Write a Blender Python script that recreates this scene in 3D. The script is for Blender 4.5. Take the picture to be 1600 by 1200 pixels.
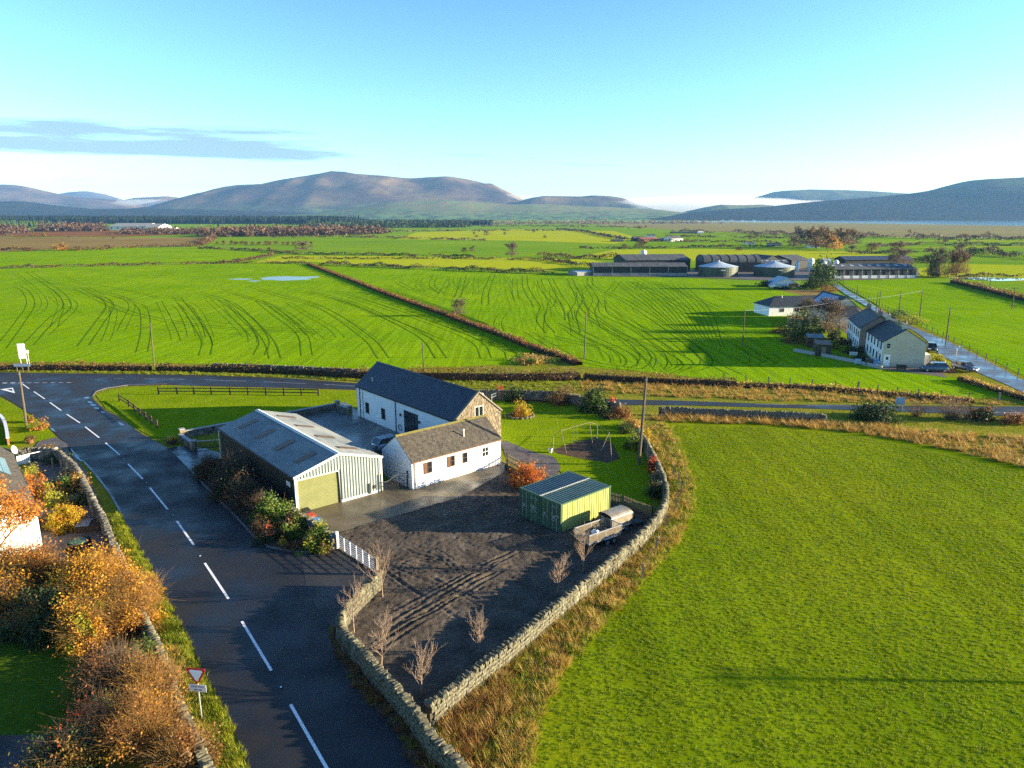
import bpy, bmesh, math, random
import numpy as np
from mathutils import Vector, Matrix, noise as mnoise

random.seed(7)
RNG = np.random.default_rng(7)
for o in list(bpy.data.objects):
    bpy.data.objects.remove(o)
SC = bpy.context.scene
COL = SC.collection

# ---------------------------------------------------------------- camera
F, PT, H = 1110.0, 0.23257, 25.0          # focal length in 1600-wide pixels, pitch down, flying height
CP, SP = math.cos(PT), math.sin(PT)
cam_d = bpy.data.cameras.new('camera')
cam = bpy.data.objects.new('camera', cam_d)
COL.objects.link(cam)
cam.location = (0, 0, H)
cam.rotation_euler = (math.pi / 2 - PT, 0, 0)
cam_d.sensor_width = 36.0
cam_d.lens = 36.0 * F / 1600.0
cam_d.clip_start, cam_d.clip_end = 0.5, 60000
SC.camera = cam

# ---------------------------------------------------------------- light
SUN_EL, SUN_AZ = math.radians(11.0), math.radians(-1.5)   # azimuth measured from +x
sun_dir = Vector((math.cos(SUN_EL) * math.cos(SUN_AZ), math.cos(SUN_EL) * math.sin(SUN_AZ), math.sin(SUN_EL)))
sun_d = bpy.data.lights.new('sun', 'SUN')
sun_d.energy, sun_d.angle, sun_d.color = 5.0, math.radians(0.53), (1.0, 0.84, 0.56)
sun = bpy.data.objects.new('sun', sun_d)
COL.objects.link(sun)
sun.rotation_euler = sun_dir.to_track_quat('Z', 'Y').to_euler()

W = bpy.data.worlds.new('World')
SC.world = W
W.use_nodes = True
nt = W.node_tree
nt.nodes.clear()
def wn(t, **kw):
    n = nt.nodes.new(t)
    for k, v in kw.items():
        setattr(n, k, v)
    return n
sky = wn('ShaderNodeTexSky', sky_type='NISHITA', sun_disc=False)
sky.sun_elevation, sky.sun_rotation = SUN_EL, math.pi / 2 - SUN_AZ
sky.altitude, sky.air_density, sky.dust_density, sky.ozone_density = 30, 1.0, 0.2, 1.6
tint = wn('ShaderNodeMix', data_type='RGBA', blend_type='MULTIPLY')
tint.inputs[0].default_value = 1.0
tint.inputs[7].default_value = (0.50, 0.63, 0.75, 1)
gam = wn('ShaderNodeGamma'); gam.inputs[1].default_value = 1.5      # a steeper, clearer sky all over
nt.links.new(sky.outputs[0], gam.inputs[0])
nt.links.new(gam.outputs[0], tint.inputs[6])
# low stratus bank: a mask on direction (azimuth, elevation) broken up by noise
tc = wn('ShaderNodeTexCoord')
sep = wn('ShaderNodeSeparateXYZ')
nt.links.new(tc.outputs['Generated'], sep.inputs[0])
def wm(op, a, b=None, c=None):
    n = wn('ShaderNodeMath', operation=op)
    for i, x in enumerate((a, b, c)):
        if x is None: continue
        if isinstance(x, (int, float)): n.inputs[i].default_value = x
        else: nt.links.new(x, n.inputs[i])
    return n.outputs[0]
azi = wm('ARCTAN2', sep.outputs[0], sep.outputs[1])
ele = wm('ARCSINE', sep.outputs[2])
cv = wn('ShaderNodeCombineXYZ')
nt.links.new(wm('MULTIPLY', azi, 8.0), cv.inputs[0])
nt.links.new(wm('MULTIPLY', ele, 85.0), cv.inputs[1])
cn = wn('ShaderNodeTexNoise')
cn.inputs['Scale'].default_value, cn.inputs['Detail'].default_value, cn.inputs['Roughness'].default_value = 1.0, 6, 0.55
nt.links.new(cv.outputs[0], cn.inputs['Vector'])
def band(x, lo0, lo1, hi1, hi0):
    a = wn('ShaderNodeMapRange', interpolation_type='SMOOTHSTEP'); nt.links.new(x, a.inputs[0])
    a.inputs[1].default_value, a.inputs[2].default_value = lo0, lo1
    b = wn('ShaderNodeMapRange', interpolation_type='SMOOTHSTEP'); nt.links.new(x, b.inputs[0])
    b.inputs[1].default_value, b.inputs[2].default_value = hi1, hi0
    b.inputs[3].default_value, b.inputs[4].default_value = 1, 0
    return wm('MULTIPLY', a.outputs[0], b.outputs[0])
bank = wm('MULTIPLY', band(ele, 0.064, 0.076, 0.098, 0.125), band(azi, -1.3, -1.0, -0.36, -0.14))
streak = wm('MULTIPLY', band(ele, 0.03, 0.05, 0.075, 0.10), band(azi, -2.0, -1.2, 0.2, 0.5))
dens = wm('ADD', wm('MULTIPLY', bank, 0.40), wm('MULTIPLY', streak, 0.15))
lift = wm('ADD', cn.outputs['Fac'], dens)
cl = wn('ShaderNodeMapRange', interpolation_type='SMOOTHSTEP')
nt.links.new(lift, cl.inputs[0])
cl.inputs[1].default_value, cl.inputs[2].default_value = 0.70, 0.98
cl.inputs[4].default_value = 0.85
cmix = wn('ShaderNodeMix', data_type='RGBA')
nt.links.new(cl.outputs[0], cmix.inputs[0])
nt.links.new(tint.outputs[2], cmix.inputs[6])
cmix.inputs[7].default_value = (1.5, 2.1, 2.55, 1)
bg = wn("ShaderNodeBackground")
bg.inputs['Strength'].default_value = 0.06
nt.links.new(cmix.outputs[2], bg.inputs['Color'])
wo = wn('ShaderNodeOutputWorld')
nt.links.new(bg.outputs[0], wo.inputs['Surface'])

SC.render.engine = 'CYCLES'
vs = SC.view_settings
vs.view_transform, vs.look, vs.gamma, vs.use_curve_mapping = 'Standard', 'None', 1.0, False
vs.exposure = 2.2
cy = SC.cycles
cy.max_bounces, cy.diffuse_bounces, cy.glossy_bounces, cy.transmission_bounces, cy.transparent_max_bounces = 6, 3, 2, 3, 6
cy.volume_bounces = 0
cy.caustics_reflective = cy.caustics_refractive = False
cy.sample_clamp_indirect = 1.5
cy.blur_glossy = 1.0
cy.use_denoising = False

# ---------------------------------------------------------------- helpers
def ray(px, py):
    u, v = (px - 800) / F, (py - 600) / F
    return (u, CP - v * SP, -SP - v * CP)
def G(px, py, z=0.0):  # positions taken from image pixels, cast from the camera onto the ground
    """Ground point of the place that the reference image shows at pixel (px, py) of 1600x1200."""
    d = ray(px, py)
    t = (z - H) / d[2]
    return Vector((d[0] * t, d[1] * t, z))
def Hat(py, Y):
    d = ray(800, py)
    return H + Y / d[1] * d[2]
def tag(o, label=None, cat=None, group=None, kind=None):
    if label: o['label'] = label
    if cat: o['category'] = cat
    if group: o['group'] = group
    if kind: o['kind'] = kind
    return o
def thing(name, label, cat, loc=(0, 0, 0), rz=0.0, group=None):
    o = bpy.data.objects.new(name, None)
    o.empty_display_size = 0.3
    COL.objects.link(o)
    o.location = loc
    o.rotation_euler = (0, 0, rz)
    return tag(o, label, cat, group)
def link(name, me, parent=None, loc=(0, 0, 0), rot=(0, 0, 0), scale=(1, 1, 1)):
    o = bpy.data.objects.new(name, me)
    COL.objects.link(o)
    o.location, o.rotation_euler, o.scale = loc, rot, scale
    if parent: o.parent = parent
    return o
def copy_tree(o, parent=None):
    c = o.copy()
    COL.objects.link(c)
    c.parent = parent
    for ch in list(o.children):
        copy_tree(ch, c)
    return c

class MB:
    def __init__(s): s.v, s.f, s.m = [], [], []
    def add(s, vs_, fs, mi=0):
        b = len(s.v)
        s.v += [tuple(x) for x in vs_]
        for f in fs:
            s.f.append(tuple(b + i for i in f)); s.m.append(mi)
        return s
    def box(s, x0, x1, y0, y1, z0, z1, mi=0):
        return s.add([(x0, y0, z0), (x1, y0, z0), (x1, y1, z0), (x0, y1, z0), (x0, y0, z1), (x1, y0, z1), (x1, y1, z1), (x0, y1, z1)],
                     [(0, 3, 2, 1), (4, 5, 6, 7), (0, 1, 5, 4), (1, 2, 6, 5), (2, 3, 7, 6), (3, 0, 4, 7)], mi)
    def beam(s, a, b, w, h, mi=0, up=(0, 0, 1)):
        a, b = Vector(a), Vector(b)
        d = (b - a).normalized()
        sd = d.cross(Vector(up))
        if sd.length < 1e-4: sd = d.cross(Vector((0, 1, 0)))
        sd.normalize()
        u = sd.cross(d) * (h / 2); sd = sd * (w / 2)
        p = [a - sd - u, a + sd - u, a + sd + u, a - sd + u]
        p += [q + (b - a) for q in p]
        return s.add(p, [(0, 1, 2, 3), (7, 6, 5, 4), (0, 4, 5, 1), (1, 5, 6, 2), (2, 6, 7, 3), (3, 7, 4, 0)], mi)
    def tube(s, pts, rad, n=8, mi=0, cap=True):
        pts = [Vector(p) for p in pts]
        if isinstance(rad, (int, float)): rad = [rad] * len(pts)
        b = len(s.v)
        for i, p in enumerate(pts):
            d = (pts[min(i + 1, len(pts) - 1)] - pts[max(i - 1, 0)]).normalized()
            a = d.cross(Vector((0, 0, 1)))
            if a.length < 1e-3: a = d.cross(Vector((0, 1, 0)))
            a.normalize(); c = d.cross(a)
            for k in range(n):
                t = 2 * math.pi * k / n
                s.v.append(tuple(p + (a * math.cos(t) + c * math.sin(t)) * rad[i]))
        for i in range(len(pts) - 1):
            for k in range(n):
                k2 = (k + 1) % n
                s.f.append((b + i * n + k, b + i * n + k2, b + (i + 1) * n + k2, b + (i + 1) * n + k)); s.m.append(mi)
        if cap:
            s.f.append(tuple(b + k for k in range(n))[::-1]); s.m.append(mi)
            s.f.append(tuple(b + (len(pts) - 1) * n + k for k in range(n))); s.m.append(mi)
        return s
    def prism(s, pts, z0, z1, mi=0):
        n = len(pts)
        return s.add([(p[0], p[1], z0) for p in pts] + [(p[0], p[1], z1) for p in pts],
                     [tuple(range(n))[::-1], tuple(range(n, 2 * n))] + [(i, (i + 1) % n, n + (i + 1) % n, n + i) for i in range(n)], mi)
    def slab(s, pts, off, mi=0):
        """A flat outline given in 3-D, thickened by the vector off."""
        n = len(pts); pts = [Vector(p) for p in pts]; off = Vector(off)
        return s.add(pts + [p + off for p in pts],
                     [tuple(range(n))[::-1], tuple(range(n, 2 * n))] + [(i, (i + 1) % n, n + (i + 1) % n, n + i) for i in range(n)], mi)
    def lathe(s, prof, n=16, mi=0, c=(0, 0)):
        b = len(s.v)
        for r, z in prof:
            for k in range(n):
                t = 2 * math.pi * k / n
                s.v.append((c[0] + r * math.cos(t), c[1] + r * math.sin(t), z))
        for i in range(len(prof) - 1):
            for k in range(n):
                k2 = (k + 1) % n
                s.f.append((b + i * n + k, b + i * n + k2, b + (i + 1) * n + k2, b + (i + 1) * n + k)); s.m.append(mi)
        return s
    def mesh(s, name, mats, smooth=False):
        me = bpy.data.meshes.new(name)
        me.from_pydata(s.v, [], s.f)
        for m in (mats if isinstance(mats, (list, tuple)) else [mats]): me.materials.append(m)
        if len(me.polygons):
            me.polygons.foreach_set('material_index', np.array(s.m, dtype=np.int32))
            if smooth: me.polygons.foreach_set('use_smooth', np.ones(len(s.f), dtype=bool))
        bm = bmesh.new(); bm.from_mesh(me)
        bmesh.ops.recalc_face_normals(bm, faces=bm.faces)
        bm.to_mesh(me); bm.free()
        me.update()
        return me
    def build(s, name, mats, parent=None, smooth=False, loc=(0, 0, 0), rot=(0, 0, 0)):
        return link(name, s.mesh(name, mats, smooth), parent, loc, rot)

def np_mesh(name, v, q, mats, mi=None, smooth=False):
    """Mesh from numpy: v (N,3), q (M,k)."""
    v = np.asarray(v, dtype=np.float32); q = np.asarray(q, dtype=np.int32)
    me = bpy.data.meshes.new(name)
    k = q.shape[1]
    me.vertices.add(len(v)); me.vertices.foreach_set('co', v.ravel())
    me.loops.add(q.size); me.loops.foreach_set('vertex_index', q.ravel())
    me.polygons.add(len(q)); me.polygons.foreach_set('loop_start', np.arange(0, q.size, k, dtype=np.int32))
    for m in (mats if isinstance(mats, (list, tuple)) else [mats]): me.materials.append(m)
    if mi is not None: me.polygons.foreach_set('material_index', np.asarray(mi, dtype=np.int32))
    if smooth: me.polygons.foreach_set('use_smooth', np.ones(len(q), dtype=bool))
    me.update(calc_edges=True)
    me.validate()
    return me

def leaf_arrays(c, size, rng=RNG, aspect=0.6, up=0.0):
    """Leaf quads at centres c (N,3)."""
    n = len(c)
    a = rng.normal(size=(n, 3)); a /= np.linalg.norm(a, axis=1, keepdims=True)
    nrm = rng.normal(size=(n, 3)); nrm[:, 2] += up
    b = np.cross(nrm, a); b /= np.linalg.norm(b, axis=1, keepdims=True) + 1e-9
    s = (size * rng.uniform(0.6, 1.4, n))[:, None] if np.isscalar(size) else size[:, None]
    a = a * s; b = b * s * aspect
    v = np.stack([c - a, c + b * 0.9, c + a, c - b * 0.9], 1).reshape(-1, 3)
    q = np.arange(4 * n).reshape(n, 4)
    return v, q
def seg_arrays(p0, p1, r0, r1, n=4):
    """Tapered prisms for branches."""
    p0, p1 = np.asarray(p0, float), np.asarray(p1, float)
    r0, r1 = np.asarray(r0, float), np.asarray(r1, float)
    d = p1 - p0; d /= np.linalg.norm(d, axis=1, keepdims=True) + 1e-9
    ref = np.where(np.abs(d[:, 2:3]) > 0.9, np.array([[1., 0, 0]]), np.array([[0, 0, 1.]]))
    a = np.cross(d, ref); a /= np.linalg.norm(a, axis=1, keepdims=True)
    b = np.cross(d, a)
    rings = []
    for p, r in ((p0, r0), (p1, r1)):
        for k in range(n):
            t = 2 * math.pi * k / n
            rings.append(p + (a * math.cos(t) + b * math.sin(t)) * r[:, None])
    v = np.stack(rings, 1)
    m = len(p0)
    base = (np.arange(m) * 2 * n)[:, None]
    q = [np.concatenate([base + k, base + (k + 1) % n, base + n + (k + 1) % n, base + n + k], 1) for k in range(n)]
    return v.reshape(-1, 3), np.stack(q, 1).reshape(-1, 4)
def merge(parts):
    """[(v, q, matindex)] -> v, q, mi"""
    V, Q, MI, o = [], [], [], 0
    for v, q, m in parts:
        V.append(v); Q.append(q + o); MI.append(np.full(len(q), m)); o += len(v)
    return np.concatenate(V), np.concatenate(Q), np.concatenate(MI)

# ---------------------------------------------------------------- materials
def new_mat(name):
    m = bpy.data.materials.new(name); m.use_nodes = True
    t = m.node_tree; t.nodes.clear()
    out = t.nodes.new('ShaderNodeOutputMaterial')
    return m, t, out
def ramp_node(t, fac, cols, lo=0.3, hi=0.7):
    r = t.nodes.new('ShaderNodeValToRGB')
    el = r.color_ramp.elements
    n = len(cols)
    while len(el) < n: el.new(0.5)
    for i, c in enumerate(cols):
        el[i].position = lo + (hi - lo) * (i / max(1, n - 1)); el[i].color = (*c, 1)
    t.links.new(fac, r.inputs[0])
    return r.outputs[0]
def noise_node(t, vec, scale, detail=4, rough=0.55, dist=0.0):
    n = t.nodes.new('ShaderNodeTexNoise')
    n.inputs['Scale'].default_value, n.inputs['Detail'].default_value = scale, detail
    n.inputs['Roughness'].default_value, n.inputs['Distortion'].default_value = rough, dist
    t.links.new(vec, n.inputs['Vector'])
    return n.outputs['Fac']
def coord(t, world, stretch=None, rot=0.0):
    if world: v = t.nodes.new('ShaderNodeNewGeometry').outputs['Position']
    else: v = t.nodes.new('ShaderNodeTexCoord').outputs['Object']
    if stretch or rot:
        mp = t.nodes.new('ShaderNodeMapping')
        mp.inputs['Rotation'].default_value = (0, 0, rot)
        if stretch: mp.inputs['Scale'].default_value = stretch
        t.links.new(v, mp.inputs[0]); v = mp.outputs[0]
    return v
def mixc(t, fac, a, b, mode='MIX'):
    n = t.nodes.new('ShaderNodeMix'); n.data_type = 'RGBA'; n.blend_type = mode
    for i, x in ((0, fac), (6, a), (7, b)):
        if isinstance(x, (int, float)): n.inputs[i].default_value = x
        elif isinstance(x, tuple): n.inputs[i].default_value = (*x, 1)
        else: t.links.new(x, n.inputs[i])
    return n.outputs[2]
def mat(name, cols, scale=3.0, rough=0.8, spec=0.3, metal=0.0, bump=0.0, bscale=None, world=False, detail=5, lo=0.3, hi=0.7,
        fine=0.0, fscale=None, stretch=None, rot=0.0, dist=0.0, bdist=0.02, rvar=0.0):
    """Principled surface whose colour wanders between cols; optional finer grain and bump."""
    m, t, out = new_mat(name)
    b = t.nodes.new('ShaderNodeBsdfPrincipled')
    v = coord(t, world, stretch, rot)
    if isinstance(cols, tuple): cols = [cols]
    if len(cols) == 1: c = None; b.inputs['Base Color'].default_value = (*cols[0], 1)
    else: c = ramp_node(t, noise_node(t, v, scale, detail, 0.6, dist), cols, lo, hi)
    if fine and c is not None:
        f = noise_node(t, v, fscale or scale * 9, 3, 0.7)
        g = ramp_node(t, f, [(1 - fine,) * 3, (1 + fine,) * 3], 0.3, 0.7)
        c = mixc(t, 1.0, c, g, 'MULTIPLY')
    if c is not None: t.links.new(c, b.inputs['Base Color'])
    b.inputs['Roughness'].default_value = rough
    if rvar:
        mr = t.nodes.new('ShaderNodeMapRange'); t.links.new(noise_node(t, v, scale * 0.7, 4), mr.inputs[0])
        mr.inputs[1].default_value, mr.inputs[2].default_value = 0.35, 0.65
        mr.inputs[3].default_value, mr.inputs[4].default_value = max(0.02, rough - rvar), min(1, rough + rvar)
        t.links.new(mr.outputs[0], b.inputs['Roughness'])
    b.inputs['Metallic'].default_value = metal
    b.inputs['Specular IOR Level'].default_value = spec
    if bump:
        bn = t.nodes.new('ShaderNodeBump')
        bn.inputs['Strength'].default_value, bn.inputs['Distance'].default_value = min(1.0, bump), bdist
        t.links.new(noise_node(t, v, bscale or scale * 5, 5, 0.65), bn.inputs['Height'])
        t.links.new(bn.outputs[0], b.inputs['Normal'])
    t.links.new(b.outputs[0], out.inputs[0])
    return m
def leafmat(name, cols, trans=0.35, scale=0.6, rough=0.6, spec=0.25, wet=0.0):
    """Foliage: colour differs from leaf to leaf and drifts over the plant; lets some light through."""
    m, t, out = new_mat(name)
    g = t.nodes.new('ShaderNodeNewGeometry')
    n = noise_node(t, g.outputs['Position'], scale, 3)
    a = t.nodes.new('ShaderNodeMath'); a.operation = 'MULTIPLY_ADD'
    t.links.new(g.outputs['Random Per Island'], a.inputs[0]); a.inputs[1].default_value = 0.5
    t.links.new(n, a.inputs[2])
    c = ramp_node(t, a.outputs[0], cols, 0.4, 1.1 if len(cols) > 1 else 0.6)
    b = t.nodes.new('ShaderNodeBsdfPrincipled')
    t.links.new(c, b.inputs['Base Color'])
    b.inputs['Roughness'].default_value, b.inputs['Specular IOR Level'].default_value = rough, spec
    tr = t.nodes.new('ShaderNodeBsdfTranslucent')
    t.links.new(c, tr.inputs[0])
    mx = t.nodes.new('ShaderNodeMixShader'); mx.inputs[0].default_value = trans
    t.links.new(b.outputs[0], mx.inputs[1]); t.links.new(tr.outputs[0], mx.inputs[2])
    t.links.new(mx.outputs[0], out.inputs[0])
    return m
def grassmat(name, cols, scale=0.08, fine=0.35, fscale=2.0, streak=0.0, rot=0.0, bump=0.8, bscale=3.0, bdist=0.12, trans=0.0, srows=1.2):
    """Grass sward in world coordinates: broad patches, fine mottling, optional drilled streaks, blade relief."""
    m, t, out = new_mat(name)
    v = coord(t, True)
    c = ramp_node(t, noise_node(t, v, scale, 5, 0.6), cols, 0.3, 0.7)
    c = mixc(t, 1.0, c, ramp_node(t, noise_node(t, v, fscale, 4, 0.75), [(1 - fine,) * 3, (1 + fine * .8,) * 3], 0.3, 0.7), 'MULTIPLY')
    hgt = noise_node(t, v, bscale, 4, 0.7)
    if streak:
        vs2 = coord(t, True, (srows, srows * 0.04, 1), rot)
        sn = noise_node(t, vs2, 1.0, 3, 0.6)
        c = mixc(t, 1.0, c, ramp_node(t, sn, [(1 - streak,) * 3, (1 + streak * .6,) * 3], 0.35, 0.65), 'MULTIPLY')
    b = t.nodes.new('ShaderNodeBsdfPrincipled')
    t.links.new(c, b.inputs['Base Color'])
    b.inputs['Roughness'].default_value, b.inputs['Specular IOR Level'].default_value = 1.0, 0.0
    bn = t.nodes.new('ShaderNodeBump')
    bn.inputs['Strength'].default_value, bn.inputs['Distance'].default_value = bump, bdist
    t.links.new(hgt, bn.inputs['Height']); t.links.new(bn.outputs[0], b.inputs['Normal'])
    t.links.new(b.outputs[0], out.inputs[0])
    return m

M = {}
M['field'] = grassmat('field_grass', [(0.14, 0.27, 0.003), (0.215, 0.33, 0.004)], 0.03, 0.18, 1.2, 0.22, 0.35)
M['field2'] = grassmat('field_grass_b', [(0.135, 0.265, 0.003), (0.205, 0.325, 0.004)], 0.03, 0.18, 1.2, 0.22, -0.5)
M['lawn'] = grassmat('lawn_grass', [(0.13, 0.20, 0.004), (0.20, 0.265, 0.006)], 0.35, 0.35, 4.0)
M['verge'] = grassmat('verge_grass', [(0.13, 0.16, 0.010), (0.25, 0.22, 0.03)], 0.5, 0.4, 3.0)
M['pasture'] = grassmat('pasture_grass', [(0.095, 0.155, 0.003), (0.16, 0.215, 0.004), (0.225, 0.25, 0.006)], 0.05, 0.16, 5.0, 0.22, 0.75, bump=.6, bdist=.04, srows=0.55)
M['plain_y'] = grassmat('plain_yellow_grass', [(0.30, 0.35, 0.012), (0.36, 0.37, 0.015)], 0.01, 0.12, 0.3, bdist=0.05)
M['plain_g'] = grassmat('plain_green_grass', [(0.12, 0.23, 0.012), (0.19, 0.29, 0.015)], 0.01, 0.12, 0.3, bdist=0.05)
M['plain_b'] = grassmat('moor_grass', [(0.20, 0.13, 0.045), (0.26, 0.19, 0.07)], 0.01, 0.2, 0.2, bdist=0.05)
M['plain_r'] = grassmat('bracken', [(0.17, 0.07, 0.03), (0.24, 0.12, 0.045)], 0.012, 0.2, 0.2, bdist=0.05)
M['marsh'] = grassmat('saltmarsh', [(0.21, 0.19, 0.08), (0.26, 0.22, 0.09)], 0.004, 0.15, 0.05, bdist=0.05)
M['asphalt'] = mat('asphalt', [(0.007, 0.007, 0.009), (0.015, 0.015, 0.017)], 0.35, 0.58, 0.4, bump=0.5, bscale=40, world=True, fine=0.2, fscale=30, bdist=0.01, rvar=0.18)
M['apron'] = mat('worn_apron', [(0.018, 0.018, 0.019), (0.036, 0.034, 0.032)], 0.6, 0.6, 0.4, bump=0.4, bscale=30, world=True, bdist=0.01, rvar=0.15, fine=0.15)
M['straw_floor'] = grassmat('straw_floor', [(0.12, 0.13, 0.012), (0.24, 0.20, 0.03), (0.32, 0.22, 0.06)], 0.6, 0.35, 3.0)
M['mossy'] = grassmat('shade_toned_lawn', [(0.05, 0.09, 0.008), (0.08, 0.125, 0.01)], 0.4, 0.3, 3.0)  # mossy green, darkened to stand for the thicket's shade over the lawn
M['lane'] = mat('lane_asphalt', [(0.05, 0.052, 0.06), (0.10, 0.10, 0.11)], 0.3, 0.38, 0.5, bump=0.4, bscale=30, world=True, bdist=0.01, rvar=0.2)
M['wet'] = mat('wet_tarmac', [(0.02, 0.025, 0.03), (0.06, 0.065, 0.07)], 0.8, 0.25, 0.5, bump=0.4, bscale=6, world=True, bdist=0.01, rvar=0.2)
M['concrete'] = mat('wet_concrete', [(0.07, 0.055, 0.033), (0.17, 0.138, 0.086)], 0.35, 0.52, 0.45, world=True, fine=0.15, bump=0.2, bscale=12, bdist=0.01, rvar=0.25)
M['court'] = mat('courtyard_concrete', [(0.08, 0.083, 0.08), (0.15, 0.15, 0.14)], 0.3, 0.5, 0.5, world=True, fine=0.15, bump=0.2, bscale=12, bdist=0.01, rvar=0.25)
M['paint'] = mat('road_paint', [(0.22, 0.22, 0.23), (0.62, 0.62, 0.62), (0.78, 0.78, 0.77)], 7, 0.7, world=True, lo=.3, hi=.5)
M['paint_old'] = mat('worn_road_paint', [(0.16, 0.17, 0.18), (0.42, 0.42, 0.42)], 2, 0.7, world=True)
M['gravel'] = mat('gravel', [(0.036, 0.028, 0.021), (0.115, 0.090, 0.066)], 0.6, 0.9, 0.2, bump=1.0, bscale=11, world=True, fine=0.5, fscale=9, bdist=0.06)
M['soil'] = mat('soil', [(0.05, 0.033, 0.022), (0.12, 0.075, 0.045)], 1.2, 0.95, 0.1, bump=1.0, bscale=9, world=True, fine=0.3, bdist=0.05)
M['path'] = mat('path_stone', [(0.07, 0.06, 0.055), (0.13, 0.11, 0.10)], 1.0, 0.7, 0.3, bump=0.5, bscale=10, world=True, fine=0.2)
M['rut'] = grassmat('rut_grass', [(0.065, 0.135, 0.005), (0.095, 0.17, 0.006)], 0.15, 0.3, 2.0)
M['water'] = mat('water_surface', [(0.10, 0.16, 0.22), (0.14, 0.2, 0.26)], 0.002, 0.12, 0.6, bump=0.15, bscale=0.3, world=True)
M['puddle'] = mat('flood_water', [(0.07, 0.08, 0.07)], 1, 0.06, 0.6, world=True)
# ================================================================ ground, fields, roads
def sheet(name, pts, z, m, label=None, kind='structure'):
    """Flat polygon; pts are ground points."""
    mb = MB()
    mb.add([(p[0], p[1], z) for p in pts], [tuple(range(len(pts)))])
    o = mb.build(name, m)
    if o.data.polygons[0].normal.z < 0: o.data.flip_normals()
    return tag(o, label, None, None, kind)
def psheet(name, px, z, m, label=None):
    return sheet(name, [G(*p) for p in px], z, m, label)
def strip_pts(path, w):
    L, R = [], []
    for i, p in enumerate(path):
        d = (path[min(i + 1, len(path) - 1)] - path[max(i - 1, 0)]); d.z = 0; d.normalize()
        n = Vector((-d.y, d.x, 0)) * (w / 2)
        L.append(p + n); R.append(p - n)
    return L, R
def smooth_path(path, step):
    """Catmull-Rom through points, resampled."""
    P = [path[0] * 2 - path[1]] + list(path) + [path[-1] * 2 - path[-2]]
    out = []
    for i in range(1, len(P) - 2):
        a, b, c, d = P[i - 1:i + 3]
        n = max(2, int((c - b).length / step))
        for k in range(n):
            t = k / n
            out.append(0.5 * ((2 * b) + (c - a) * t + (2 * a - 5 * b + 4 * c - d) * t * t + (3 * b - a - 3 * c + d) * t ** 3))
    out.append(path[-1])
    return out

# the ground: one sheet to the horizon
gm = MB(); gm.add([(-14000, -3000, -0.12), (14000, -3000, -0.12), (14000, 16000, -0.12), (-14000, 16000, -0.12)], [(0, 1, 2, 3)])
tag(gm.build('ground', M['plain_g']), kind='structure')
# near ground: rough grass under everything around the farmstead
near = [Vector((-140, -30, 0)), Vector((160, -30, 0)), Vector((260, 130, 0)), Vector((260, 200, 0)), Vector((-200, 200, 0)), Vector((-200, 60, 0))]
sheet('verge', near, -0.03, M['verge'])

PASTURE = [(640, 1260), (745, 1075), (862, 968), (962, 872), (1032, 805), (1048, 765), (1036, 715), (1010, 668), (1050, 655), (1200, 660), (1330, 672),
           (1420, 690), (1520, 712), (1640, 735), (2100, 800), (2300, 1260), (1800, 1500), (700, 1500)]
psheet('pasture', PASTURE, -0.012, M['pasture'])
FIELD_A = [(-900, 430), (-300, 424), (0, 420), (200, 415), (380, 411), (481, 412), (520, 428), (560, 442), (640, 473), (730, 506), (800, 531), (830, 548), (815, 569),
           (600, 577), (300, 568), (0, 565), (-700, 566)]
psheet('field', FIELD_A, -0.01, M['field'], 'left arable field with curving wheel tracks')
FIELD_B = [(487, 411), (560, 417), (700, 421), (860, 428), (930, 432), (1100, 436), (1180, 447), (1240, 455), (1290, 460), (1260, 500), (1250, 545), (1330, 566), (1380, 578), (1450, 586),
           (1500, 590), (1560, 606), (1590, 621), (1520, 622), (1400, 617), (1250, 604), (1130, 594), (1000, 580), (905, 572), (850, 552), (740, 506), (650, 473), (560, 438), (525, 425)]
psheet('field', FIELD_B, -0.01, M['field2'], 'middle arable field beside the terrace')
FIELD_C = [(1310, 440), (1440, 433), (1480, 446), (1540, 462), (1650, 482), (2300, 590), (2300, 720), (1640, 612), (1600, 588), (1520, 547), (1434, 508), (1392, 489), (1360, 470), (1328, 453)]
psheet('field', FIELD_C, -0.01, M['field2'], 'right field beyond the lane')
# far plain: strips of pasture, moor and marsh
def far(name, px, z, m): return psheet(name, px, z, M[m])
far('field', [(-900, 419), (0, 416), (200, 411), (380, 408), (430, 397), (330, 389), (180, 387), (0, 395), (-900, 399)], -0.03, 'field')
far('moor', [(-1200, 398), (0, 393), (150, 386), (300, 385), (320, 371), (120, 371), (-1200, 371)], -0.05, 'plain_b')
far('moor', [(-1500, 370), (0, 370), (190, 370), (300, 366), (180, 360), (-1500, 363)], -0.05, 'plain_r')
far('field', [(395, 410), (486, 409), (560, 414), (700, 417), (860, 423), (1000, 420), (920, 405), (760, 402), (600, 400), (440, 399)], -0.03, 'plain_y')
far('field', [(330, 388), (440, 397), (600, 398), (760, 399), (900, 402), (1000, 400), (980, 384), (820, 377), (640, 375), (480, 370), (345, 371)], -0.05, 'plain_g')
far('field', [(620, 374), (820, 376), (960, 381), (1000, 372), (960, 361), (800, 358), (650, 363)], -0.06, 'plain_y')
far('field', [(900, 402), (1000, 406), (1200, 409), (1300, 404), (1400, 400), (1320, 392), (1100, 389), (960, 390)], -0.045, 'plain_y')
far('field', [(1000, 386), (1120, 387), (1330, 389), (1420, 387), (1600, 384), (1600, 377), (1400, 377), (1100, 379)], -0.05, 'plain_g')
far('field', [(1440, 431), (1600, 440), (2200, 470), (2200, 425), (1600, 414), (1480, 412), (1430, 420)], -0.045, 'plain_y')
far('field', [(1330, 405), (1600, 411), (2200, 420), (2200, 390), (1600, 387), (1400, 390)], -0.05, 'plain_g')
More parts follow.
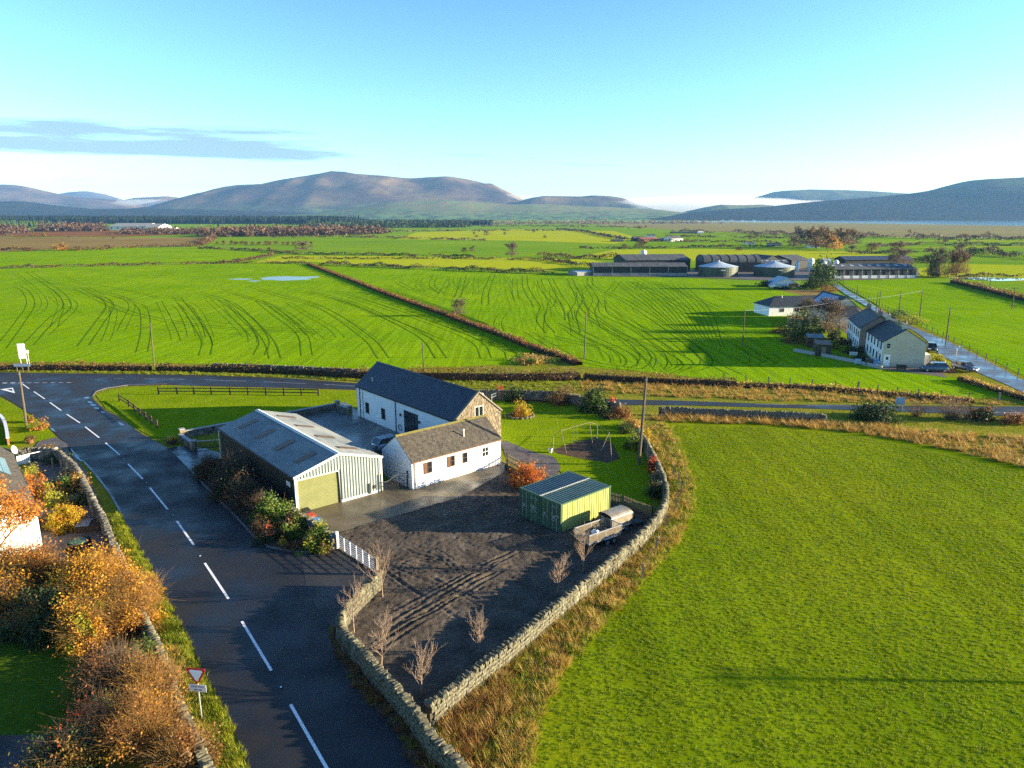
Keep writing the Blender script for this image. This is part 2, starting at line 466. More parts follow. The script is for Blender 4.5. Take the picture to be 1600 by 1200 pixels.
far('field', [(1340, 388), (1600, 386), (2200, 392), (2200, 376), (1600, 375), (1350, 377)], -0.06, 'plain_y')
far('field', [(620, 361), (800, 357), (960, 360), (1060, 356), (900, 350), (700, 351), (600, 356)], -0.08, 'plain_g')
far('field', [(300, 357), (640, 350), (760, 349), (500, 348), (200, 352), (100, 360)], -0.09, 'plain_g')
far('saltmarsh', [(900, 348.5), (1050, 359), (1250, 367), (1450, 371), (1650, 373), (2600, 376), (2600, 351), (1600, 351), (1250, 348), (980, 346.5)], -0.07, 'marsh')
far('estuary', [(960, 346.2), (1120, 347), (1300, 348.2), (1440, 350.4), (1620, 353), (2600, 356), (4200, 348), (4200, 343.6), (1600, 344.4), (1200, 344.8)], -0.04, 'water')
far('puddle', [(406, 434.5), (420, 432.6), (446, 431.6), (470, 432.3), (496, 431.8), (500, 433.3), (480, 434.8), (487, 436.4), (462, 437.6), (440, 438.6), (424, 437.2), (412, 437.6)], 0.0, 'puddle')
far('puddle', [(354, 436.3), (376, 434.9), (396, 435.7), (388, 437), (370, 436.9)], 0.0, 'puddle')
far('puddle', [(384, 439), (400, 438), (408, 439), (396, 440)], 0.0, 'puddle')
far('puddle', [(1478, 434), (1530, 433), (1600, 435), (1640, 437), (1560, 439)], 0.0, 'puddle')

# roads
ROAD_L = [(470, 1420), (388, 1200), (370, 1152), (340, 1088), (312, 1040), (300, 1006), (272, 960), (246, 906), (226, 872), (200, 824), (186, 798), (170, 768), (144, 734),
          (130, 718), (112, 710), (104, 693), (90, 681), (76, 666), (50, 648), (22, 630), (0, 618), (-120, 603), (-500, 597)]
ROAD_T = [(-500, 575), (-100, 580), (0, 582), (150, 584), (320, 586), (450, 591), (560, 599), (700, 607), (820, 617), (960, 624), (1060, 626), (1229, 632), (1330, 632.5), (1411, 634), (1600, 635), (1900, 637), (2300, 640)]
ROAD_B = [(2300, 662), (1900, 655), (1600, 651), (1431, 644), (1296, 639), (1060, 633), (960, 633), (820, 626), (700, 617), (560, 609), (450, 606), (320, 603), (260, 601), (200, 603), (165, 608), (150, 613), (143, 618), (148, 626),
          (165, 641), (185, 651), (205, 666), (222, 678), (235, 685), (262, 700), (282, 716), (296, 734), (330, 770), (370, 810), (400, 844), (420, 857), (456, 863), (510, 893), (514, 960), (514, 990), (525, 1030), (560, 1084), (608, 1126),
          (646, 1200), (740, 1420)]
psheet('road', ROAD_L + ROAD_T + ROAD_B, 0.006, M['asphalt'])
LANE = [(1299, 444), (1318, 458), (1360, 482), (1380, 494), (1430, 518), (1448, 532), (1462, 550), (1490, 566), (1530, 583), (1580, 604), (1640, 636), (1760, 640), (1640, 606), (1600, 595), (1520, 552), (1478, 532), (1434, 514), (1392, 494), (1360, 474), (1328, 456), (1306, 443)]
psheet('road', LANE, 0.010, M['lane'], 'wet lane past the terrace')
psheet('driveway', [(262, 700), (282, 697), (318, 700), (346, 708), (346, 716), (320, 722), (296, 734), (281, 718)], 0.014, M['wet'])
psheet('driveway', [(470, 863), (500, 862), (523, 850), (597, 888), (590, 900), (560, 925), (536, 950), (524, 985), (500, 960), (478, 915)], 0.012, M['apron'], 'apron of worn concrete before the field gate')
psheet('driveway', [(60, 690), (88, 683), (104, 693), (116, 711), (98, 712), (40, 716)], 0.012, M['path'], 'gravel entrance beside the triangular lawn')
psheet('courtyard', [(436, 674), (470, 640), (540, 628), (556, 640), (680, 700), (640, 730), (600, 745), (590, 720)], 0.004, M['court'])
psheet('concrete_apron', [(455, 812), (466, 796), (520, 782), (590, 764), (606, 748), (640, 758), (715, 738), (778, 716), (800, 731), (720, 778), (560, 824), (536, 830), (526, 845), (505, 835)], 0.006, M['concrete'])
psheet('lawn', [(150, 617), (170, 610), (200, 605), (260, 603), (320, 605), (450, 608), (556, 611), (556, 640), (540, 628), (470, 640), (380, 662), (318, 668), (285, 672), (280, 683), (240, 684), (205, 664), (185, 649), (165, 638)], 0.0, M['lawn'], 'mown lawn beside the junction')
psheet('lawn', [(-160, 604), (0, 622), (22, 634), (50, 651), (76, 669), (86, 683), (40, 694), (20, 700), (0, 700), (-300, 690)], 0.0, M['lawn'], 'triangular lawn at the junction corner')
psheet('lawn', [(745, 626), (800, 628), (880, 632), (950, 640), (985, 665), (1000, 700), (1014, 730), (1018, 800), (985, 780), (885, 745), (868, 730), (840, 708), (790, 690), (760, 680)], 0.0, M['lawn'], 'garden lawn behind the picket fence')
psheet('bark_bed', [(863, 703), (890, 694), (918, 686), (940, 687), (957, 692), (969, 717), (950, 723), (905, 716), (872, 709)], 0.006, M['soil'])
psheet('path', [(783, 692), (790, 688), (815, 699), (840, 708), (860, 712), (868, 716), (876, 730), (868, 748), (842, 748), (830, 725), (790, 712)], 0.005, M['path'], 'paved path behind the picket fence')
psheet('garden_yard', [(40, 720), (90, 712), (115, 712), (134, 735), (150, 770), (170, 820), (190, 880), (190, 920), (120, 930), (60, 880), (66, 800), (50, 760)], 0.003, M['path'], 'gravelled yard beside the left cottage')
psheet('lawn', [(-60, 960), (130, 960), (160, 1040), (120, 1120), (80, 1150), (-100, 1150)], 0.0, M['mossy'], 'shaded lawn behind the autumn hedge')  # the shade here is carried by the dark grass colour
psheet('driveway', [(-100, 1150), (75, 1148), (95, 1165), (30, 1230), (-100, 1230)], 0.004, M['asphalt'], 'tarmac drive in the bottom left corner')
psheet('flower_bed', [(300, 737), (310, 722), (345, 710), (352, 712), (470, 800), (526, 850), (524, 866), (488, 864), (456, 861), (420, 855), (402, 843), (372, 809), (332, 769)], 0.003, M['soil'])

# kerb round the flower bed and kerb of the left verge
def kerb(px, w=0.14, h=0.1, label=None):
    L, R = strip_pts([G(*p) for p in px], w)
    mb = MB()
    n = len(L)
    for i in range(n - 1):
        a, b, c, d = L[i], L[i + 1], R[i + 1], R[i]
        mb.slab([(a.x, a.y, 0.0), (b.x, b.y, 0.0), (c.x, c.y, 0.0), (d.x, d.y, 0.0)], (0, 0, h))
    return tag(mb.build('kerb', M['court']), label, kind='structure')
kerb([(296, 733), (330, 769), (370, 809), (401, 843), (421, 856), (456, 862), (490, 863)])
kerb([(145, 619), (150, 612), (166, 607), (200, 602), (260, 600)], 0.12, 0.08)

# centre line dashes
DASHES = [((454, 1101), (513, 1205)), ((378, 971), (424, 1048)), ((320, 880), (357, 936)), ((276, 814), (303, 852)), ((234, 762), (262, 796)), ((200, 725), (223, 748.5)), ((165, 692), (187, 711)),
          ((133, 667), (155, 684)), ((104.5, 647.5), (125, 661)), ((78, 629), (95.5, 641.5)), ((53, 612), (70, 623.5)), ((35, 600), (45.5, 607.5)), ((540, 1250), (640, 1420))]
for i, (a, b) in enumerate(DASHES):
    A, B = G(*a), G(*b)
    L, R = strip_pts([A, B], 0.16)
    tag(sheet('road_marking', [L[0], L[1], R[1], R[0]], 0.018, M['paint']), kind='structure')
for a, b in [((320, 593.5), (385, 596)), ((413, 596.5), (478, 599.5)), ((506, 600.5), (556, 603.5)), ((225, 592), (290, 592.8)), ((178, 591.5), (193, 591.5)), ((1262, 633.5), (1330, 634.5)), ((1180, 631.5), (1230, 632.5)), ((1490, 643.5), (1600, 645))]:
    L, R = strip_pts([G(*a), G(*b)], 0.12)
    tag(sheet('road_marking', [L[0], L[1], R[1], R[0]], 0.018, M['paint_old']), kind='structure')
for i in range(9):    # broken give-way line across the mouth of the side road
    xa = 4 + i * 12.5
    L, R = strip_pts([G(xa, 598.6 - i * 0.1), G(xa + 7, 598.6 - i * 0.1)], 0.3)
    tag(sheet('road_marking', [L[0], L[1], R[1], R[0]], 0.018, M['paint'] if i < 3 else M['paint_old']), kind='structure')
tri_o, tri_i = [(0, 608.5), (20, 606), (23.5, 614.5)], [(10, 608.6), (18.5, 607.6), (20, 611.6)]
tm = MB()
for i in range(3):
    j = (i + 1) % 3
    q = [G(*tri_o[i]), G(*tri_o[j]), G(*tri_i[j]), G(*tri_i[i])]
    tm.add([(p.x, p.y, 0.018) for p in q], [(0, 1, 2, 3)])
o = tm.build('road_marking', M['paint']); tag(o, 'painted give way triangle', kind='structure')

# cat's eyes between the dashes
ce = MB(); ce.prism([(-.09, -.13), (.09, -.13), (.09, .13), (-.09, .13)], 0, 0.018, 0); ce.prism([(-.05, -.06), (.05, -.06), (.05, .06), (-.05, .06)], 0.018, 0.03, 1)
M['rubber'] = mat('rubber', [(0.012, 0.012, 0.012), (0.03, 0.03, 0.03)], 5, 0.8)
ceme = ce.mesh('road_stud', [M['rubber'], M['paint']])
for k, (px, py, lb) in enumerate([(439, 1074, 'road stud between the two nearest centre line dashes'), (313, 869, 'road stud in the sunlit gap of the centre line'), (271, 805.5, 'road stud at the edge of the shed shadow'), (229.5, 754.5, 'road stud in the middle of the blue shaded road'), (193.5, 717.5, 'small road stud farthest up the centre line')]):
    g = G(px, py)
    tag(link('road_stud', ceme, None, (g.x, g.y, 0.008), (0, 0, 0.4)), lb, 'road stud', 'cat eyes in the centre line')

# yard: gravel with tyre ruts as real relief
def in_poly(x, y, P):
    c = np.zeros(x.shape, bool)
    n = len(P)
    for i in range(n):
        x0, y0 = P[i][0], P[i][1]; x1, y1 = P[(i + 1) % n][0], P[(i + 1) % n][1]
        k = ((y0 > y) != (y1 > y)) & (x < (x1 - x0) * (y - y0) / ((y1 - y0) or 1e-9) + x0)
        c ^= k
    return c
WALL_R = [(668, 1100), (700, 1078), (745, 1042), (790, 1008), (845, 962), (900, 917), (950, 876), (1000, 833), (1030, 798)]
WALL_L = [(594, 893), (575, 910), (552, 932), (535, 955), (531, 970), (541, 988), (556, 1002), (577, 1026), (600, 1051), (618, 1070), (636, 1091), (651, 1110)]
YARD = [(536, 830), (560, 824), (720, 778), (800, 731), (842, 752), (890, 785), (960, 786), (1020, 808), (990, 832), (940, 872), (850, 945), (750, 1026), (668, 1104), (640, 1095), (590, 1055), (552, 1000), (548, 975), (560, 950), (596, 900), (592, 890), (560, 872), (526, 850)]
YP = [G(*p) for p in [(524, 838), (560, 824), (720, 778), (800, 731), (842, 752), (890, 785), (960, 786), (1020, 806)]] + [Vector((*G(*p, 1.3)[:2], 0)) for p in WALL_R[::-1] + WALL_L[::-1]] + [G(588, 899), G(558, 878), G(524, 856)]
xs = np.arange(min(p.x for p in YP), max(p.x for p in YP), 0.10); ys = np.arange(min(p.y for p in YP), max(p.y for p in YP), 0.10)
X, Y = np.meshgrid(xs, ys)
Z = np.zeros_like(X)
rs = np.random.default_rng(3)
def rut_line(a, b, w, depth, bow):
    global Z
    A, B = G(*a), G(*b)
    dx, dy = B.x - A.x, B.y - A.y
    L = math.hypot(dx, dy)
    u = ((X - A.x) * dx + (Y - A.y) * dy) / L / L
    d = ((X - A.x) * -dy + (Y - A.y) * dx) / L - bow * np.sin(np.clip(u, 0, 1) * math.pi)
    m = (u > 0) & (u < 1)
    prof = -np.exp(-(d / w) ** 2) + 0.75 * np.exp(-((np.abs(d) - 1.9 * w) / (0.7 * w)) ** 2)
    Z += depth * prof * m * np.clip(u * 8, 0, 1) * np.clip((1 - u) * 8, 0, 1) * (0.75 + 0.25 * np.sin(u * L * 9))
for k in range(24):
    s = k / 23
    rut_line((575 + 20 * s + rs.uniform(-8, 8), 1030 - 60 * s), (735 + 90 * s + rs.uniform(-20, 20), 925 - 75 * s), rs.uniform(.08, .14), rs.uniform(.03, .05), rs.uniform(-.3, .3))
for k in range(12):
    rut_line((560 + rs.uniform(0, 120), 850 + rs.uniform(0, 60)), (640 + rs.uniform(0, 180), 840 + rs.uniform(0, 70)), rs.uniform(.08, .14), .042, rs.uniform(-1.2, 1.2))
for k in range(8):
    rut_line((540 + rs.uniform(0, 40), 850 + rs.uniform(0, 20)), (700 + rs.uniform(0, 90), 1000 - rs.uniform(0, 110)), rs.uniform(.08, .14), .042, rs.uniform(-1.5, 1.5))
nz = rs.normal(size=X.shape)
def blur(a, n):
    for _ in range(n):
        a = (a + np.roll(a, 1, 0) + np.roll(a, -1, 0) + np.roll(a, 1, 1) + np.roll(a, -1, 1)) / 5
    return a
b1, b2 = blur(nz, 3), blur(rs.normal(size=X.shape), 60)
Z = np.clip(Z, -0.09, 0.09) + b1 / b1.std() * 0.011 + b2 / b2.std() * 0.02 + nz * 0.007
idx = np.arange(X.size).reshape(X.shape)
cx, cy_ = (X[:-1, :-1] + .05), (Y[:-1, :-1] + .05)
ok = in_poly(cx, cy_, YP)
q = np.stack([idx[:-1, :-1][ok], idx[:-1, 1:][ok], idx[1:, 1:][ok], idx[1:, :-1][ok]], 1)
vv = np.stack([X.ravel(), Y.ravel(), Z.ravel() + 0.09], 1)
used, inv = np.unique(q, return_inverse=True)
tag(link('gravel_yard', np_mesh('gravel_yard', vv[used], inv.reshape(q.shape), M['gravel'], smooth=True)), kind='structure')

# wheel tracks pressed into the crops
TR = [
 [(0, 545), (30, 505), (48, 475), (40, 455), (25, 447)], [(43, 540), (80, 500), (105, 478), (90, 455), (45, 425)], [(130, 540), (155, 505), (172, 480), (165, 468), (150, 462)],
 [(222, 550), (228, 515), (225, 485), (215, 475)], [(320, 555), (322, 530), (300, 495), (278, 466)], [(405, 555), (410, 525), (370, 480), (340, 466), (308, 457)], [(430, 560), (418, 530), (385, 495), (345, 468)],
 [(480, 555), (470, 520), (430, 490), (405, 470)], [(600, 560), (570, 525), (500, 480), (430, 460), (395, 448)], [(690, 560), (660, 525), (590, 490), (540, 470), (480, 455)], [(760, 560), (745, 535), (690, 510), (600, 480), (520, 455)], [(800, 560), (790, 545), (730, 520), (660, 495), (560, 462)],
 [(120, 450), (200, 487), (330, 510), (500, 520)], [(60, 440), (140, 452), (210, 470)], [(770, 430), (760, 455), (758, 475)], [(725, 430), (720, 450), (715, 465)],
 [(680, 430), (675, 445), (690, 458)], [(820, 430), (822, 450), (840, 480)], [(860, 435), (870, 455), (885, 480), (890, 500)], [(890, 435), (900, 455), (905, 470), (895, 490), (900, 520)],
 [(922, 434), (924, 446), (955, 460), (985, 475), (1025, 500), (1060, 525), (1100, 555), (1100, 572), (1070, 580)], [(965, 440), (958, 450), (950, 458)], [(905, 455), (912, 480), (950, 510), (990, 535), (1010, 560), (995, 575)],
 [(880, 505), (920, 525), (970, 548), (988, 562), (985, 572)], [(930, 500), (960, 520), (1020, 545), (1035, 562), (1030, 575)], [(985, 440), (1020, 455), (1080, 485), (1120, 495)], [(1020, 440), (1060, 455), (1120, 480)],
 [(1080, 540), (1110, 565), (1150, 585)], [(860, 525), (900, 535), (960, 545)], [(1050, 560), (1060, 572), (1040, 582)], [(940, 470), (945, 490), (985, 510), (1050, 550), (1075, 568), (1050, 582)],
 [(900, 560), (940, 570), (1000, 578)], [(1195, 570), (1210, 560), (1190, 552), (1160, 550)], [(620, 440), (650, 455), (700, 470)], [(850, 480), (845, 500), (860, 520)],
]
tv, tq = [], []
def add_track(path, w):
    L, R = strip_pts(path, w)
    b = len(tv)
    for l, r in zip(L, R): tv.append((l.x, l.y, 0.012)); tv.append((r.x, r.y, 0.012))
    for i in range(len(L) - 1): tq.append((b + 2 * i, b + 2 * i + 1, b + 2 * i + 3, b + 2 * i + 2))
for tr in TR:
    path = smooth_path([G(*p) for p in tr], 3.0)
    for side in (-1, 1):
        off = []
        for i, p in enumerate(path):
            d = path[min(i + 1, len(path) - 1)] - path[max(i - 1, 0)]; d.normalize()
            off.append(p + Vector((-d.y, d.x, 0)) * 1.0 * side)
        add_track(off, random.uniform(.14, .26))
    for q in (-1, 1):
        o2 = q * random.uniform(5, 11)
        for side in (-.9, .9): add_track([p + Vector((o2 + side, o2 * .35, 0)) for p in path[len(path) // 5: -2]], random.uniform(.06, .13))
# fainter parallel drill marks
for k in range(26):
    y0 = 440 + k * 5
    path = smooth_path([G(560 + k * 9, 440 + k * 4.2), G(640 + k * 8, 462 + k * 4.0), G(760 + k * 4, 505 + k * 2.2)], 6.0)
    add_track(path, random.uniform(.1, .22))
for k in range(13):
    path = smooth_path([G(960 + k * 9, 440 + k * .4), G(1000 + k * 9, 470 + k), G(1060 + k * 6, 520 + k * 2)], 6.0)
    add_track(path, random.uniform(.1, .2))
tag(link('wheel_tracks', np_mesh('wheel_tracks', tv, tq, M['rut'])), kind='stuff')

# wet edges and puddles along the road, tarred joints across it
for px_ in ([(131, 621), (138, 620), (140, 622), (133, 623)], [(136, 627), (142, 627), (146, 630), (139, 630)], [(141, 631), (150, 632), (149, 634.5), (142, 633.5)], [(147, 636.5), (155, 637), (154, 639.5), (148, 638.5)], [(157, 643), (164, 643.5), (164, 645), (158, 644.5)],
            [(184, 659), (190, 661), (195, 665), (188, 664)], [(104, 697), (113, 703), (122, 712), (128, 722), (120, 717), (110, 707)], [(78, 668), (84, 670), (87, 675), (80, 672)]):
    psheet('puddle', px_, .012, M['puddle'], 'small puddle at the road edge')
EDGE = [(118, 714), (132, 720), (147, 736), (173, 769), (190, 799), (186, 799), (169, 769), (143, 736), (129, 721)]
psheet('road_edge', EDGE, .011, M['wet'], 'wet strip along the left edge of the road')
M['tar'] = mat('tar_joint', [(0.006, 0.006, 0.007)], 1, .5, .4)
for a, b in (((262, 977), (378, 979)), ((304, 1027), (395, 1030)), ((342, 1091), (450, 1094)), ((178, 767), (262, 763))):
    L_, R_ = strip_pts([G(*a), G((a[0] + b[0]) / 2, (a[1] + b[1]) / 2 + 1.5), G(*b)], .07)
    sheet('road_joint', [L_[0], L_[1], L_[2], R_[2], R_[1], R_[0]], .0125, M['tar'], 'tarred joint across the road')
# ================================================================ hills, estuary shore, mist, haze
def hillmat(name, cols, lowcols, h0, h1, scale):
    m, t, out = new_mat(name)
    v = coord(t, True)
    c = ramp_node(t, noise_node(t, v, scale, 6, 0.6), cols, 0.35, 0.65)
    lowc = ramp_node(t, noise_node(t, v, scale * 3, 5, 0.65), lowcols, 0.4, 0.62)
    sp = t.nodes.new('ShaderNodeSeparateXYZ'); t.links.new(v, sp.inputs[0])
    a = t.nodes.new('ShaderNodeMath'); a.operation = 'MULTIPLY_ADD'
    t.links.new(noise_node(t, v, scale * 1.2, 4), a.inputs[0]); a.inputs[1].default_value = (h1 - h0) * 1.2; t.links.new(sp.outputs[2], a.inputs[2])
    mr = t.nodes.new('ShaderNodeMapRange'); t.links.new(a.outputs[0], mr.inputs[0])
    mr.inputs[1].default_value, mr.inputs[2].default_value = h0 + (h1 - h0) * .5, h1 + (h1 - h0) * .7
    c = mixc(t, mr.outputs[0], lowc, c)
    b = t.nodes.new('ShaderNodeBsdfPrincipled'); t.links.new(c, b.inputs['Base Color'])
    b.inputs['Roughness'].default_value, b.inputs['Specular IOR Level'].default_value = 1.0, 0.0
    t.links.new(b.outputs[0], out.inputs[0])
    return m
HEATHER = [(0.042, 0.030, 0.030), (0.10, 0.064, 0.048), (0.20, 0.135, 0.07)]
WOODLOW = [(0.035, 0.045, 0.035), (0.07, 0.08, 0.04), (0.11, 0.17, 0.05)]
GREENLOW = [(0.05, 0.06, 0.035), (0.10, 0.16, 0.05), (0.15, 0.22, 0.06)]
M['hill_main'] = hillmat('heather_hill', HEATHER, WOODLOW, 60, 150, 0.0022)
M['hill_green'] = hillmat('green_hill', [(0.12, 0.17, 0.06), (0.19, 0.16, 0.08), (0.12, 0.19, 0.06)], GREENLOW, 20, 70, 0.005)
M['hill_wood'] = hillmat('wooded_hill', [(0.05, 0.055, 0.035), (0.10, 0.11, 0.045), (0.075, 0.06, 0.045)], [(0.018, 0.020, 0.02), (0.035, 0.033, 0.028)], 150, 210, 0.004)
M['hill_far'] = hillmat('far_hill', HEATHER, WOODLOW, 40, 120, 0.002)
def hill(label, prof, D, depth, m, rough=0.12, seed=0, front=1.0, nx=170, ny=34, back=0.8):
    x0, x1 = prof[0][0], prof[-1][0]
    px = np.linspace(x0, x1, nx)
    py = np.interp(px, [p[0] for p in prof], [p[1] for p in prof])
    hh = np.array([max(0.0, Hat(y, D)) for y in py])
    k = np.ones(5) / 5
    hh = np.convolve(np.pad(hh, 2, 'edge'), k, 'valid')
    sc = D / ray(800, 337)[1]
    V, Q = [], []
    for j in range(ny):
        t = -front + (front + back) * j / (ny - 1)       # -front foot .. 0 ridge .. +back
        Y = D + t * depth
        s = math.cos(min(1, abs(t) / (front if t < 0 else back)) * math.pi / 2) ** 1.3
        for i in range(nx):
            Xw = (px[i] - 800) / F * sc
            n = mnoise.fractal(Vector((Xw * 0.0016 + seed, Y * 0.0011, seed)), 1.0, 2.1, 6)
            gul = abs(mnoise.noise(Vector((Xw * 0.0022 + seed, Y * 0.0004, 3.3 + seed))))
            e = 1 if abs(t) > .05 else 0.08
            z = hh[i] * s * (1 + rough * n * e * 0.9 - gul * rough * e * 1.3) - 3 * (1 - s)
            V.append((Xw, Y, z))
    for j in range(ny - 1):
        for i in range(nx - 1):
            a = j * nx + i
            Q.append((a, a + 1, a + nx + 1, a + nx))
    return tag(link('hill', np_mesh('hill', V, Q, m, smooth=True)), label, kind='structure')
hill('long heather hill with two rounded summits', [(150, 337), (230, 326), (290, 318), (330, 301), (370, 292.5), (405, 290), (440, 281), (480, 275), (520, 272), (565, 272), (600, 274), (640, 279), (668, 277), (700, 275), (740, 281.5), (780, 293), (808, 306), (835, 322), (880, 334), (920, 338)], 7200, 1700, M['hill_main'], 0.16, 1.3)
hill('low pair of brown hills right of the long hill', [(760, 335), (800, 318), (830, 309), (850, 306), (880, 306.5), (905, 307), (925, 305), (950, 306), (972, 309), (992, 317), (1030, 330), (1060, 337)], 6400, 900, M['hill_main'], 0.12, 4.1)
hill('green foothills below the long hill', [(420, 338), (500, 333), (560, 324), (620, 315), (700, 312.5), (790, 319), (880, 321), (960, 324), (1020, 327), (1080, 333), (1130, 338)], 5200, 900, M['hill_green'], 0.10, 7.7)
hill('blue hill at the left edge of the view', [(-500, 330), (-300, 300), (-120, 295), (0, 289), (20, 287.5), (45, 291), (80, 300), (120, 308), (170, 311), (210, 318), (260, 330), (300, 338)], 9000, 1600, M['hill_far'], 0.1, 9.2)
hill('palest rounded hill far behind', [(40, 330), (85, 306), (115, 300), (140, 298.5), (165, 303), (200, 315), (240, 332)], 13500, 1500, M['hill_far'], 0.05, 2.2)
hill('small blue hill left of the long hill', [(150, 330), (190, 314), (215, 309), (240, 308), (265, 306.5), (285, 309), (320, 325), (350, 335)], 9600, 1000, M['hill_far'], 0.1, 5.2)
hill('low wooded ridge at the left', [(-500, 325), (-200, 312), (0, 315), (40, 314), (90, 321), (150, 327), (220, 326), (300, 327), (400, 329), (500, 333), (560, 338)], 5600, 800, M['hill_wood'], 0.1, 6.6)
hill('flat topped hill beyond the mist', [(1130, 330), (1180, 308), (1215, 299), (1260, 296), (1320, 297), (1370, 299.5), (1420, 303), (1480, 312), (1540, 330)], 7600, 1200, M['hill_wood'], 0.06, 8.1)
hill('dark wooded hill across the estuary', [(1010, 341), (1070, 333), (1130, 327), (1200, 323), (1260, 316), (1310, 312), (1370, 307), (1430, 301), (1470, 294), (1490, 284), (1520, 280), (1570, 278), (1640, 274), (1800, 264), (2100, 270), (2500, 300), (2900, 338)], 4700, 900, M['hill_wood'], 0.09, 3.4)
hill('low green headland at the head of the estuary', [(1000, 341), (1060, 333), (1100, 324), (1125, 319.5), (1150, 320.5), (1190, 319.5), (1215, 322), (1250, 330), (1290, 341)], 5300, 500, M['hill_green'], 0.08, 1.9)

# mist lying in the valleys: flattened banks of real volume
def volmat(name, dens, col, aniso=0.2):
    m, t, out = new_mat(name)
    v = t.nodes.new('ShaderNodeVolumePrincipled')
    v.inputs['Color'].default_value = (*col, 1); v.inputs['Density'].default_value = dens
    v.inputs['Anisotropy'].default_value = aniso
    t.links.new(v.outputs[0], out.inputs['Volume'])
    return m
M['mist'] = volmat('mist', 0.0016, (0.93, 0.96, 1.0))
def mist(label, px0, px1, py_top, py_bot, D, depth, seed):
    x0, x1 = (px0 - 800) / F * D, (px1 - 800) / F * D
    z1, z0 = Hat(py_top, D), max(3.0, Hat(py_bot, D))
    cx, rx, cz, rz = (x0 + x1) / 2, (x1 - x0) / 2, (z0 + z1) / 2, (z1 - z0) / 2
    bm = bmesh.new(); bmesh.ops.create_icosphere(bm, subdivisions=4, radius=1)
    for v in bm.verts:
        n = 1 + 0.35 * mnoise.fractal(v.co * 1.6 + Vector((seed, 0, 0)), 1, 2, 4)
        v.co = Vector((cx + v.co.x * rx * n, D + v.co.y * depth * n, max(2.0, cz + v.co.z * rz * (0.7 + .5 * n))))
    me = bpy.data.meshes.new('mist'); bm.to_mesh(me); bm.free(); me.materials.append(M['mist'])
    for p in me.polygons: p.use_smooth = True
    return tag(link('mist', me), label, kind='stuff')
mist('white mist bank between the brown hills and the estuary head', 950, 1240, 308, 332, 6000, 700, 1)
mist('mist along the foot of the flat topped hill', 1165, 1290, 313, 320, 6100, 200, 2)
mist('thin mist at the left valley mouth', 195, 290, 312, 321, 7000, 300, 3)
mist('mist wisp on the shoulder of the long hill', 735, 835, 304, 312, 6750, 150, 4)
mist('pale smoke over the left valley', -20, 120, 317, 329, 6600, 160, 5)

M['haze'] = volmat('haze', 4.8e-5, (0.24, 0.53, 1.0), 0.1)
hz = MB(); hz.box(-13500, 13500, -2500, 15600, -1.2, 640)
tag(hz.build('haze', M['haze']), kind='stuff')
# ================================================================ the farmstead's buildings
def wall_uv(P0, D, px, py):
    """Where the line of sight through pixel (px, py) meets the vertical plane through P0 along D: (distance along, height)."""
    d = ray(px, py)
    den = d[0] * D[1] - d[1] * D[0]
    t = (P0[0] * D[1] - P0[1] * D[0]) / den
    x, y = d[0] * t - P0[0], d[1] * t - P0[1]
    return x * D[0] + y * D[1], H + d[2] * t
def frame_of(X, Y, yaw):
    d1 = (math.cos(yaw), math.sin(yaw)); d2 = (-math.sin(yaw), math.cos(yaw))
    return d1, d2
def corrugated(mb, p, u, v, n_ribs, depth, nrm, mi=0, duty=0.5, slope=0.18):
    """Trapezoid sheet: origin p, across vector u (divided into ribs), along vector v, ribs proud along nrm."""
    p, u, v, nrm = Vector(p), Vector(u), Vector(v), Vector(nrm)
    prof = []
    for i in range(n_ribs):
        for f, h in ((0.0, 0), (0.5 - duty / 2 - slope / 2, 0), (0.5 - duty / 2 + slope / 2, 1), (0.5 + duty / 2 - slope / 2, 1), (0.5 + duty / 2 + slope / 2, 0)):
            prof.append(((i + f) / n_ribs, h))
    prof.append((1.0, 0))
    vs_ = []
    for f, h in prof:
        b = p + u * f + nrm * (depth * h)
        vs_ += [b, b + v]
    fs = [(2 * i, 2 * i + 2, 2 * i + 3, 2 * i + 1) for i in range(len(prof) - 1)]
    return mb.add(vs_, fs, mi)
def gable_sheet(mb, x0, x1, roofz, y, n, depth, z0=0.0, mi=0):
    """Corrugated gable end facing -y between x0..x1, cut to the roof line roofz(x)."""
    vs_, fs = [], []
    prof = []
    for i in range(n):
        for f, h in ((0.0, 0), (0.3, 0), (0.4, 1), (0.8, 1), (0.9, 0)):
            prof.append((x0 + (x1 - x0) * (i + f) / n, h))
    prof.append((x1, 0))
    for x, h in prof:
        zz = z0(x) if callable(z0) else z0
        vs_ += [(x, y - depth * h, zz), (x, y - depth * h, roofz(x))]
    fs = [(2 * i, 2 * i + 2, 2 * i + 3, 2 * i + 1) for i in range(len(prof) - 1)]
    mb.add(vs_, fs, mi)

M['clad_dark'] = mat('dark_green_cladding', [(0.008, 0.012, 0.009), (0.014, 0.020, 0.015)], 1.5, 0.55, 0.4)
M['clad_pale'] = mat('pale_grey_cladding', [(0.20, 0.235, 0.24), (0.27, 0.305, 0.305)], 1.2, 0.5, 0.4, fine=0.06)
M['roof_metal'] = mat('metal_roof_sheet', [(0.12, 0.135, 0.14), (0.18, 0.195, 0.195), (0.24, 0.25, 0.235)], 0.7, 0.55, 0.3, fine=0.1, stretch=(1, .35, 1))
M['rooflight'] = mat('stained_rooflight', [(0.07, 0.042, 0.022), (0.17, 0.105, 0.055)], 2.5, 0.5, 0.4)
M['trim_white'] = mat('white_trim', [(0.55, 0.54, 0.50), (0.66, 0.65, 0.60)], 2, 0.5, 0.4)
M['door_lime'] = mat('olive_roller_door', [(0.135, 0.14, 0.045), (0.175, 0.18, 0.06)], 1.4, 0.5, 0.4)
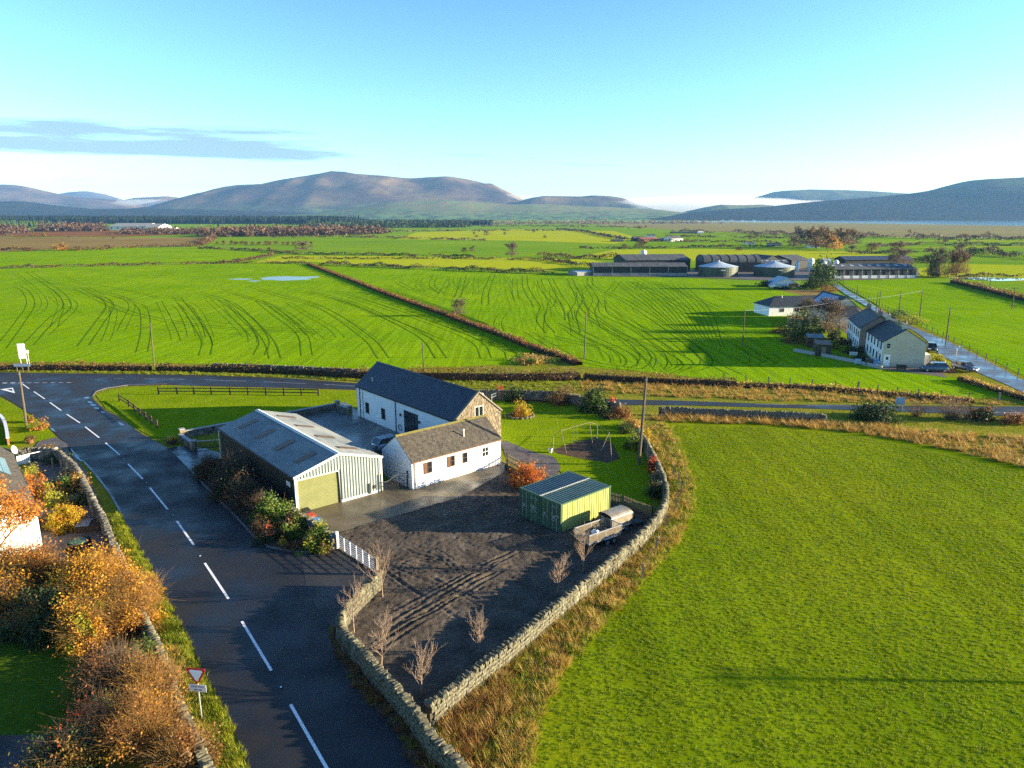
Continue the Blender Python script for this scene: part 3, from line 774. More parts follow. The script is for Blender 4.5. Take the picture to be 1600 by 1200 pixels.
M['white_wall'] = mat('white_harling', [(0.68, 0.67, 0.66), (0.80, 0.79, 0.78)], 0.5, 0.9, 0.2, bump=0.5, bscale=22, bdist=0.02, fine=0.06, fscale=9)
M['slate_blue'] = mat('blue_slate', [(0.020, 0.028, 0.045), (0.038, 0.048, 0.068)], 0.8, 0.5, 0.45, fine=0.25, fscale=5)
M['slate_old'] = mat('old_slate', [(0.035, 0.030, 0.025), (0.075, 0.064, 0.052), (0.115, 0.10, 0.075)], 3.0, 0.8, 0.3, fine=0.3, fscale=12)
M['lichen'] = mat('mossy_ridge', [(0.12, 0.11, 0.04), (0.21, 0.18, 0.05)], 3, 0.9, 0.1)
M['rubble'] = mat('rubble_stone', [(0.09, 0.07, 0.045), (0.19, 0.15, 0.10), (0.33, 0.27, 0.19)], 2.2, 0.9, 0.2, bump=0.6, bscale=15, fine=0.2)
M['mortar'] = mat('mortar', [(0.16, 0.135, 0.10), (0.24, 0.205, 0.155)], 4, 0.95, 0.1)
M['glass'] = mat('window_glass', [(0.012, 0.015, 0.018)], 1, 0.06, 0.6)
M['frame_brown'] = mat('brown_frame', [(0.045, 0.022, 0.014), (0.075, 0.038, 0.022)], 3, 0.5, 0.3)
M['blind'] = mat('brown_blind', [(0.085, 0.040, 0.024), (0.13, 0.065, 0.038)], 3, 0.7, 0.2)
M['frame_dark'] = mat('dark_frame', [(0.018, 0.02, 0.022), (0.03, 0.03, 0.03)], 3, 0.5, 0.3)
M['iron'] = mat('dark_iron', [(0.012, 0.012, 0.013), (0.03, 0.028, 0.027)], 6, 0.5, 0.4)
M['galv'] = mat('galvanised_steel', [(0.34, 0.35, 0.36), (0.50, 0.51, 0.52)], 5, 0.42, 0.5, metal=0.6)
M['pipe_red'] = mat('brown_downpipe', [(0.16, 0.055, 0.03), (0.22, 0.09, 0.05)], 3, 0.5, 0.4)

# ---- metal shed
SX, SY, SYAW, SW, SL, SE, SR = -18.46, 56.92, 0.70, 8.25, 18.88, 3.38, 4.55
sd1, sd2 = frame_of(SX, SY, SYAW)
shed = thing('metal_shed', 'long metal shed with pale corrugated gable, olive roller door and stained rooflights', 'shed', (SX, SY, 0), SYAW)
zr = lambda x: SE + (SR - SE) * (1 - abs(x - SW / 2) / (SW / 2))
DX0, DX1, DZ = 0.22, 4.0, 3.0
mb = MB()
gable_sheet(mb, 0.12, SW - 0.1, zr, 0.0, 28, 0.065, lambda x: DZ + 0.02 if x < DX1 + 0.02 else 0.22)
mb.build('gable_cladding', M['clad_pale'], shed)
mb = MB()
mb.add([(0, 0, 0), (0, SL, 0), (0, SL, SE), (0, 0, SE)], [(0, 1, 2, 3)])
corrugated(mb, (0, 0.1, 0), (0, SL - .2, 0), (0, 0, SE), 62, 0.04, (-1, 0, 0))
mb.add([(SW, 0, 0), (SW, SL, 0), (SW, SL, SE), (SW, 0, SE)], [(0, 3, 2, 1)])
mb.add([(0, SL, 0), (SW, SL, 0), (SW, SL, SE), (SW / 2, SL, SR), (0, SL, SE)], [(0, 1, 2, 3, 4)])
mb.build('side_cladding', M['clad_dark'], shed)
mb = MB()
for k in range(24):
    z0 = DZ * k / 24
    mb.add([(DX0, 0.10, z0), (DX1, 0.10, z0), (DX1, 0.06, z0 + DZ / 48), (DX0, 0.06, z0 + DZ / 48), (DX1, 0.10, z0 + DZ / 24), (DX0, 0.10, z0 + DZ / 24)], [(0, 1, 2, 3), (3, 2, 4, 5)])
mb.build('roller_door', M['door_lime'], shed)
mb = MB(); mb.box(DX1, DX1 + 0.16, -0.05, 0.06, 0, DZ + 0.1); mb.build('door_guide', M['frame_dark'], shed)
mb = MB(); mb.box(DX0, DX1, -0.06, 0.04, DZ - 0.02, DZ + 0.08); mb.build('door_lintel', M['trim_white'], shed)
mb = MB(); mb.box(DX1 + 0.16, SW - 0.1, -0.06, 0.0, 0.0, 0.22); mb.build('plinth', M['trim_white'], shed)
for side in (0, 1):
    # roof slope as corrugated sheets, one object per slope, rooflights and ridge proud of it
    xs0, xs1 = (-0.18, SW / 2) if side == 0 else (SW / 2, SW + 0.18)
    za = (SR - SE) / (SW / 2)
    ze = SE - 0.18 * za
    mb = MB()
    if side == 0:
        corrugated(mb, (xs0, -0.12, ze + .03), (0, SL + .24, 0), (SW / 2 + .18, 0, SR - ze), 40, 0.035, (-.26, 0, .96))
    else:
        corrugated(mb, (SW + 0.18, -0.12, ze + .03), (0, SL + .24, 0), (-(SW / 2 + .18), 0, SR - ze), 40, 0.035, (.26, 0, .96))
    mb.build('roof_slope', M['roof_metal'], shed)
    for yy in (2.4, 7.0, 11.6, 16.2):
        f0, f1 = 0.30, 0.74
        def rp(f, y, dz):
            x = xs0 + (SW / 2 + .18) * f if side == 0 else xs1 - (SW / 2 + .18) * f
            return (x, y, ze + .03 + (SR - ze) * f + dz)
        mb = MB()
        mb.slab([rp(f0, yy - .42, .045), rp(f1, yy - .42, .045), rp(f1, yy + .42, .045), rp(f0, yy + .42, .045)], (0, 0, 0.03))
        mb.build('rooflight', M['rooflight'], shed)
mb = MB()
mb.slab([(SW / 2 - .26, -0.14, SR + .01), (SW / 2, -.14, SR + .085), (SW / 2, SL + .14, SR + .085), (SW / 2 - .26, SL + .14, SR + .01)], (0, 0, .02))
mb.slab([(SW / 2, -.14, SR + .085), (SW / 2 + .26, -0.14, SR + .01), (SW / 2 + .26, SL + .14, SR + .01), (SW / 2, SL + .14, SR + .085)], (0, 0, .02))
mb.build('ridge_cap', M['trim_white'], shed)
for s in (0, 1):
    a = (-0.18, -0.13, ze + .0) if s == 0 else (SW + .18, -0.13, ze + .0)
    mb = MB(); mb.beam(a, (SW / 2, -0.13, SR + .03), 0.07, 0.2); mb.build('barge_board', M['trim_white'], shed)
mb = MB(); mb.box(-0.09, 0.14, -0.1, 0.1, 0, SE); mb.build('corner_trim', M['trim_white'], shed)
mb = MB(); mb.box(SW - 0.12, SW + 0.08, -0.1, 0.1, 0, SE); mb.build('corner_trim', M['trim_white'], shed)
mb = MB(); mb.beam((-0.22, -0.12, ze - 0.02), (-0.22, SL + 0.12, ze - 0.02), 0.12, 0.12); mb.build('gutter', M['iron'], shed)
mb = MB(); mb.tube([(-0.16, SL - .05, 0), (-0.16, SL - .05, ze)], 0.06, 8); mb.build('downpipe', M['trim_white'], shed)
u, z = wall_uv((SX, SY), sd2, 451.6, 755.6)
mb = MB(); mb.box(-0.075, -0.05, u - .4, u + .4, z - .22, z + .22); mb.build('notice_plate', M['trim_white'], shed)
for px_, py_, w_, h_ in ((577, 763, .1, .5), (585, 760, .1, .16)):
    u, z = wall_uv((SX, SY), sd1, px_, py_)
    mb = MB(); mb.box(u - w_, u + w_, -0.14, -0.045, z - h_, z + h_); mb.build('meter_box', M['iron'], shed)

# ---- slates laid as real pieces
def lay_slates(name, root, m, e0, e1, r0, r1, sw, sh, lift=0.02, seed=1, kind='stuff'):
    """Courses of slates on the slope between eave e0-e1 and ridge r0-r1 (local points)."""
    rs_ = random.Random(seed)
    e0, e1, r0, r1 = map(Vector, (e0, e1, r0, r1))
    L = (e1 - e0).length; S = (r0 - e0).length
    up = (r0 - e0).normalized(); al = (e1 - e0).normalized()
    n = al.cross(up).normalized()
    if n.z < 0: n = -n
    rows = int(S / sh); cols = int(L / sw)
    mb = MB()
    for r in range(rows):
        for c in range(cols + 1):
            a = c * sw - (sw / 2 if r % 2 else 0) + .008
            b = min(a + sw - .016, L); a = max(a, 0)
            if b - a < .05: continue
            s0, s1 = r * sh, min(S, r * sh + sh * 1.25)
            t0, t1 = lift + 0.02 + rs_.uniform(0, .012), lift + rs_.uniform(-.004, .004)
            p = [e0 + al * a + up * s0 + n * t0, e0 + al * b + up * s0 + n * (t0 + rs_.uniform(-.005, .005)), e0 + al * b + up * s1 + n * t1, e0 + al * a + up * s1 + n * t1]
            q = [p[0] - n * .018, p[1] - n * .018]
            mb.add(p + q, [(0, 1, 2, 3), (0, 4, 5, 1)])
    o = mb.build(name, m, root)
    o['kind'] = kind
    return o
def window(root, P0, D, px, py, nrm_local, along_local, w, h, framem, bars, sill=True, blindm=None, depth=0.06, off=0.0):
    """Window centred where pixel (px, py) meets the wall; local frame: wall point = base + along*s, outward nrm."""
    s, z = wall_uv(P0, D, px, py)
    return put_window(root, s, z, nrm_local, along_local, w, h, framem, bars, sill, blindm)
def put_window(root, s, z, base, axes, w, h, framem, bars, sill=True, blindm=None, panem=None):
    al, n = Vector(axes[0]), Vector(axes[1])
    base = Vector(base)
    def pt(a, b, d): return base + al * (s + a) + Vector((0, 0, z + b)) + n * d
    def bx(mb, a0, a1, b0, b1, d0, d1, mi=0):
        mb.add([pt(a0, b0, d0), pt(a1, b0, d0), pt(a1, b1, d0), pt(a0, b1, d0), pt(a0, b0, d1), pt(a1, b0, d1), pt(a1, b1, d1), pt(a0, b1, d1)],
               [(0, 3, 2, 1), (4, 5, 6, 7), (0, 1, 5, 4), (1, 2, 6, 5), (2, 3, 7, 6), (3, 0, 4, 7)], mi)
    t = 0.07
    mb = MB()
    for a0, a1, b0, b1 in ((-w / 2, w / 2, -h / 2, -h / 2 + t), (-w / 2, w / 2, h / 2 - t, h / 2), (-w / 2, -w / 2 + t, -h / 2 + t, h / 2 - t), (w / 2 - t, w / 2, -h / 2 + t, h / 2 - t)):
        bx(mb, a0, a1, b0, b1, 0.012, 0.045)
    for k in range(1, bars[0]):
        a = -w / 2 + w * k / bars[0]; bx(mb, a - .025, a + .025, -h / 2 + t, h / 2 - t, 0.014, 0.04)
    for k in range(1, bars[1]):
        b = -h / 2 + h * k / bars[1]; bx(mb, -w / 2 + t, w / 2 - t, b - .025, b + .025, 0.016, 0.042)
    fr = mb.build('window', framem, root)
    mb = MB(); bx(mb, -w / 2 + t, w / 2 - t, -h / 2 + t, h / 2 - t, 0.004, 0.012)
    mb.build('pane', panem or M['glass'], fr)
    if blindm:
        mb = MB(); bx(mb, -w / 2 + t, -w / 2 + t + (w - 2 * t) * .52, -h / 2 + t, h / 2 - t, 0.0125, 0.0135)
        mb.build('blind', blindm, fr)
    if sill:
        mb = MB(); bx(mb, -w / 2 - .08, w / 2 + .08, -h / 2 - .09, -h / 2, 0.0, 0.1)
        mb.build('sill', M['trim_white'], fr)
    return fr

# ---- white cottage
CX, CY, CYAW, CW, CL, CE, CR = -12.8, 66.49, -0.85, 5.27, 10.89, 2.72, 4.59
cd1, cd2 = frame_of(CX, CY, CYAW)
cot = thing('cottage', 'low white cottage with old brown slate roof and four brown windows', 'cottage', (CX, CY, 0), CYAW)
mb = MB()
mb.add([(0, 0, 0), (CW, 0, 0), (CW, CL, 0), (0, CL, 0), (0, 0, CE), (CW, 0, CE), (CW, CL, CE), (0, CL, CE), (CW / 2, 0, CR), (CW / 2, CL, CR)],
       [(0, 1, 5, 8, 4), (1, 2, 6, 5), (2, 3, 7, 9, 6), (3, 0, 4, 7)])
mb.build('wall', M['white_wall'], cot)
ov, za = 0.12, (CR - CE) / (CW / 2)
roof = MB()
for s in (0, 1):
    xe = -ov if s == 0 else CW + ov
    a, b = (xe, -.06, CE - ov * za + .02), (xe, CL + .06, CE - ov * za + .02)
    c, d = (CW / 2, CL + .06, CR + .02), (CW / 2, -.06, CR + .02)
    roof.slab([a, b, c, d], (0, 0, .05))
rf = roof.build('roof', M['slate_old'], cot)
lay_slates('slates', rf, M['slate_old'], (CW + ov, -.06, CE - ov * za + .06), (CW + ov, CL + .06, CE - ov * za + .06), (CW / 2, -.06, CR + .06), (CW / 2, CL + .06, CR + .06), 0.30, 0.2, 0.015, 3)
mb = MB()
for k in range(24):
    y0 = -.06 + (CL + .12) * k / 24
    for s in (-1, 1):
        mb.slab([(CW / 2, y0 + .01, CR + .14), (CW / 2, y0 + (CL + .12) / 24 - .01, CR + .14), (CW / 2 + s * .19, y0 + (CL + .12) / 24 - .01, CR + .14 - .19 * za + random.uniform(0, .015)), (CW / 2 + s * .19, y0 + .01, CR + .14 - .19 * za)], (0, 0, .025))
mb.build('ridge_tiles', M['lichen'], rf)
mb = MB(); mb.beam((CW + ov + .02, 0.0, CE - ov * za - .02), (CW + ov + .02, CL, CE - ov * za - .02), .1, .08); mb.build('gutter', M['pipe_red'], cot)
u, z = wall_uv((CX + cd1[0] * CW, CY + cd1[1] * CW), cd2, 648, 740)
mb = MB(); mb.tube([(CW + .08, u, 0), (CW + .08, u, CE - .12)], 0.045, 8); mb.build('downpipe', M['pipe_red'], cot)
front = ((CX + cd1[0] * CW, CY + cd1[1] * CW), cd2)
for i, (px_, py_, w_, h_) in enumerate([(668.4, 730.5, .98, 1.12), (704.6, 720.5, .92, 1.08), (726.6, 714.8, .62, 1.05), (758, 705.6, .85, 1.0)]):
    s, z = wall_uv(*front, px_, py_)
    put_window(cot, s, z, (CW, 0, 0), ((0, 1, 0), (1, 0, 0)), w_, h_, M['frame_brown'] if i < 3 else M['trim_white'], (2 if i != 2 else 1, 2), True, M['blind'] if i < 2 else None)
s, z = wall_uv(*front, 741, 723)
mb = MB(); mb.box(CW, CW + .06, s - .3, s + .3, z - .12, z + .3); mb.build('vent_cover', M['galv'], cot)
# flue on the front slope
fx, fy = CW * .8, 6.9
fz = CE + (CW - fx) * za
mb = MB(); mb.tube([(fx, fy, fz), (fx, fy, fz + .75)], .075, 10); mb.tube([(fx, fy, fz + .75), (fx, fy, fz + .85)], .11, 10); mb.build('flue', M['trim_white'], rf)
u, z = wall_uv((CX, CY), cd1, 618, 704)
mb = MB(); mb.box(u - .12, u + .12, -.1, 0, z - .08, z + .08); mb.build('gable_lamp', M['trim_white'], cot)

# ---- long barn house
BX, BY, BYAW, BW, BL, BE, BR = -5.99, 71.89, 0.71, 6.28, 21.23, 4.01, 6.55
bd1, bd2 = frame_of(BX, BY, BYAW)
barn = thing('barn_house', 'long white converted barn with dark blue slate roof and rubble stone gable', 'house', (BX, BY, 0), BYAW)
mb = MB()
mb.add([(0, 0, 0), (BW, 0, 0), (BW, BL, 0), (0, BL, 0), (0, 0, BE), (BW, 0, BE), (BW, BL, BE), (0, BL, BE), (BW / 2, BL, BR), (BW / 2, 0, BR)],
       [(0, 3, 7, 4), (1, 5, 6, 2), (2, 6, 8, 7, 3)])
mb.build('wall', M['white_wall'], barn)
# rubble gable: mortar bed with stones standing proud
mb = MB(); mb.add([(0, 0, 0), (BW, 0, 0), (BW, 0, BE), (BW / 2, 0, BR), (0, 0, BE)], [(0, 1, 2, 3, 4)])
sg = mb.build('stone_gable', M['mortar'], barn)
rg = random.Random(5)
zb = lambda x: BE + (BR - BE) * (1 - abs(x - BW / 2) / (BW / 2))
gw_s, gw_z = wall_uv((BX, BY), bd1, 748, 643)
mb = MB(); z = 0.02
while z < BR - .1:
    h = rg.uniform(.16, .27); x = rg.uniform(-.1, 0.02)
    while x < BW:
        w = rg.uniform(.22, .5); x0, x1 = max(0.01, x + .015), min(BW - .01, x + w - .015)
        zt = min(zb(x0), zb(x1)) - .02
        if x1 - x0 > .08 and z + h * .4 < zt and not (abs((x0 + x1) / 2 - gw_s) < .75 and abs(z + h / 2 - gw_z) < .72):
            t = min(z + h - .02, zt); pr = -rg.uniform(.02, .065); j = lambda: rg.uniform(-.018, .018)
            f = [(x0 + j(), 0, z + j()), (x1 + j(), 0, z + j()), (x1 + j(), 0, t + j()), (x0 + j(), 0, t + j())]
            cxm, czm = (x0 + x1) / 2, (z + t) / 2
            g = [(cxm + (a[0] - cxm) * .82, pr, czm + (a[2] - czm) * .8) for a in f]
            mb.add(f + g, [(4, 5, 6, 7), (0, 1, 5, 4), (1, 2, 6, 5), (2, 3, 7, 6), (3, 0, 4, 7)])
        x += w
    z += h
o = mb.build('stones', M['rubble'], sg); o['kind'] = 'stuff'
za = (BR - BE) / (BW / 2)
ov = .16
mb = MB()
for s in (0, 1):
    xe = -ov if s == 0 else BW + ov
    mb.slab([(xe, .03, BE - ov * za + .02), (xe, BL + .05, BE - ov * za + .02), (BW / 2, BL + .05, BR + .02), (BW / 2, .03, BR + .02)], (0, 0, .06))
rf = mb.build('roof', M['slate_blue'], barn)
lay_slates('slates', rf, M['slate_blue'], (-ov, .03, BE - ov * za + .07), (-ov, BL + .05, BE - ov * za + .07), (BW / 2, .03, BR + .07), (BW / 2, BL + .05, BR + .07), 0.32, 0.25, 0.012, 9)
mb = MB()
for k in range(40):
    y0 = .03 + (BL) * k / 40
    for s in (-1, 1):
        mb.slab([(BW / 2, y0 + .01, BR + .15), (BW / 2, y0 + BL / 40 - .01, BR + .15), (BW / 2 + s * .2, y0 + BL / 40 - .01, BR + .15 - .2 * za), (BW / 2 + s * .2, y0 + .01, BR + .15 - .2 * za)], (0, 0, .025))
mb.build('ridge_tiles', M['slate_blue'], rf)
for s in (0, 1):   # sandstone skews of the gable
    a = (-.1, .0, BE + .0) if s == 0 else (BW + .1, .0, BE + .0)
    mb = MB(); mb.beam(a, (BW / 2, 0, BR + .1), .34, .14); mb.build('skew', M['mortar'], barn)
left = ((BX, BY), bd2)
for px_, py_, w_, h_ in [(574, 637, .85, 1.35), (599, 646.5, .85, 1.35)]:
    s, z = wall_uv(*left, px_, py_)
    put_window(barn, s, z, (0, 0, 0), ((0, 1, 0), (-1, 0, 0)), w_, h_, M['frame_dark'], (2, 3))
s0, z0 = wall_uv(*left, 632, 660); s1, z1 = wall_uv(*left, 653.6, 668)
sm, zt = (s0 + s1) / 2, 3.05
fr = put_window(barn, sm, zt / 2 + .05, (0, 0, 0), ((0, 1, 0), (-1, 0, 0)), abs(s0 - s1), zt, M['frame_dark'], (4, 3), False)
fr.name = 'glazed_door'
for px_ in (563.8, 568, 618.4):
    s, z = wall_uv(*left, px_, 640)
    mb = MB(); mb.tube([(-.07, s, 0), (-.07, s, BE - .2)], .05, 8); mb.build('downpipe', M['iron'] if px_ != 568 else M['trim_white'], barn)
mb = MB(); mb.beam((-ov - .03, .1, BE - ov * za - .02), (-ov - .03, BL, BE - ov * za - .02), .12, .1); mb.build('gutter', M['iron'], barn)
for px_, py_ in ((626.4, 648), (656, 659.6)):
    s, z = wall_uv(*left, px_, py_)
    mb = MB(); mb.box(-.16, 0, s - .1, s + .1, z - .14, z + .14); mb.build('wall_lantern', M['iron'], barn)
s, z = wall_uv(*left, 625.6, 672)
mb = MB(); t_ = [(-.06, s + .34 * math.cos(k * math.pi / 8), max(.06, z) + .34 + .34 * math.sin(k * math.pi / 8)) for k in range(17)]; mb.tube(t_, .035, 6); mb.build('hose_reel', M['iron'], barn)
put_window(barn, gw_s, gw_z, (0, -.03, 0), ((1, 0, 0), (0, -1, 0)), 1.2, 1.25, M['trim_white'], (2, 1), True, None)
px_, py_ = 574, 597
mb = MB(); fx = .9; fz = BE + fx * za
mb.tube([(fx, BL - 2.6, fz), (fx, BL - 2.6, fz + .5), (fx - .12, BL - 2.6, fz + .56)], .06, 8); mb.build('vent_pipe', M['trim_white'], rf)
# aerial and dish by the right eave
mb = MB(); ax, ay = BW - .5, 1.0; az = BE + (BW - ax) * za
mb.tube([(ax, ay, az), (ax, ay, az + 1.3)], .03, 6); mb.tube([(ax - .1, ay, az + 1.25), (ax + .9, ay + .3, az + 1.25)], .02, 5); mb.tube([(ax - .1, ay, az + .95), (ax + .9, ay + .3, az + .95)], .02, 5)
for k in range(4): mb.tube([(ax + .2 * k, ay - .25 + .07 * k, az + 1.25), (ax + .2 * k, ay + .25 + .07 * k, az + 1.25)], .012, 4)
mb.build('aerial', M['galv'], rf)
mb = MB(); mb.lathe([(0.0, 0.0), (.15, .02), (.28, .08), (.33, .14), (.28, .1), (0, .02)], 14)
o = mb.build('satellite_dish', M['trim_white'], rf, True, (BW - .9, 2.2, az + .95), (1.2, 0, .6))

# ---- two shipping containers side by side
M['cont_side'] = mat('lime_container_side', [(0.26, 0.28, 0.07), (0.35, 0.355, 0.11)], 0.9, 0.5, 0.4, fine=0.08)
M['cont_door'] = mat('green_container_door', [(0.028, 0.070, 0.036), (0.05, 0.105, 0.055)], 1.0, 0.5, 0.4, fine=0.1)
M['cont_roof'] = mat('green_container_roof', [(0.07, 0.115, 0.09), (0.115, 0.17, 0.135)], 0.8, 0.45, 0.4, fine=0.12)
M['cont_roof_b'] = mat('blue_container_roof', [(0.035, 0.065, 0.075), (0.06, 0.10, 0.11)], 0.8, 0.4, 0.45, fine=0.12)
M['figures'] = mat('faded_lettering', [(0.22, 0.30, 0.24), (0.34, 0.40, 0.34)], 6, .6)
KX, KY, KYAW = 0.645, 56.57, -0.839
def container(x0, label, roofm):
    d1, d2 = frame_of(KX, KY, KYAW)
    W_, L_, H_ = 2.42, 6.06, 2.59
    t = thing('shipping_container', label, 'container', (KX + d1[0] * x0, KY + d1[1] * x0, 0), KYAW, 'shipping containers in the yard')
    mb = MB(); corrugated(mb, (.1, .06, H_ - .05), (0, L_ - .12, 0), (W_ - .2, 0, 0), 19, .05, (0, 0, 1)); mb.build('roof', roofm, t)
    mb = MB(); corrugated(mb, (W_ - .05, .12, .14), (0, L_ - .24, 0), (0, 0, H_ - .26), 20, .036, (1, 0, 0)); mb.build('side_wall', M['cont_side'], t)
    mb = MB(); corrugated(mb, (.05, .12, .14), (0, L_ - .24, 0), (0, 0, H_ - .26), 20, .036, (-1, 0, 0)); mb.build('side_wall', M['cont_side'], t)
    mb = MB(); corrugated(mb, (.1, L_ - .05, .14), (W_ - .2, 0, 0), (0, 0, H_ - .26), 8, .036, (0, 1, 0)); mb.build('end_wall', M['cont_door'], t)
    for x in (0, W_ - .14):
        MB().box(x, x + .14, -.02, .12, .0, H_ - .12).build('corner_post', M['cont_door'], t); MB().box(x, x + .14, L_ - .12, L_, .0, H_ - .12).build('corner_post', M['cont_door'], t)
    for x in (0, W_ - .1): MB().box(x, x + .1, .12, L_ - .12, H_ - .12, H_ - .005).build('rail', M['cont_door'], t); MB().box(x, x + .1, .12, L_ - .12, 0.02, .15).build('rail', M['cont_door'], t)
    mb = MB()
    mb.box(.14, W_ - .14, -.02, .1, H_ - .14, H_ - .005); MB().box(.14, W_ - .14, -.02, .1, .02, .14).build('rail', M['cont_door'], t); MB().box(.14, W_ - .14, L_ - .1, L_, H_ - .12, H_ - .005).build('rail', M['cont_door'], t)
    mb.build('rail', M['cont_door'], t)
    for x in (-.01, W_ - .17):
        for y in (-.03, L_ - .15):
            mb = MB(); mb.box(x, x + .18, y, y + .18, H_ - .12, H_ + .012); mb.build('corner_casting', M['cont_door'], t)
    for k in (0, 1):
        a = .15 + k * (W_ / 2 - .14); b = a + W_ / 2 - .165
        mb = MB(); corrugated(mb, (a, .03, .16), (b - a, 0, 0), (0, 0, H_ - .33), 4, .03, (0, -1, 0), 0, .6, .1); dr = mb.build('door', M['cont_door'], t)
        for f in (.27, .73):
            x = a + (b - a) * f
            mb = MB(); mb.tube([(x, -.035, .1), (x, -.035, H_ - .12)], .02, 6); mb.box(x - .04, x + .04, -.06, -.01, .95, 1.1); mb.build('lock_rod', M['galv'], dr)
        mb = MB(); mb.box(a + .35, a + .75, -.07, -.035, 1.12, 1.17); mb.build('handle', M['galv'], dr)
        if k == 1:   # painted figures too small to read: rows of pale marks
            mb = MB(); rr = random.Random(int(x0 * 10) + 3)
            for zrow in (2.15, 2.05, 1.5, 1.42, 1.34, 1.26, .95, .86):
                x = a + .12
                while x < b - .12:
                    w = rr.uniform(.05, .16)
                    if rr.random() < .6: mb.box(x, x + w, -.0145, -.005, zrow, zrow + .04)
                    x += w + .05
            o = mb.build('painted_figures', M['figures'], dr); o['kind'] = 'stuff'
        mb = MB(); mb.box(a + .36, a + .56, -.045, -.005, 1.22, 1.34); mb.build('lock_box', M['galv'], dr)
    return t
container(0.0, 'left shipping container with dark blue-grey roof, beside the orange maple', M['cont_roof_b'])
container(2.49, 'right shipping container with sunlit lime side, behind the caged trailer', M['cont_roof'])
d1, d2 = frame_of(KX, KY, KYAW)
mb = MB(); mb.box(2.415, 2.495, -.02, 6.04, 2.594, 2.62)
tag(mb.build('cover_strip', M['galv'], None, False, (KX, KY, 0), (0, 0, KYAW)), 'narrow pale cover strip over the joint between the two container roofs', 'cover strip')
# ================================================================ dry stone walls
M['drystone'] = mat('drystone', [(0.05, 0.047, 0.04), (0.12, 0.112, 0.095), (0.24, 0.225, 0.18)], 1.6, 0.95, 0.15, bump=0.6, bscale=14, fine=0.35, fscale=16)
M['drystone_pale'] = mat('lichened_drystone', [(0.05, 0.047, 0.032), (0.12, 0.11, 0.075), (0.25, 0.235, 0.16)], 1.6, 0.95, 0.15, bump=0.6, bscale=14, fine=0.35, fscale=16)
M['wallcore'] = mat('wall_core', [(0.05, 0.045, 0.035), (0.085, 0.075, 0.06)], 3, 1.0, 0.05)
def stone_mesh(seed, m, flat=1.0):
    r = random.Random(seed)
    bm = bmesh.new(); bmesh.ops.create_cube(bm, size=1.0)
    bmesh.ops.subdivide_edges(bm, edges=bm.edges, cuts=1, use_grid_fill=True)
    for v in bm.verts:
        n = v.co.normalized() * 0.60
        v.co = v.co.lerp(n, 0.30)
        v.co += Vector((r.uniform(-1, 1), r.uniform(-1, 1), r.uniform(-1, 1))) * 0.11
    me = bpy.data.meshes.new('stone'); bm.to_mesh(me); bm.free(); me.materials.append(m)
    return me
STONES = {k: [stone_mesh(i + 31, M[k]) for i in range(10)] for k in ('drystone', 'drystone_pale')}
def mesh_arrays(me):
    v = np.zeros(len(me.vertices) * 3); me.vertices.foreach_get('co', v)
    return v.reshape(-1, 3), np.array([list(p.vertices) for p in me.polygons])
STONE_NP = {k: [mesh_arrays(m) for m in STONES[k]] for k in STONES}
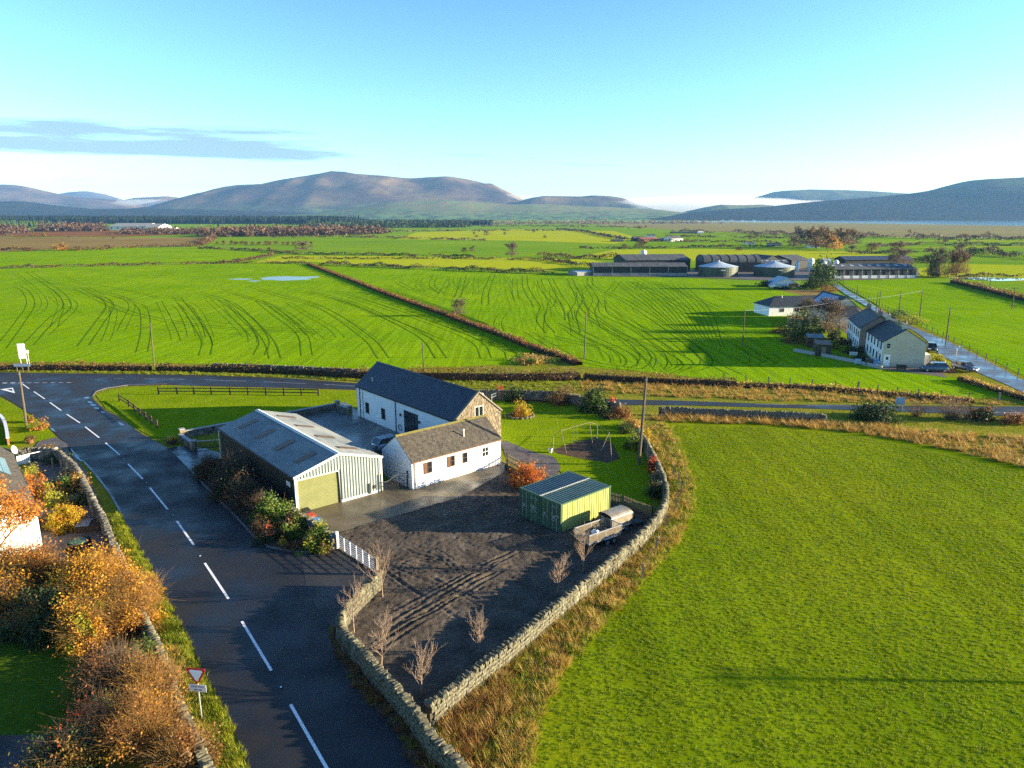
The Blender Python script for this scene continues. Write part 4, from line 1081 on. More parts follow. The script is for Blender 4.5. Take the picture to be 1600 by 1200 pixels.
def stone_wall(label, path, h, th=0.5, mk='drystone', seed=1, limit=300, cope=True, course=0.24, slen=0.36, group=None, sides=(1, -1), hfun=None):
    r = random.Random(seed)
    path = smooth_path(path, 0.5)
    t = thing('stone_wall', label, 'wall', path[0], 0, group)
    O = path[0]
    # core
    L, R = strip_pts(path, th * .72)
    mb = MB()
    n = len(path)
    vs_ = []
    for a, b in zip(L, R):
        vs_ += [a - O, b - O, b - O + Vector((0, 0, h * .93)), a - O + Vector((0, 0, h * .93))]
    fs = []
    for i in range(n - 1):
        for k in range(4):
            k2 = (k + 1) % 4
            fs.append((4 * i + k, 4 * i + 4 + k, 4 * i + 4 + k2, 4 * i + k2))
    fs += [(0, 1, 2, 3), (4 * n - 1, 4 * n - 2, 4 * n - 3, 4 * n - 4)]
    mb.add(vs_, fs); mb.build('core', M['wallcore'], t)
    cum = [0.0]
    for i in range(1, n): cum.append(cum[-1] + (path[i] - path[i - 1]).length)
    tot = cum[-1]
    def at(s):
        s = min(max(s, 0), tot - 1e-4)
        i = max(k for k in range(n - 1) if cum[k] <= s) if n < 40 else int(np.searchsorted(cum, s, 'right')) - 1
        f = (s - cum[i]) / (cum[i + 1] - cum[i])
        d = (path[i + 1] - path[i]).normalized()
        return path[i].lerp(path[i + 1], f) - O, d
    items = []
    nc = max(1, int(round(h / course)))
    for side in sides:
        for c in range(nc):
            s = r.uniform(0, slen)
            while s < tot:
                l = slen * r.uniform(.6, 1.5)
                p, d = at(s + l / 2)
                nrm = Vector((-d.y, d.x, 0)) * side
                ch = h / nc
                hh = ch * r.uniform(.85, 1.12); dp = r.uniform(.2, .3)
                bat = 1 - 0.12 * c / nc
                pos = p + nrm * (th * .5 * bat - dp * .38 + r.uniform(-.02, .03)) + Vector((0, 0, ch * (c + .5) + r.uniform(-.02, .02)))
                items.append((pos, math.atan2(d.y, d.x) + r.uniform(-.12, .12), r.uniform(-.1, .1), (l * 1.02, dp, hh)))
                s += l
    if cope:
        s = 0.0
        while s < tot:
            l = r.uniform(.12, .26)
            p, d = at(s + l / 2)
            hh = r.uniform(.18, .42)
            items.append((p + Vector((r.uniform(-.03, .03), r.uniform(-.03, .03), h + hh * .3)), math.atan2(d.y, d.x) + r.uniform(-.2, .2), r.uniform(-.3, .3), (l * 1.05, th * r.uniform(.75, 1.1), hh)))
            s += l
    camv = Vector((0, 0, H)) - O
    def inview(it):
        w = it[0] + O
        fw = w.y * CP - (w.z - H) * SP
        if fw < 1: return 1e6
        x = 800 + F * w.x / fw; y = 600 - F * (w.y * SP + (w.z - H) * CP) / fw
        return (it[0] - camv).length + (0 if (-20 < x < 1620 and y < 1220) else 1e5)
    items.sort(key=inview)
    near_, rest = items[:limit], items[limit:]
    for pos, rz, ry, sc in near_:
        k = r.randrange(10)
        link('stone', STONES[mk][k], t, pos, (0, ry, rz), sc)
    if rest:
        P_ = []
        for pos, rz, ry, sc in rest:
            v, q = STONE_NP[mk][r.randrange(10)]
            mtx = np.array((Matrix.Rotation(rz, 3, 'Z') @ Matrix.Rotation(ry, 3, 'Y')))
            P_.append(((v * np.array(sc)) @ mtx.T + np.array(pos), q, 0))
        v, q, mi = merge(P_)
        o = link('stones', np_mesh('stones', v, q, M[mk]), t); o['kind'] = 'stuff'
    return t
def top(px, z): return [Vector((g.x, g.y, 0)) for g in (G(*p, z) for p in px)]
stone_wall('long pale dry stone wall curving between the gravel yard and the pasture', top([(668, 1100), (700, 1078), (745, 1042), (790, 1008), (845, 962), (900, 917), (950, 876), (1000, 833), (1030, 798), (1041, 772), (1036, 742), (1022, 712), (1011, 690), (996, 668)], 1.2), 1.0, 0.45, 'drystone_pale', 1)
stone_wall('dark dry stone wall along the road side of the gravel yard', top([(594, 893), (575, 910), (552, 932), (535, 955), (531, 970), (541, 988), (556, 1002), (577, 1026), (600, 1051), (618, 1070), (636, 1091), (651, 1110), (667, 1134), (682, 1154), (710, 1180), (745, 1225), (780, 1280)], 1.2), 1.0, 0.45, 'drystone_pale', 2)
stone_wall('short dry stone wall behind the wheelie bins', top([(456, 793), (470, 803), (488, 815), (505, 826), (521, 836)], 1.1), 0.95, 0.42, 'drystone', 3)
stone_wall('dry stone wall at the back of the garden lawn', top([(748, 610), (800, 611.5), (850, 612.5), (890, 617), (930, 625), (968, 631)], 1.2), 1.1, 0.45, 'drystone', 4)
stone_wall('low dry stone wall between the main road and the pasture', top([(1030, 638), (1060, 638), (1120, 641), (1200, 644), (1290, 649)], 0.9), 0.8, 0.45, 'drystone', 5)
stone_wall('stone wall behind the brown roadside hedge', top([(330, 569), (400, 571), (480, 574), (560, 579)], 1.1), 1.0, 0.45, 'drystone', 6, limit=150)
stone_wall('dry stone wall curving round the front garden of the left cottage', top([(26, 704), (50, 701), (85, 702.5), (97, 710), (109, 720), (120, 732), (125, 740), (135, 760), (144, 776), (150, 791), (161, 807), (172, 836), (182, 860), (195, 886)], 1.2), 1.05, 0.45, 'drystone', 7)
stone_wall('overgrown dry stone wall between the autumn shrubs and the verge', top([(195, 886), (212, 932), (226, 968), (243, 1000), (255, 1028), (272, 1078), (292, 1126), (312, 1168), (330, 1210), (350, 1260)], 1.1), 0.95, 0.45, 'drystone_pale', 8)

# low coped walls at the shed entrance
M['cope'] = mat('cope_slab', [(0.22, 0.23, 0.24), (0.33, 0.34, 0.35)], 2, 0.7, 0.3, fine=0.1)
def coped_wall(label, a, b, h, piers=(True, True), th=.32):
    d = (b - a); L = d.length; rz = math.atan2(d.y, d.x)
    t = thing('garden_wall', label, 'wall', a, rz)
    r = random.Random(int(L * 100))
    mb = MB(); mb.box(.0, L, -th / 2 + .03, th / 2 - .03, 0, h); mb.build('core', M['wallcore'], t)
    z = 0; k = 0
    while z < h - .05:
        x = r.uniform(-.2, 0)
        while x < L:
            l = r.uniform(.3, .6); x0, x1 = max(0, x) + .01, min(L, x + l) - .01
            if x1 - x0 > .1:
                mb = MB(); p = r.uniform(0, .03); mb.box(x0, x1, -th / 2 - p, th / 2 + p, z + .01, min(h, z + .24) - .01)
                mb.build('stone', M['drystone'], t)
            x += l
        z += .24
    n = max(1, int(L / .9))
    for i in range(n):
        mb = MB(); mb.box(L * i / n + .008, L * (i + 1) / n - .008, -th / 2 - .06, th / 2 + .06, h, h + .08); mb.build('cope_slab', M['cope'], t)
    for e, f in zip(piers, (0, L)):
        if e:
            mb = MB(); mb.box(f - .25, f + .25, -.25, .25, 0, h + .28); pr = mb.build('pier', M['rubble'], t)
            mb = MB(); mb.box(f - .3, f + .3, -.3, .3, h + .28, h + .37); mb.build('pier_cap', M['cope'], pr)
    return t
gz = lambda px, py, z: Vector((*G(px, py, z)[:2], 0))
coped_wall('long low coped wall between the lawn and the shed yard', gz(284, 673, .9), gz(527, 629, .9), .8, (True, True))
coped_wall('short stepped coped wall beside the planter', gz(281, 676, .9), gz(302, 690, .9), .7, (False, True))
coped_wall('short coped wall with end pier at the courtyard corner', gz(530, 632, .9), gz(546, 637, .9), .8, (False, True))
fa, fb = G(305, 703), G(345, 700)
t = thing('metal_gate', 'dark low slatted gate between the coped wall and the shed', 'gate', fa, math.atan2(fb.y - fa.y, fb.x - fa.x))
Lg = (fb - fa).length
mb = MB(); mb.box(0, Lg, -.03, .03, .12, .2); mb.build('rail', M['iron'], t)
mb = MB(); mb.box(0, Lg, -.03, .03, .92, 1.0); mb.build('rail', M['galv'], t)
bar_me = MB().box(-.018, .018, -.015, .015, .2, .92).mesh('bar', M['iron'])
for k in range(int(Lg / .14)): link('bar', bar_me, t, (.07 + k * .14, 0, 0))

# ================================================================ fences and gates
M['wood_dark'] = mat('creosoted_timber', [(0.045, 0.028, 0.018), (0.085, 0.055, 0.035)], 4, 0.85, 0.2, stretch=(1, 1, .2))
M['wood_grey'] = mat('weathered_timber', [(0.13, 0.105, 0.075), (0.24, 0.20, 0.15)], 4, 0.85, 0.2, stretch=(1, 1, .15))
M['wood_pole'] = mat('pole_timber', [(0.07, 0.055, 0.038), (0.125, 0.10, 0.07)], 3, 0.85, 0.2, stretch=(1, 1, .1))
def post_rail(label, posts, h=1.12):
    t = thing('rail_fence', label, 'fence', posts[0])
    O = posts[0]
    for p in posts:
        MB().box(-.085, .085, -.085, .085, 0, h).build('post', M['wood_dark'], t, False, p - O)
    for a, b in zip(posts[:-1], posts[1:]):
        for z in (h * .42, h * .82):
            MB().beam(a - O + Vector((0, -.11, z)), b - O + Vector((0, -.11, z)), .05, .14).build('rail', M['wood_dark'], t)
post_rail('brown post and rail fence along the far edge of the junction lawn', [G(x, y) for x, y in ((248, 616), (277, 616), (303.4, 616), (330.5, 616.2), (359.6, 616.5), (387.6, 616.8), (415.6, 617.2), (443.6, 617.6), (471, 618), (498, 618.5))])
post_rail('short brown post and rail fence beside the shaded road verge', [G(x, y) for x, y in ((187, 627), (202, 636), (210.5, 643), (219, 649.5), (228, 656), (237, 662.5), (246, 669))], 1.05)

def picket(label, pts, h=1.05, sp=0.16):
    t = thing('picket_fence', label, 'fence', pts[0])
    O = pts[0]; r = random.Random(4)
    pals = []
    for k in range(3):
        mb = MB(); mb.slab([(-.045, 0, .05), (.045, 0, .05), (.045, 0, h - .05 + .02 * k), (0, 0, h + .02 * k), (-.045, 0, h - .05 + .02 * k)], (0, .022, 0)); pals.append(mb.mesh('paling', M['wood_grey']))
    for a, b in zip(pts[:-1], pts[1:]):
        d = b - a; L = d.length; rz = math.atan2(d.y, d.x); n = Vector((-d.y, d.x, 0)).normalized()
        for z in (.3, .82): MB().beam(a - O + Vector((0, 0, z)), b - O + Vector((0, 0, z)), .05, .09).build('rail', M['wood_dark'], t)
        k = 0
        while k * sp < L:
            p = a + d * (k * sp / L) - n * .06
            link('paling', pals[r.randrange(3)], t, p - O, (0, r.uniform(-.02, .02), rz)); k += 1
        m = max(1, int(L / 2.2))
        for i in range(m + 1):
            MB().box(-.05, .05, -.05, .05, 0, h + .06).build('post', M['wood_dark'], t, False, a + d * (i / m) + n * .08 - O)
picket('brown picket fence running from the cottage behind the orange maple', [G(791, 723), G(842, 750), G(884, 772)])
picket('brown picket fence between the right container and the stone wall', [G(938, 782), G(975, 792), G(1018, 809)])

# white field gate
ga, gb = G(529, 858), G(588, 897)
t = thing('field_gate', 'white tubular field gate at the mouth of the gravel yard', 'gate', ga, math.atan2(gb.y - ga.y, gb.x - ga.x))
Lg = (gb - ga).length
M['white_paint'] = mat('white_gate_paint', [(0.60, 0.60, 0.60), (0.75, 0.75, 0.74)], 3, 0.5, 0.4)
for i, z in enumerate((.18, .34, .50, .66, .84, 1.02, 1.2)):
    mb = MB(); mb.tube([(0.05, 0, z), (Lg - .05, 0, z)], .024, 6); mb.build('bar', M['white_paint'], t)
for k in range(7):
    x = .05 + (Lg - .1) * k / 6
    mb = MB(); mb.box(x - .025, x + .025, -.03, .03, .14, 1.24); mb.build('upright', M['white_paint'], t)
for x, mm in ((-.18, M['trim_white']), (Lg + .12, M['wood_grey'])):
    mb = MB(); mb.box(x - .11, x + .11, -.11, .11, 0, 1.4); mb.build('post', mm, t)

# ornate iron gate between shed and cottage
ia, ib = G(596, 769), G(637, 763)
t = thing('iron_gate', 'ornate iron gate with curved top between shed and cottage', 'gate', ia, math.atan2(ib.y - ia.y, ib.x - ia.x))
Lg = (ib - ia).length
topz = lambda f: .95 + .62 * math.sin(math.pi * max(0, min(1, (f - .25) / 1.1)))
for z in (.12, .55): MB().beam((0, 0, z), (Lg, 0, z), .03, .035).build('rail', M['iron'], t)
MB().tube([(Lg * k / 14, 0, topz(k / 14)) for k in range(15)], .02, 5).build('top_rail', M['galv'], t)
for k in range(1, 20):
    f = k / 20; zt = topz(f)
    mb = MB(); mb.tube([(Lg * f, 0, .1), (Lg * f, 0, zt)], .012, 5); mb.tube([(Lg * f, 0, zt), (Lg * f, 0, zt + .1)], [.03, .004], 5); mb.build('bar', M['iron'], t)
for x in (0, Lg): MB().box(x - .05, x + .05, -.05, .05, 0, 1.75).build('post', M['iron'], t)

# ================================================================ yard things
def bin_(px, py, rz, lidc, bodyc, label):
    g = G(px, py)
    t = thing('wheelie_bin', label, 'wheelie bin', g, rz, 'wheelie bins by the shed door')
    mb = MB()
    lo, hi = [(-.2, -.22), (.2, -.22), (.2, .22), (-.2, .22)], [(-.28, -.34), (.28, -.34), (.28, .3), (-.28, .3)]
    mb.add([(x, y, .08) for x, y in lo] + [(x, y, .98) for x, y in hi], [(3, 2, 1, 0)] + [(i, (i + 1) % 4, 4 + (i + 1) % 4, 4 + i) for i in range(4)])
    mb.build('body', bodyc, t)
    mb = MB(); mb.slab([(-.3, -.36, .98), (.3, -.36, .98), (.3, .3, 1.03), (-.3, .3, 1.03)], (0, 0, .05)); mb.beam((-.26, .33, 1.04), (.26, .33, 1.04), .06, .05); mb.box(-.2, .2, -.39, -.36, .98, 1.02)
    mb.build('lid', lidc, t)
    mb = MB(); mb.tube([(-.28, .3, .95), (-.28, .4, .96), (.28, .4, .96), (.28, .3, .95)], .018, 6); mb.build('handle', bodyc, t)
    for s in (-1, 1):
        mb = MB(); mb.tube([(s * .24, .26, .1), (s * .29, .26, .1)], .1, 10); mb.build('wheel', M['rubber'], t)
M['bin_black'] = mat('black_plastic', [(0.012, 0.012, 0.013), (0.025, 0.025, 0.026)], 3, 0.45, 0.5)
M['bin_red'] = mat('red_plastic', [(0.42, 0.045, 0.02), (0.50, 0.06, 0.03)], 3, 0.45, 0.5)
M['bin_blue'] = mat('blue_plastic', [(0.04, 0.17, 0.42), (0.06, 0.22, 0.5)], 3, 0.4, 0.5)
M['bin_grey'] = mat('grey_plastic', [(0.11, 0.12, 0.12), (0.16, 0.17, 0.17)], 3, 0.45, 0.5)
bin_(479.5, 814, .72, M['bin_black'], M['bin_black'], 'black wheelie bin with black lid beside the roller door')
bin_(487.5, 822, .72, M['bin_red'], M['bin_grey'], 'grey wheelie bin with bright red lid')
bin_(497.5, 830, .72, M['bin_blue'], M['bin_grey'], 'grey wheelie bin with bright blue lid')

# caged trailer
M['mesh_steel'] = mat('rusty_mesh_steel', [(0.26, 0.20, 0.13), (0.36, 0.29, 0.20)], 3, 0.7, 0.3)
M['bed'] = mat('trailer_bed', [(0.07, 0.06, 0.05), (0.12, 0.10, 0.08)], 3, 0.8, 0.2)
def wheel(parent, loc, r=.3, w=.18, axis='y'):
    rot = (0, 0, 0) if axis == 'y' else (0, 0, math.pi / 2)
    mb = MB()
    prof = [(r * .6, -w / 2), (r * .95, -w / 2), (r, -w * .3), (r, w * .3), (r * .95, w / 2), (r * .6, w / 2)]
    b = len(mb.v); n = 16
    for rr_, yy in prof:
        for k in range(n): mb.v.append((rr_ * math.cos(2 * math.pi * k / n), yy, rr_ * math.sin(2 * math.pi * k / n)))
    for i in range(len(prof) - 1):
        for k in range(n):
            k2 = (k + 1) % n; mb.f.append((b + i * n + k, b + i * n + k2, b + (i + 1) * n + k2, b + (i + 1) * n + k)); mb.m.append(0)
    wl = mb.build('wheel', M['rubber'], parent, True, loc, rot)
    mb = MB(); mb.tube([(0, -w * .42, 0), (0, w * .42, 0)], r * .62, 12); mb.build('rim', M['galv'], wl)
    return wl
g0, g1 = G(911, 864), G(957, 848)
tl = thing('cage_trailer', 'galvanised caged trailer in front of the right container', 'trailer', (G(908, 852) + G(948, 838)) / 2 + Vector((.25, -.35, 0)), math.radians(36))
TL, TW = 3.4, 1.7
MB().box(-TL / 2, TL / 2, -TW / 2, TW / 2, .55, .65).build('bed', M['bed'], tl)
def mesh_panel(par, a, b, z0, z1, name='mesh_side'):
    a, b = Vector(a), Vector(b)
    mb = MB()
    for z in (z0, z1): mb.beam(a + Vector((0, 0, z)), b + Vector((0, 0, z)), .05, .06)
    for f in (0, .5, 1): 
        p = a.lerp(b, f); mb.beam(p + Vector((0, 0, z0)), p + Vector((0, 0, z1)), .05, .05)
    fr_ = mb.build(name, M['galv'], par)
    fr_['kind'] = 'stuff'
    mb = MB(); L = (b - a).length; n = int(L / .09)
    for k in range(1, n):
        p = a.lerp(b, k / n); mb.beam(p + Vector((0, 0, z0)), p + Vector((0, 0, z1)), .018, .018)
    for k in range(1, int((z1 - z0) / .09)):
        z = z0 + k * .09; mb.beam(a + Vector((0, 0, z)), b + Vector((0, 0, z)), .018, .018)
    o = mb.build('wire_mesh', M['mesh_steel'], fr_); o['kind'] = 'stuff'
mesh_panel(tl, (-TL / 2, -TW / 2, 0), (TL / 2, -TW / 2, 0), .65, 1.38)
mesh_panel(tl, (-TL / 2, TW / 2, 0), (TL / 2, TW / 2, 0), .65, 1.38)
mesh_panel(tl, (TL / 2, -TW / 2, 0), (TL / 2, TW / 2, 0), .65, 1.38)
mesh_panel(tl, (-TL / 2, -TW / 2, 0), (-TL / 2, TW / 2, 0), .65, 1.38, 'tailgate')
for s in (-1, 1):
    for x in (.15, .85): wheel(tl, (x, s * (TW / 2 + .02), .3))
    mb = MB(); mb.beam((-.2, s * (TW / 2 + .02), .64), (1.2, s * (TW / 2 + .02), .64), .24, .03); mb.build('mudguard', M['galv'], tl)
mb = MB(); mb.beam((TL / 2, -.4, .5), (TL / 2 + 1.2, 0, .5), .08, .08); mb.beam((TL / 2, .4, .5), (TL / 2 + 1.2, 0, .5), .08, .08); mb.tube([(TL / 2 + .95, 0, 0), (TL / 2 + .95, 0, .75)], .04, 6); mb.build('drawbar', M['galv'], tl)
def lump(name, label, cat, loc, size, m, seed):
    bm = bmesh.new(); bmesh.ops.create_icosphere(bm, subdivisions=2, radius=1)
    for v in bm.verts:
        n = mnoise.noise(v.co * 1.7 + Vector((seed, 0, 0)))
        v.co *= 1 + .3 * n
        v.co = Vector((v.co.x * size[0], v.co.y * size[1], max(0, v.co.z * size[2] + size[2] * .7)))
    me = bpy.data.meshes.new(name); bm.to_mesh(me); bm.free(); me.materials.append(m)
    return tag(link(name, me, None, loc), label, cat)
Mt = Matrix.Rotation(math.radians(36), 3, 'Z')
tp = Vector(tl.location)
lump('rubble_sack', 'pale blue-white sack lying in the caged trailer', 'sack', tp + Mt @ Vector((-.1, .2, .65)), (.34, .28, .26), M['white_paint'], 2)
lump('bin_bag', 'black bin bag beside the pale sack in the caged trailer', 'bin bag', tp + Mt @ Vector((.6, .25, .65)), (.5, .45, .24), M['bin_black'], 5)
lump('bin_bag', 'small black bag near the tailgate of the caged trailer', 'bin bag', tp + Mt @ Vector((-.9, .2, .65)), (.36, .3, .18), M['bin_black'], 8)

# livestock trailer with curved roof
M['stock'] = mat('livestock_trailer_panel', [(0.20, 0.18, 0.09), (0.30, 0.26, 0.13)], 2, 0.5, 0.4)
M['alu'] = mat('dull_aluminium', [(0.20, 0.16, 0.10), (0.36, 0.32, 0.26)], 2.0, 0.4, 0.4, metal=0.3)
st = thing('livestock_trailer', 'round roofed livestock trailer parked between the right container and the stone wall', 'trailer', G(966, 828) + Vector((-.25, .15, 0)), math.radians(37))
SL_, SWd = 2.3, 1.5
mb = MB(); mb.box(-SL_ / 2, SL_ / 2, -SWd / 2, SWd / 2, .42, .52); mb.build('floor', M['bed'], st)
for s in (-1, 1):
    MB().box(-SL_ / 2, SL_ / 2, s * SWd / 2 - .02, s * SWd / 2 + .02, .52, 1.45).build('side_panel', M['alu'], st)
    for x in (-.35, .4): wheel(st, (x, s * (SWd / 2 + .1), .28), .28, .16)
    MB().beam((-.75, s * (SWd / 2 + .1), .6), (.8, s * (SWd / 2 + .1), .6), .22, .03).build('mudguard', M['galv'], st)
prof = [(-SWd / 2 - .03, 1.42), (-SWd / 2 + .0, 1.52), (-SWd / 2 + .14, 1.63), (-.35, 1.69), (0, 1.71), (.35, 1.69), (SWd / 2 - .14, 1.63), (SWd / 2 - .0, 1.52), (SWd / 2 + .03, 1.42)]
mb = MB(); n_ = len(prof)
mb.add([(-SL_ / 2 - .04, y, z) for y, z in prof] + [(SL_ / 2, y, z) for y, z in prof] + [(SL_ / 2 + .12, y * .95, 1.1 + (z - 1.1) * .8) for y, z in prof],
       [(i, i + 1, n_ + i + 1, n_ + i) for i in range(n_ - 1)] + [(n_ + i, n_ + i + 1, 2 * n_ + i + 1, 2 * n_ + i) for i in range(n_ - 1)])
mb.build('roof', M['alu'], st, False)
mb = MB(); mb.slab([(SL_ / 2 + .1, y * .95, 1.1 + (z - 1.1) * .8) for y, z in prof] + [(SL_ / 2, SWd / 2, .5), (SL_ / 2, -SWd / 2, .5)], (.03, 0, 0)); mb.build('front_panel', M['alu'], st)
for k in range(6):
    y = -SWd / 2 + .12 + k * (SWd - .24) / 5
    MB().box(-SL_ / 2 - .03, -SL_ / 2 + .03, y - .06, y + .06, .52, 1.4).build('gate_slat', M['wood_grey'] if k % 2 else M['galv'], st)
mb = MB(); mb.beam((SL_ / 2 + .2, 0, .45), (SL_ / 2 + 1.3, 0, .45), .1, .1); mb.tube([(SL_ / 2 + 1.1, 0, 0), (SL_ / 2 + 1.1, 0, .7)], .035, 6); mb.build('drawbar', M['iron'], st)
lump('tarpaulin_heap', 'dark tarpaulin heap on the ground beside the livestock trailer', 'heap', G(988, 820), (.9, .5, .3), M['bin_black'], 11)

# tyres leaning by the fence
tyre = MB()
tyre_prof = [(.2, -.1), (.33, -.12), (.38, -.08), (.38, .08), (.33, .12), (.2, .1), (.2, -.1)]
tyre.lathe(tyre_prof, 18)
tyme = tyre.mesh('old_tyre', M['rubber'], True)
for k, (px, py, tl_, lb) in enumerate([(791, 735, 1.1, 'leftmost of the old tyres leaning on the picket fence'), (796.5, 739, 1.15, 'second old tyre from the cottage end of the picket fence'), (802, 742.5, 1.2, 'third old tyre from the cottage end of the picket fence'), (808, 746, 1.1, 'old tyre half under the left edge of the orange maple'), (814, 750, 1.2, 'old tyre deepest under the orange maple')]):
    o = link('old_tyre', tyme, None, G(px, py) + Vector((0, 0, .36)), (math.pi / 2 - .15, 0, math.radians(-75)))
    tag(o, lb, 'tyre', 'old tyres leaning by the picket fence')

# swing frame of poles on the bark bed
sw = thing('swing_frame', 'pale timber pole swing frame standing on the bark bed', 'swing', G(910, 706))
O = G(910, 706)
def T(px, py, z): return G(px, py, z) - O
for (b, tt, z) in [((864, 707), (865, 681), 1.5), ((885, 708), (876, 673), 2.2), ((926, 694), (921, 660), 2.2), ((933.6, 685), (933, 663), 1.5), ((938.6, 706), (952, 675), 2.0), ((955.6, 719), (954, 692), 1.6)]:
    MB().tube([T(*b, 0), T(*tt, z)], .042, 7).build('post', M['wood_grey'], sw)
for a, b in (((865, 681, 1.5), (876, 673, 2.2)), ((876, 673, 2.2), (921, 660, 2.2)), ((921, 660, 2.2), (933, 663, 1.5)), ((933, 663, 1.5), (952, 675, 2.0)), ((952, 675, 2.0), (954, 692, 1.6))):
    MB().tube([T(*a), T(*b)], .022, 6).build('beam', M['wood_grey'], sw)
a = T(899, 666.5, 2.2)
for dx in (-.22, .22):
    MB().tube([a + Vector((dx, 0, 0)), a + Vector((dx, 0, -1.75))], .012, 4).build('rope', M['wood_grey'], sw)
MB().box(a.x - .26, a.x + .26, a.y - .09, a.y + .09, .42, .46).build('seat', M['bin_black'], sw)
o = MB().lathe([(.18, 0), (.24, .42), (.26, .42), (.26, .46), (.2, .46)], 12).build('flower_pot', M['white_paint'], None, True, G(860, 707)); tag(o, 'white bucket by the left leg of the swing frame', 'bucket')
o = MB().lathe([(.16, 0), (.2, .36), (.22, .36), (.22, .4), (.17, .4)], 12).build('flower_pot', M['bin_grey'], None, True, G(931, 688)); tag(o, 'small grey bucket behind the swing frame', 'bucket')

# ================================================================ poles, signs
PM = M['wood_pole']
def pole(label, b, tp_, r=.14, arm=False, group='timber poles carrying overhead wires', stay=None):
    g = G(*b)
    h = Hat(tp_[1], g.y)
    fw = g.y * CP - (h - H) * SP
    tx = (tp_[0] - 800) / F * fw
    t = thing('utility_pole', label, 'pole', g, 0, group)
    d = Vector((max(-.6, min(.6, tx - g.x)), 0, h))
    MB().tube([(0, 0, -.1), d * .5, d], [r, r * .85, r * .66], 8).build('shaft', PM, t)
    if arm: MB().beam(d + Vector((-.9, 0, -.25)), d + Vector((.9, 0, -.25)), .1, .12).build('crossarm', PM, t)
    else: MB().beam(d + Vector((-.12, -.1, -.35)), d + Vector((.12, -.1, -.35)), .05, .1).build('bracket', M['galv'], t)
    if stay:
        s = G(*stay) - g
        MB().tube([d * .94, s], .012, 5).build('stay_wire', M['iron'], t)
    return g + d
pt1 = pole('tall leaning timber pole by the stone wall at the garden corner', (998, 726), (1010, 588), .17, stay=(1013, 742))
pole('timber pole in front of the left field hedge', (241, 572), (235, 505), .12)
pole('timber pole rising behind the long barn roof', (663, 589), (660, 536), .12)
pt2 = pole('timber pole at the end of the hedge between the two fields', (913, 560), (916, 489), .13)
pt3 = pole('timber pole standing alone on the shaded field left of the terrace', (1160, 541), (1164, 485), .13)
pt4 = pole('timber pole behind the terrace gardens', (1311, 518), (1314, 470), .13)
pt5 = pole('timber pole across the lane from the terrace gable', (1478, 534), (1485, 481), .15)
pt6 = pole('timber pole by the lane behind the nearest one', (1436, 504), (1441.5, 454), .14)
pt7 = pole('timber pole by the lane opposite the middle terrace roof', (1404, 492), (1408, 455), .14)
pole('front one of the pair of poles by the lane', (1373, 487), (1376, 455), .13)
pole('rear one of the pair of poles by the lane', (1369, 486), (1372, 457), .13)
pole('slim pole farther up the lane', (1339, 465), (1340.5, 444), .12)
pole('slim pole by the lane near the dark evergreen', (1317.5, 450), (1318, 433), .12)
pole('crossarm pole at the right edge of the lane field', (1581, 483), (1586, 449), .14, True)
pole('pole beside the hedge in the right field', (1546, 453), (1549, 430), .13)
pole('pole behind the flooded strip at the right', (1510, 427), (1513, 406), .13)
pole('leaning timber pole on the triangular lawn', (42, 668), (29.5, 580), .15)
sl = thing('street_lamp', 'grey street lamp beside the parked dark car on the lane', 'street lamp', G(1491, 577))
MB().tube([(0, 0, 0), (.0, 0, 3.6), (.5, 0, 3.9)], [.07, .05, .04], 7).build('column', M['galv'], sl)
MB().box(.3, .85, -.1, .1, 3.85, 3.97).build('lantern', M['galv'], sl)
def wire(label, a, b, sag, r=.012):
    pts = [a.lerp(b, k / 12) - Vector((0, 0, sag * 4 * (k / 12) * (1 - k / 12))) for k in range(13)]
    o = MB().tube([p - a for p in pts], r, 4).build('overhead_wire', M['galv'], None, False, a); tag(o, label, 'wire')
wire('overhead wire from the lone field pole to the terrace garden pole', pt3, pt4, .5, .02)
wire('overhead wire across the lane from the garden pole to the tallest lane pole', pt4, pt6, .4, .02)

# signs
M['sign_red'] = mat('sign_red', [(0.55, 0.025, 0.03)], 1, 0.35, 0.4)
M['sign_white'] = mat('sign_white', [(0.80, 0.80, 0.80)], 1, 0.35, 0.4)
M['sign_black'] = mat('sign_black', [(0.015, 0.015, 0.015)], 1, 0.5, 0.3)
M['sign_blue'] = mat('sign_pale_blue', [(0.25, 0.36, 0.48), (0.32, 0.43, 0.55)], 2, 0.4, 0.4)
gs = G(314.5, 1124)
gw = thing('give_way_sign', 'red and white give way warning triangle with plate on the near verge', 'road sign', gs, math.radians(-8))
MB().tube([(0, 0.05, 0), (0, 0.05, 2.9)], .038, 8).build('post', M['galv'], gw)
def tri(c, s, y0, y1):   # point-down triangle with clipped corners
    pts = []
    for k in range(3):
        a = math.pi * 1.5 + k * 2 * math.pi / 3
        for dd in (-.12, .12): pts.append((s * math.cos(a + dd), y0, c + s * math.sin(a + dd)))
    return pts, (0, y1 - y0, 0)
S_ = .56
MB().slab(*tri(2.62, S_, 0.0, .012)).build('triangle_plate', M['sign_red'], gw)
MB().slab(*tri(2.62, S_ * .70, -.006, -.001)).build('triangle_face', M['sign_white'], gw)
pl = MB().box(-.46, .46, 0.0, .012, 1.62, 2.02).build('text_plate', M['sign_white'], gw)
def text(parent, body, size, loc, m, rot=(math.pi / 2, 0, 0)):
    cu = bpy.data.curves.new('lettering', 'FONT'); cu.body = body; cu.size = size; cu.align_x = 'CENTER'; cu.extrude = .002
    tmp = bpy.data.objects.new('lettering', cu); COL.objects.link(tmp)
    dg = bpy.context.evaluated_depsgraph_get()
    me = bpy.data.meshes.new_from_object(tmp.evaluated_get(dg))
    bpy.data.objects.remove(tmp)
    me.materials.clear(); me.materials.append(m)
    return link('lettering', me, parent, loc, rot)
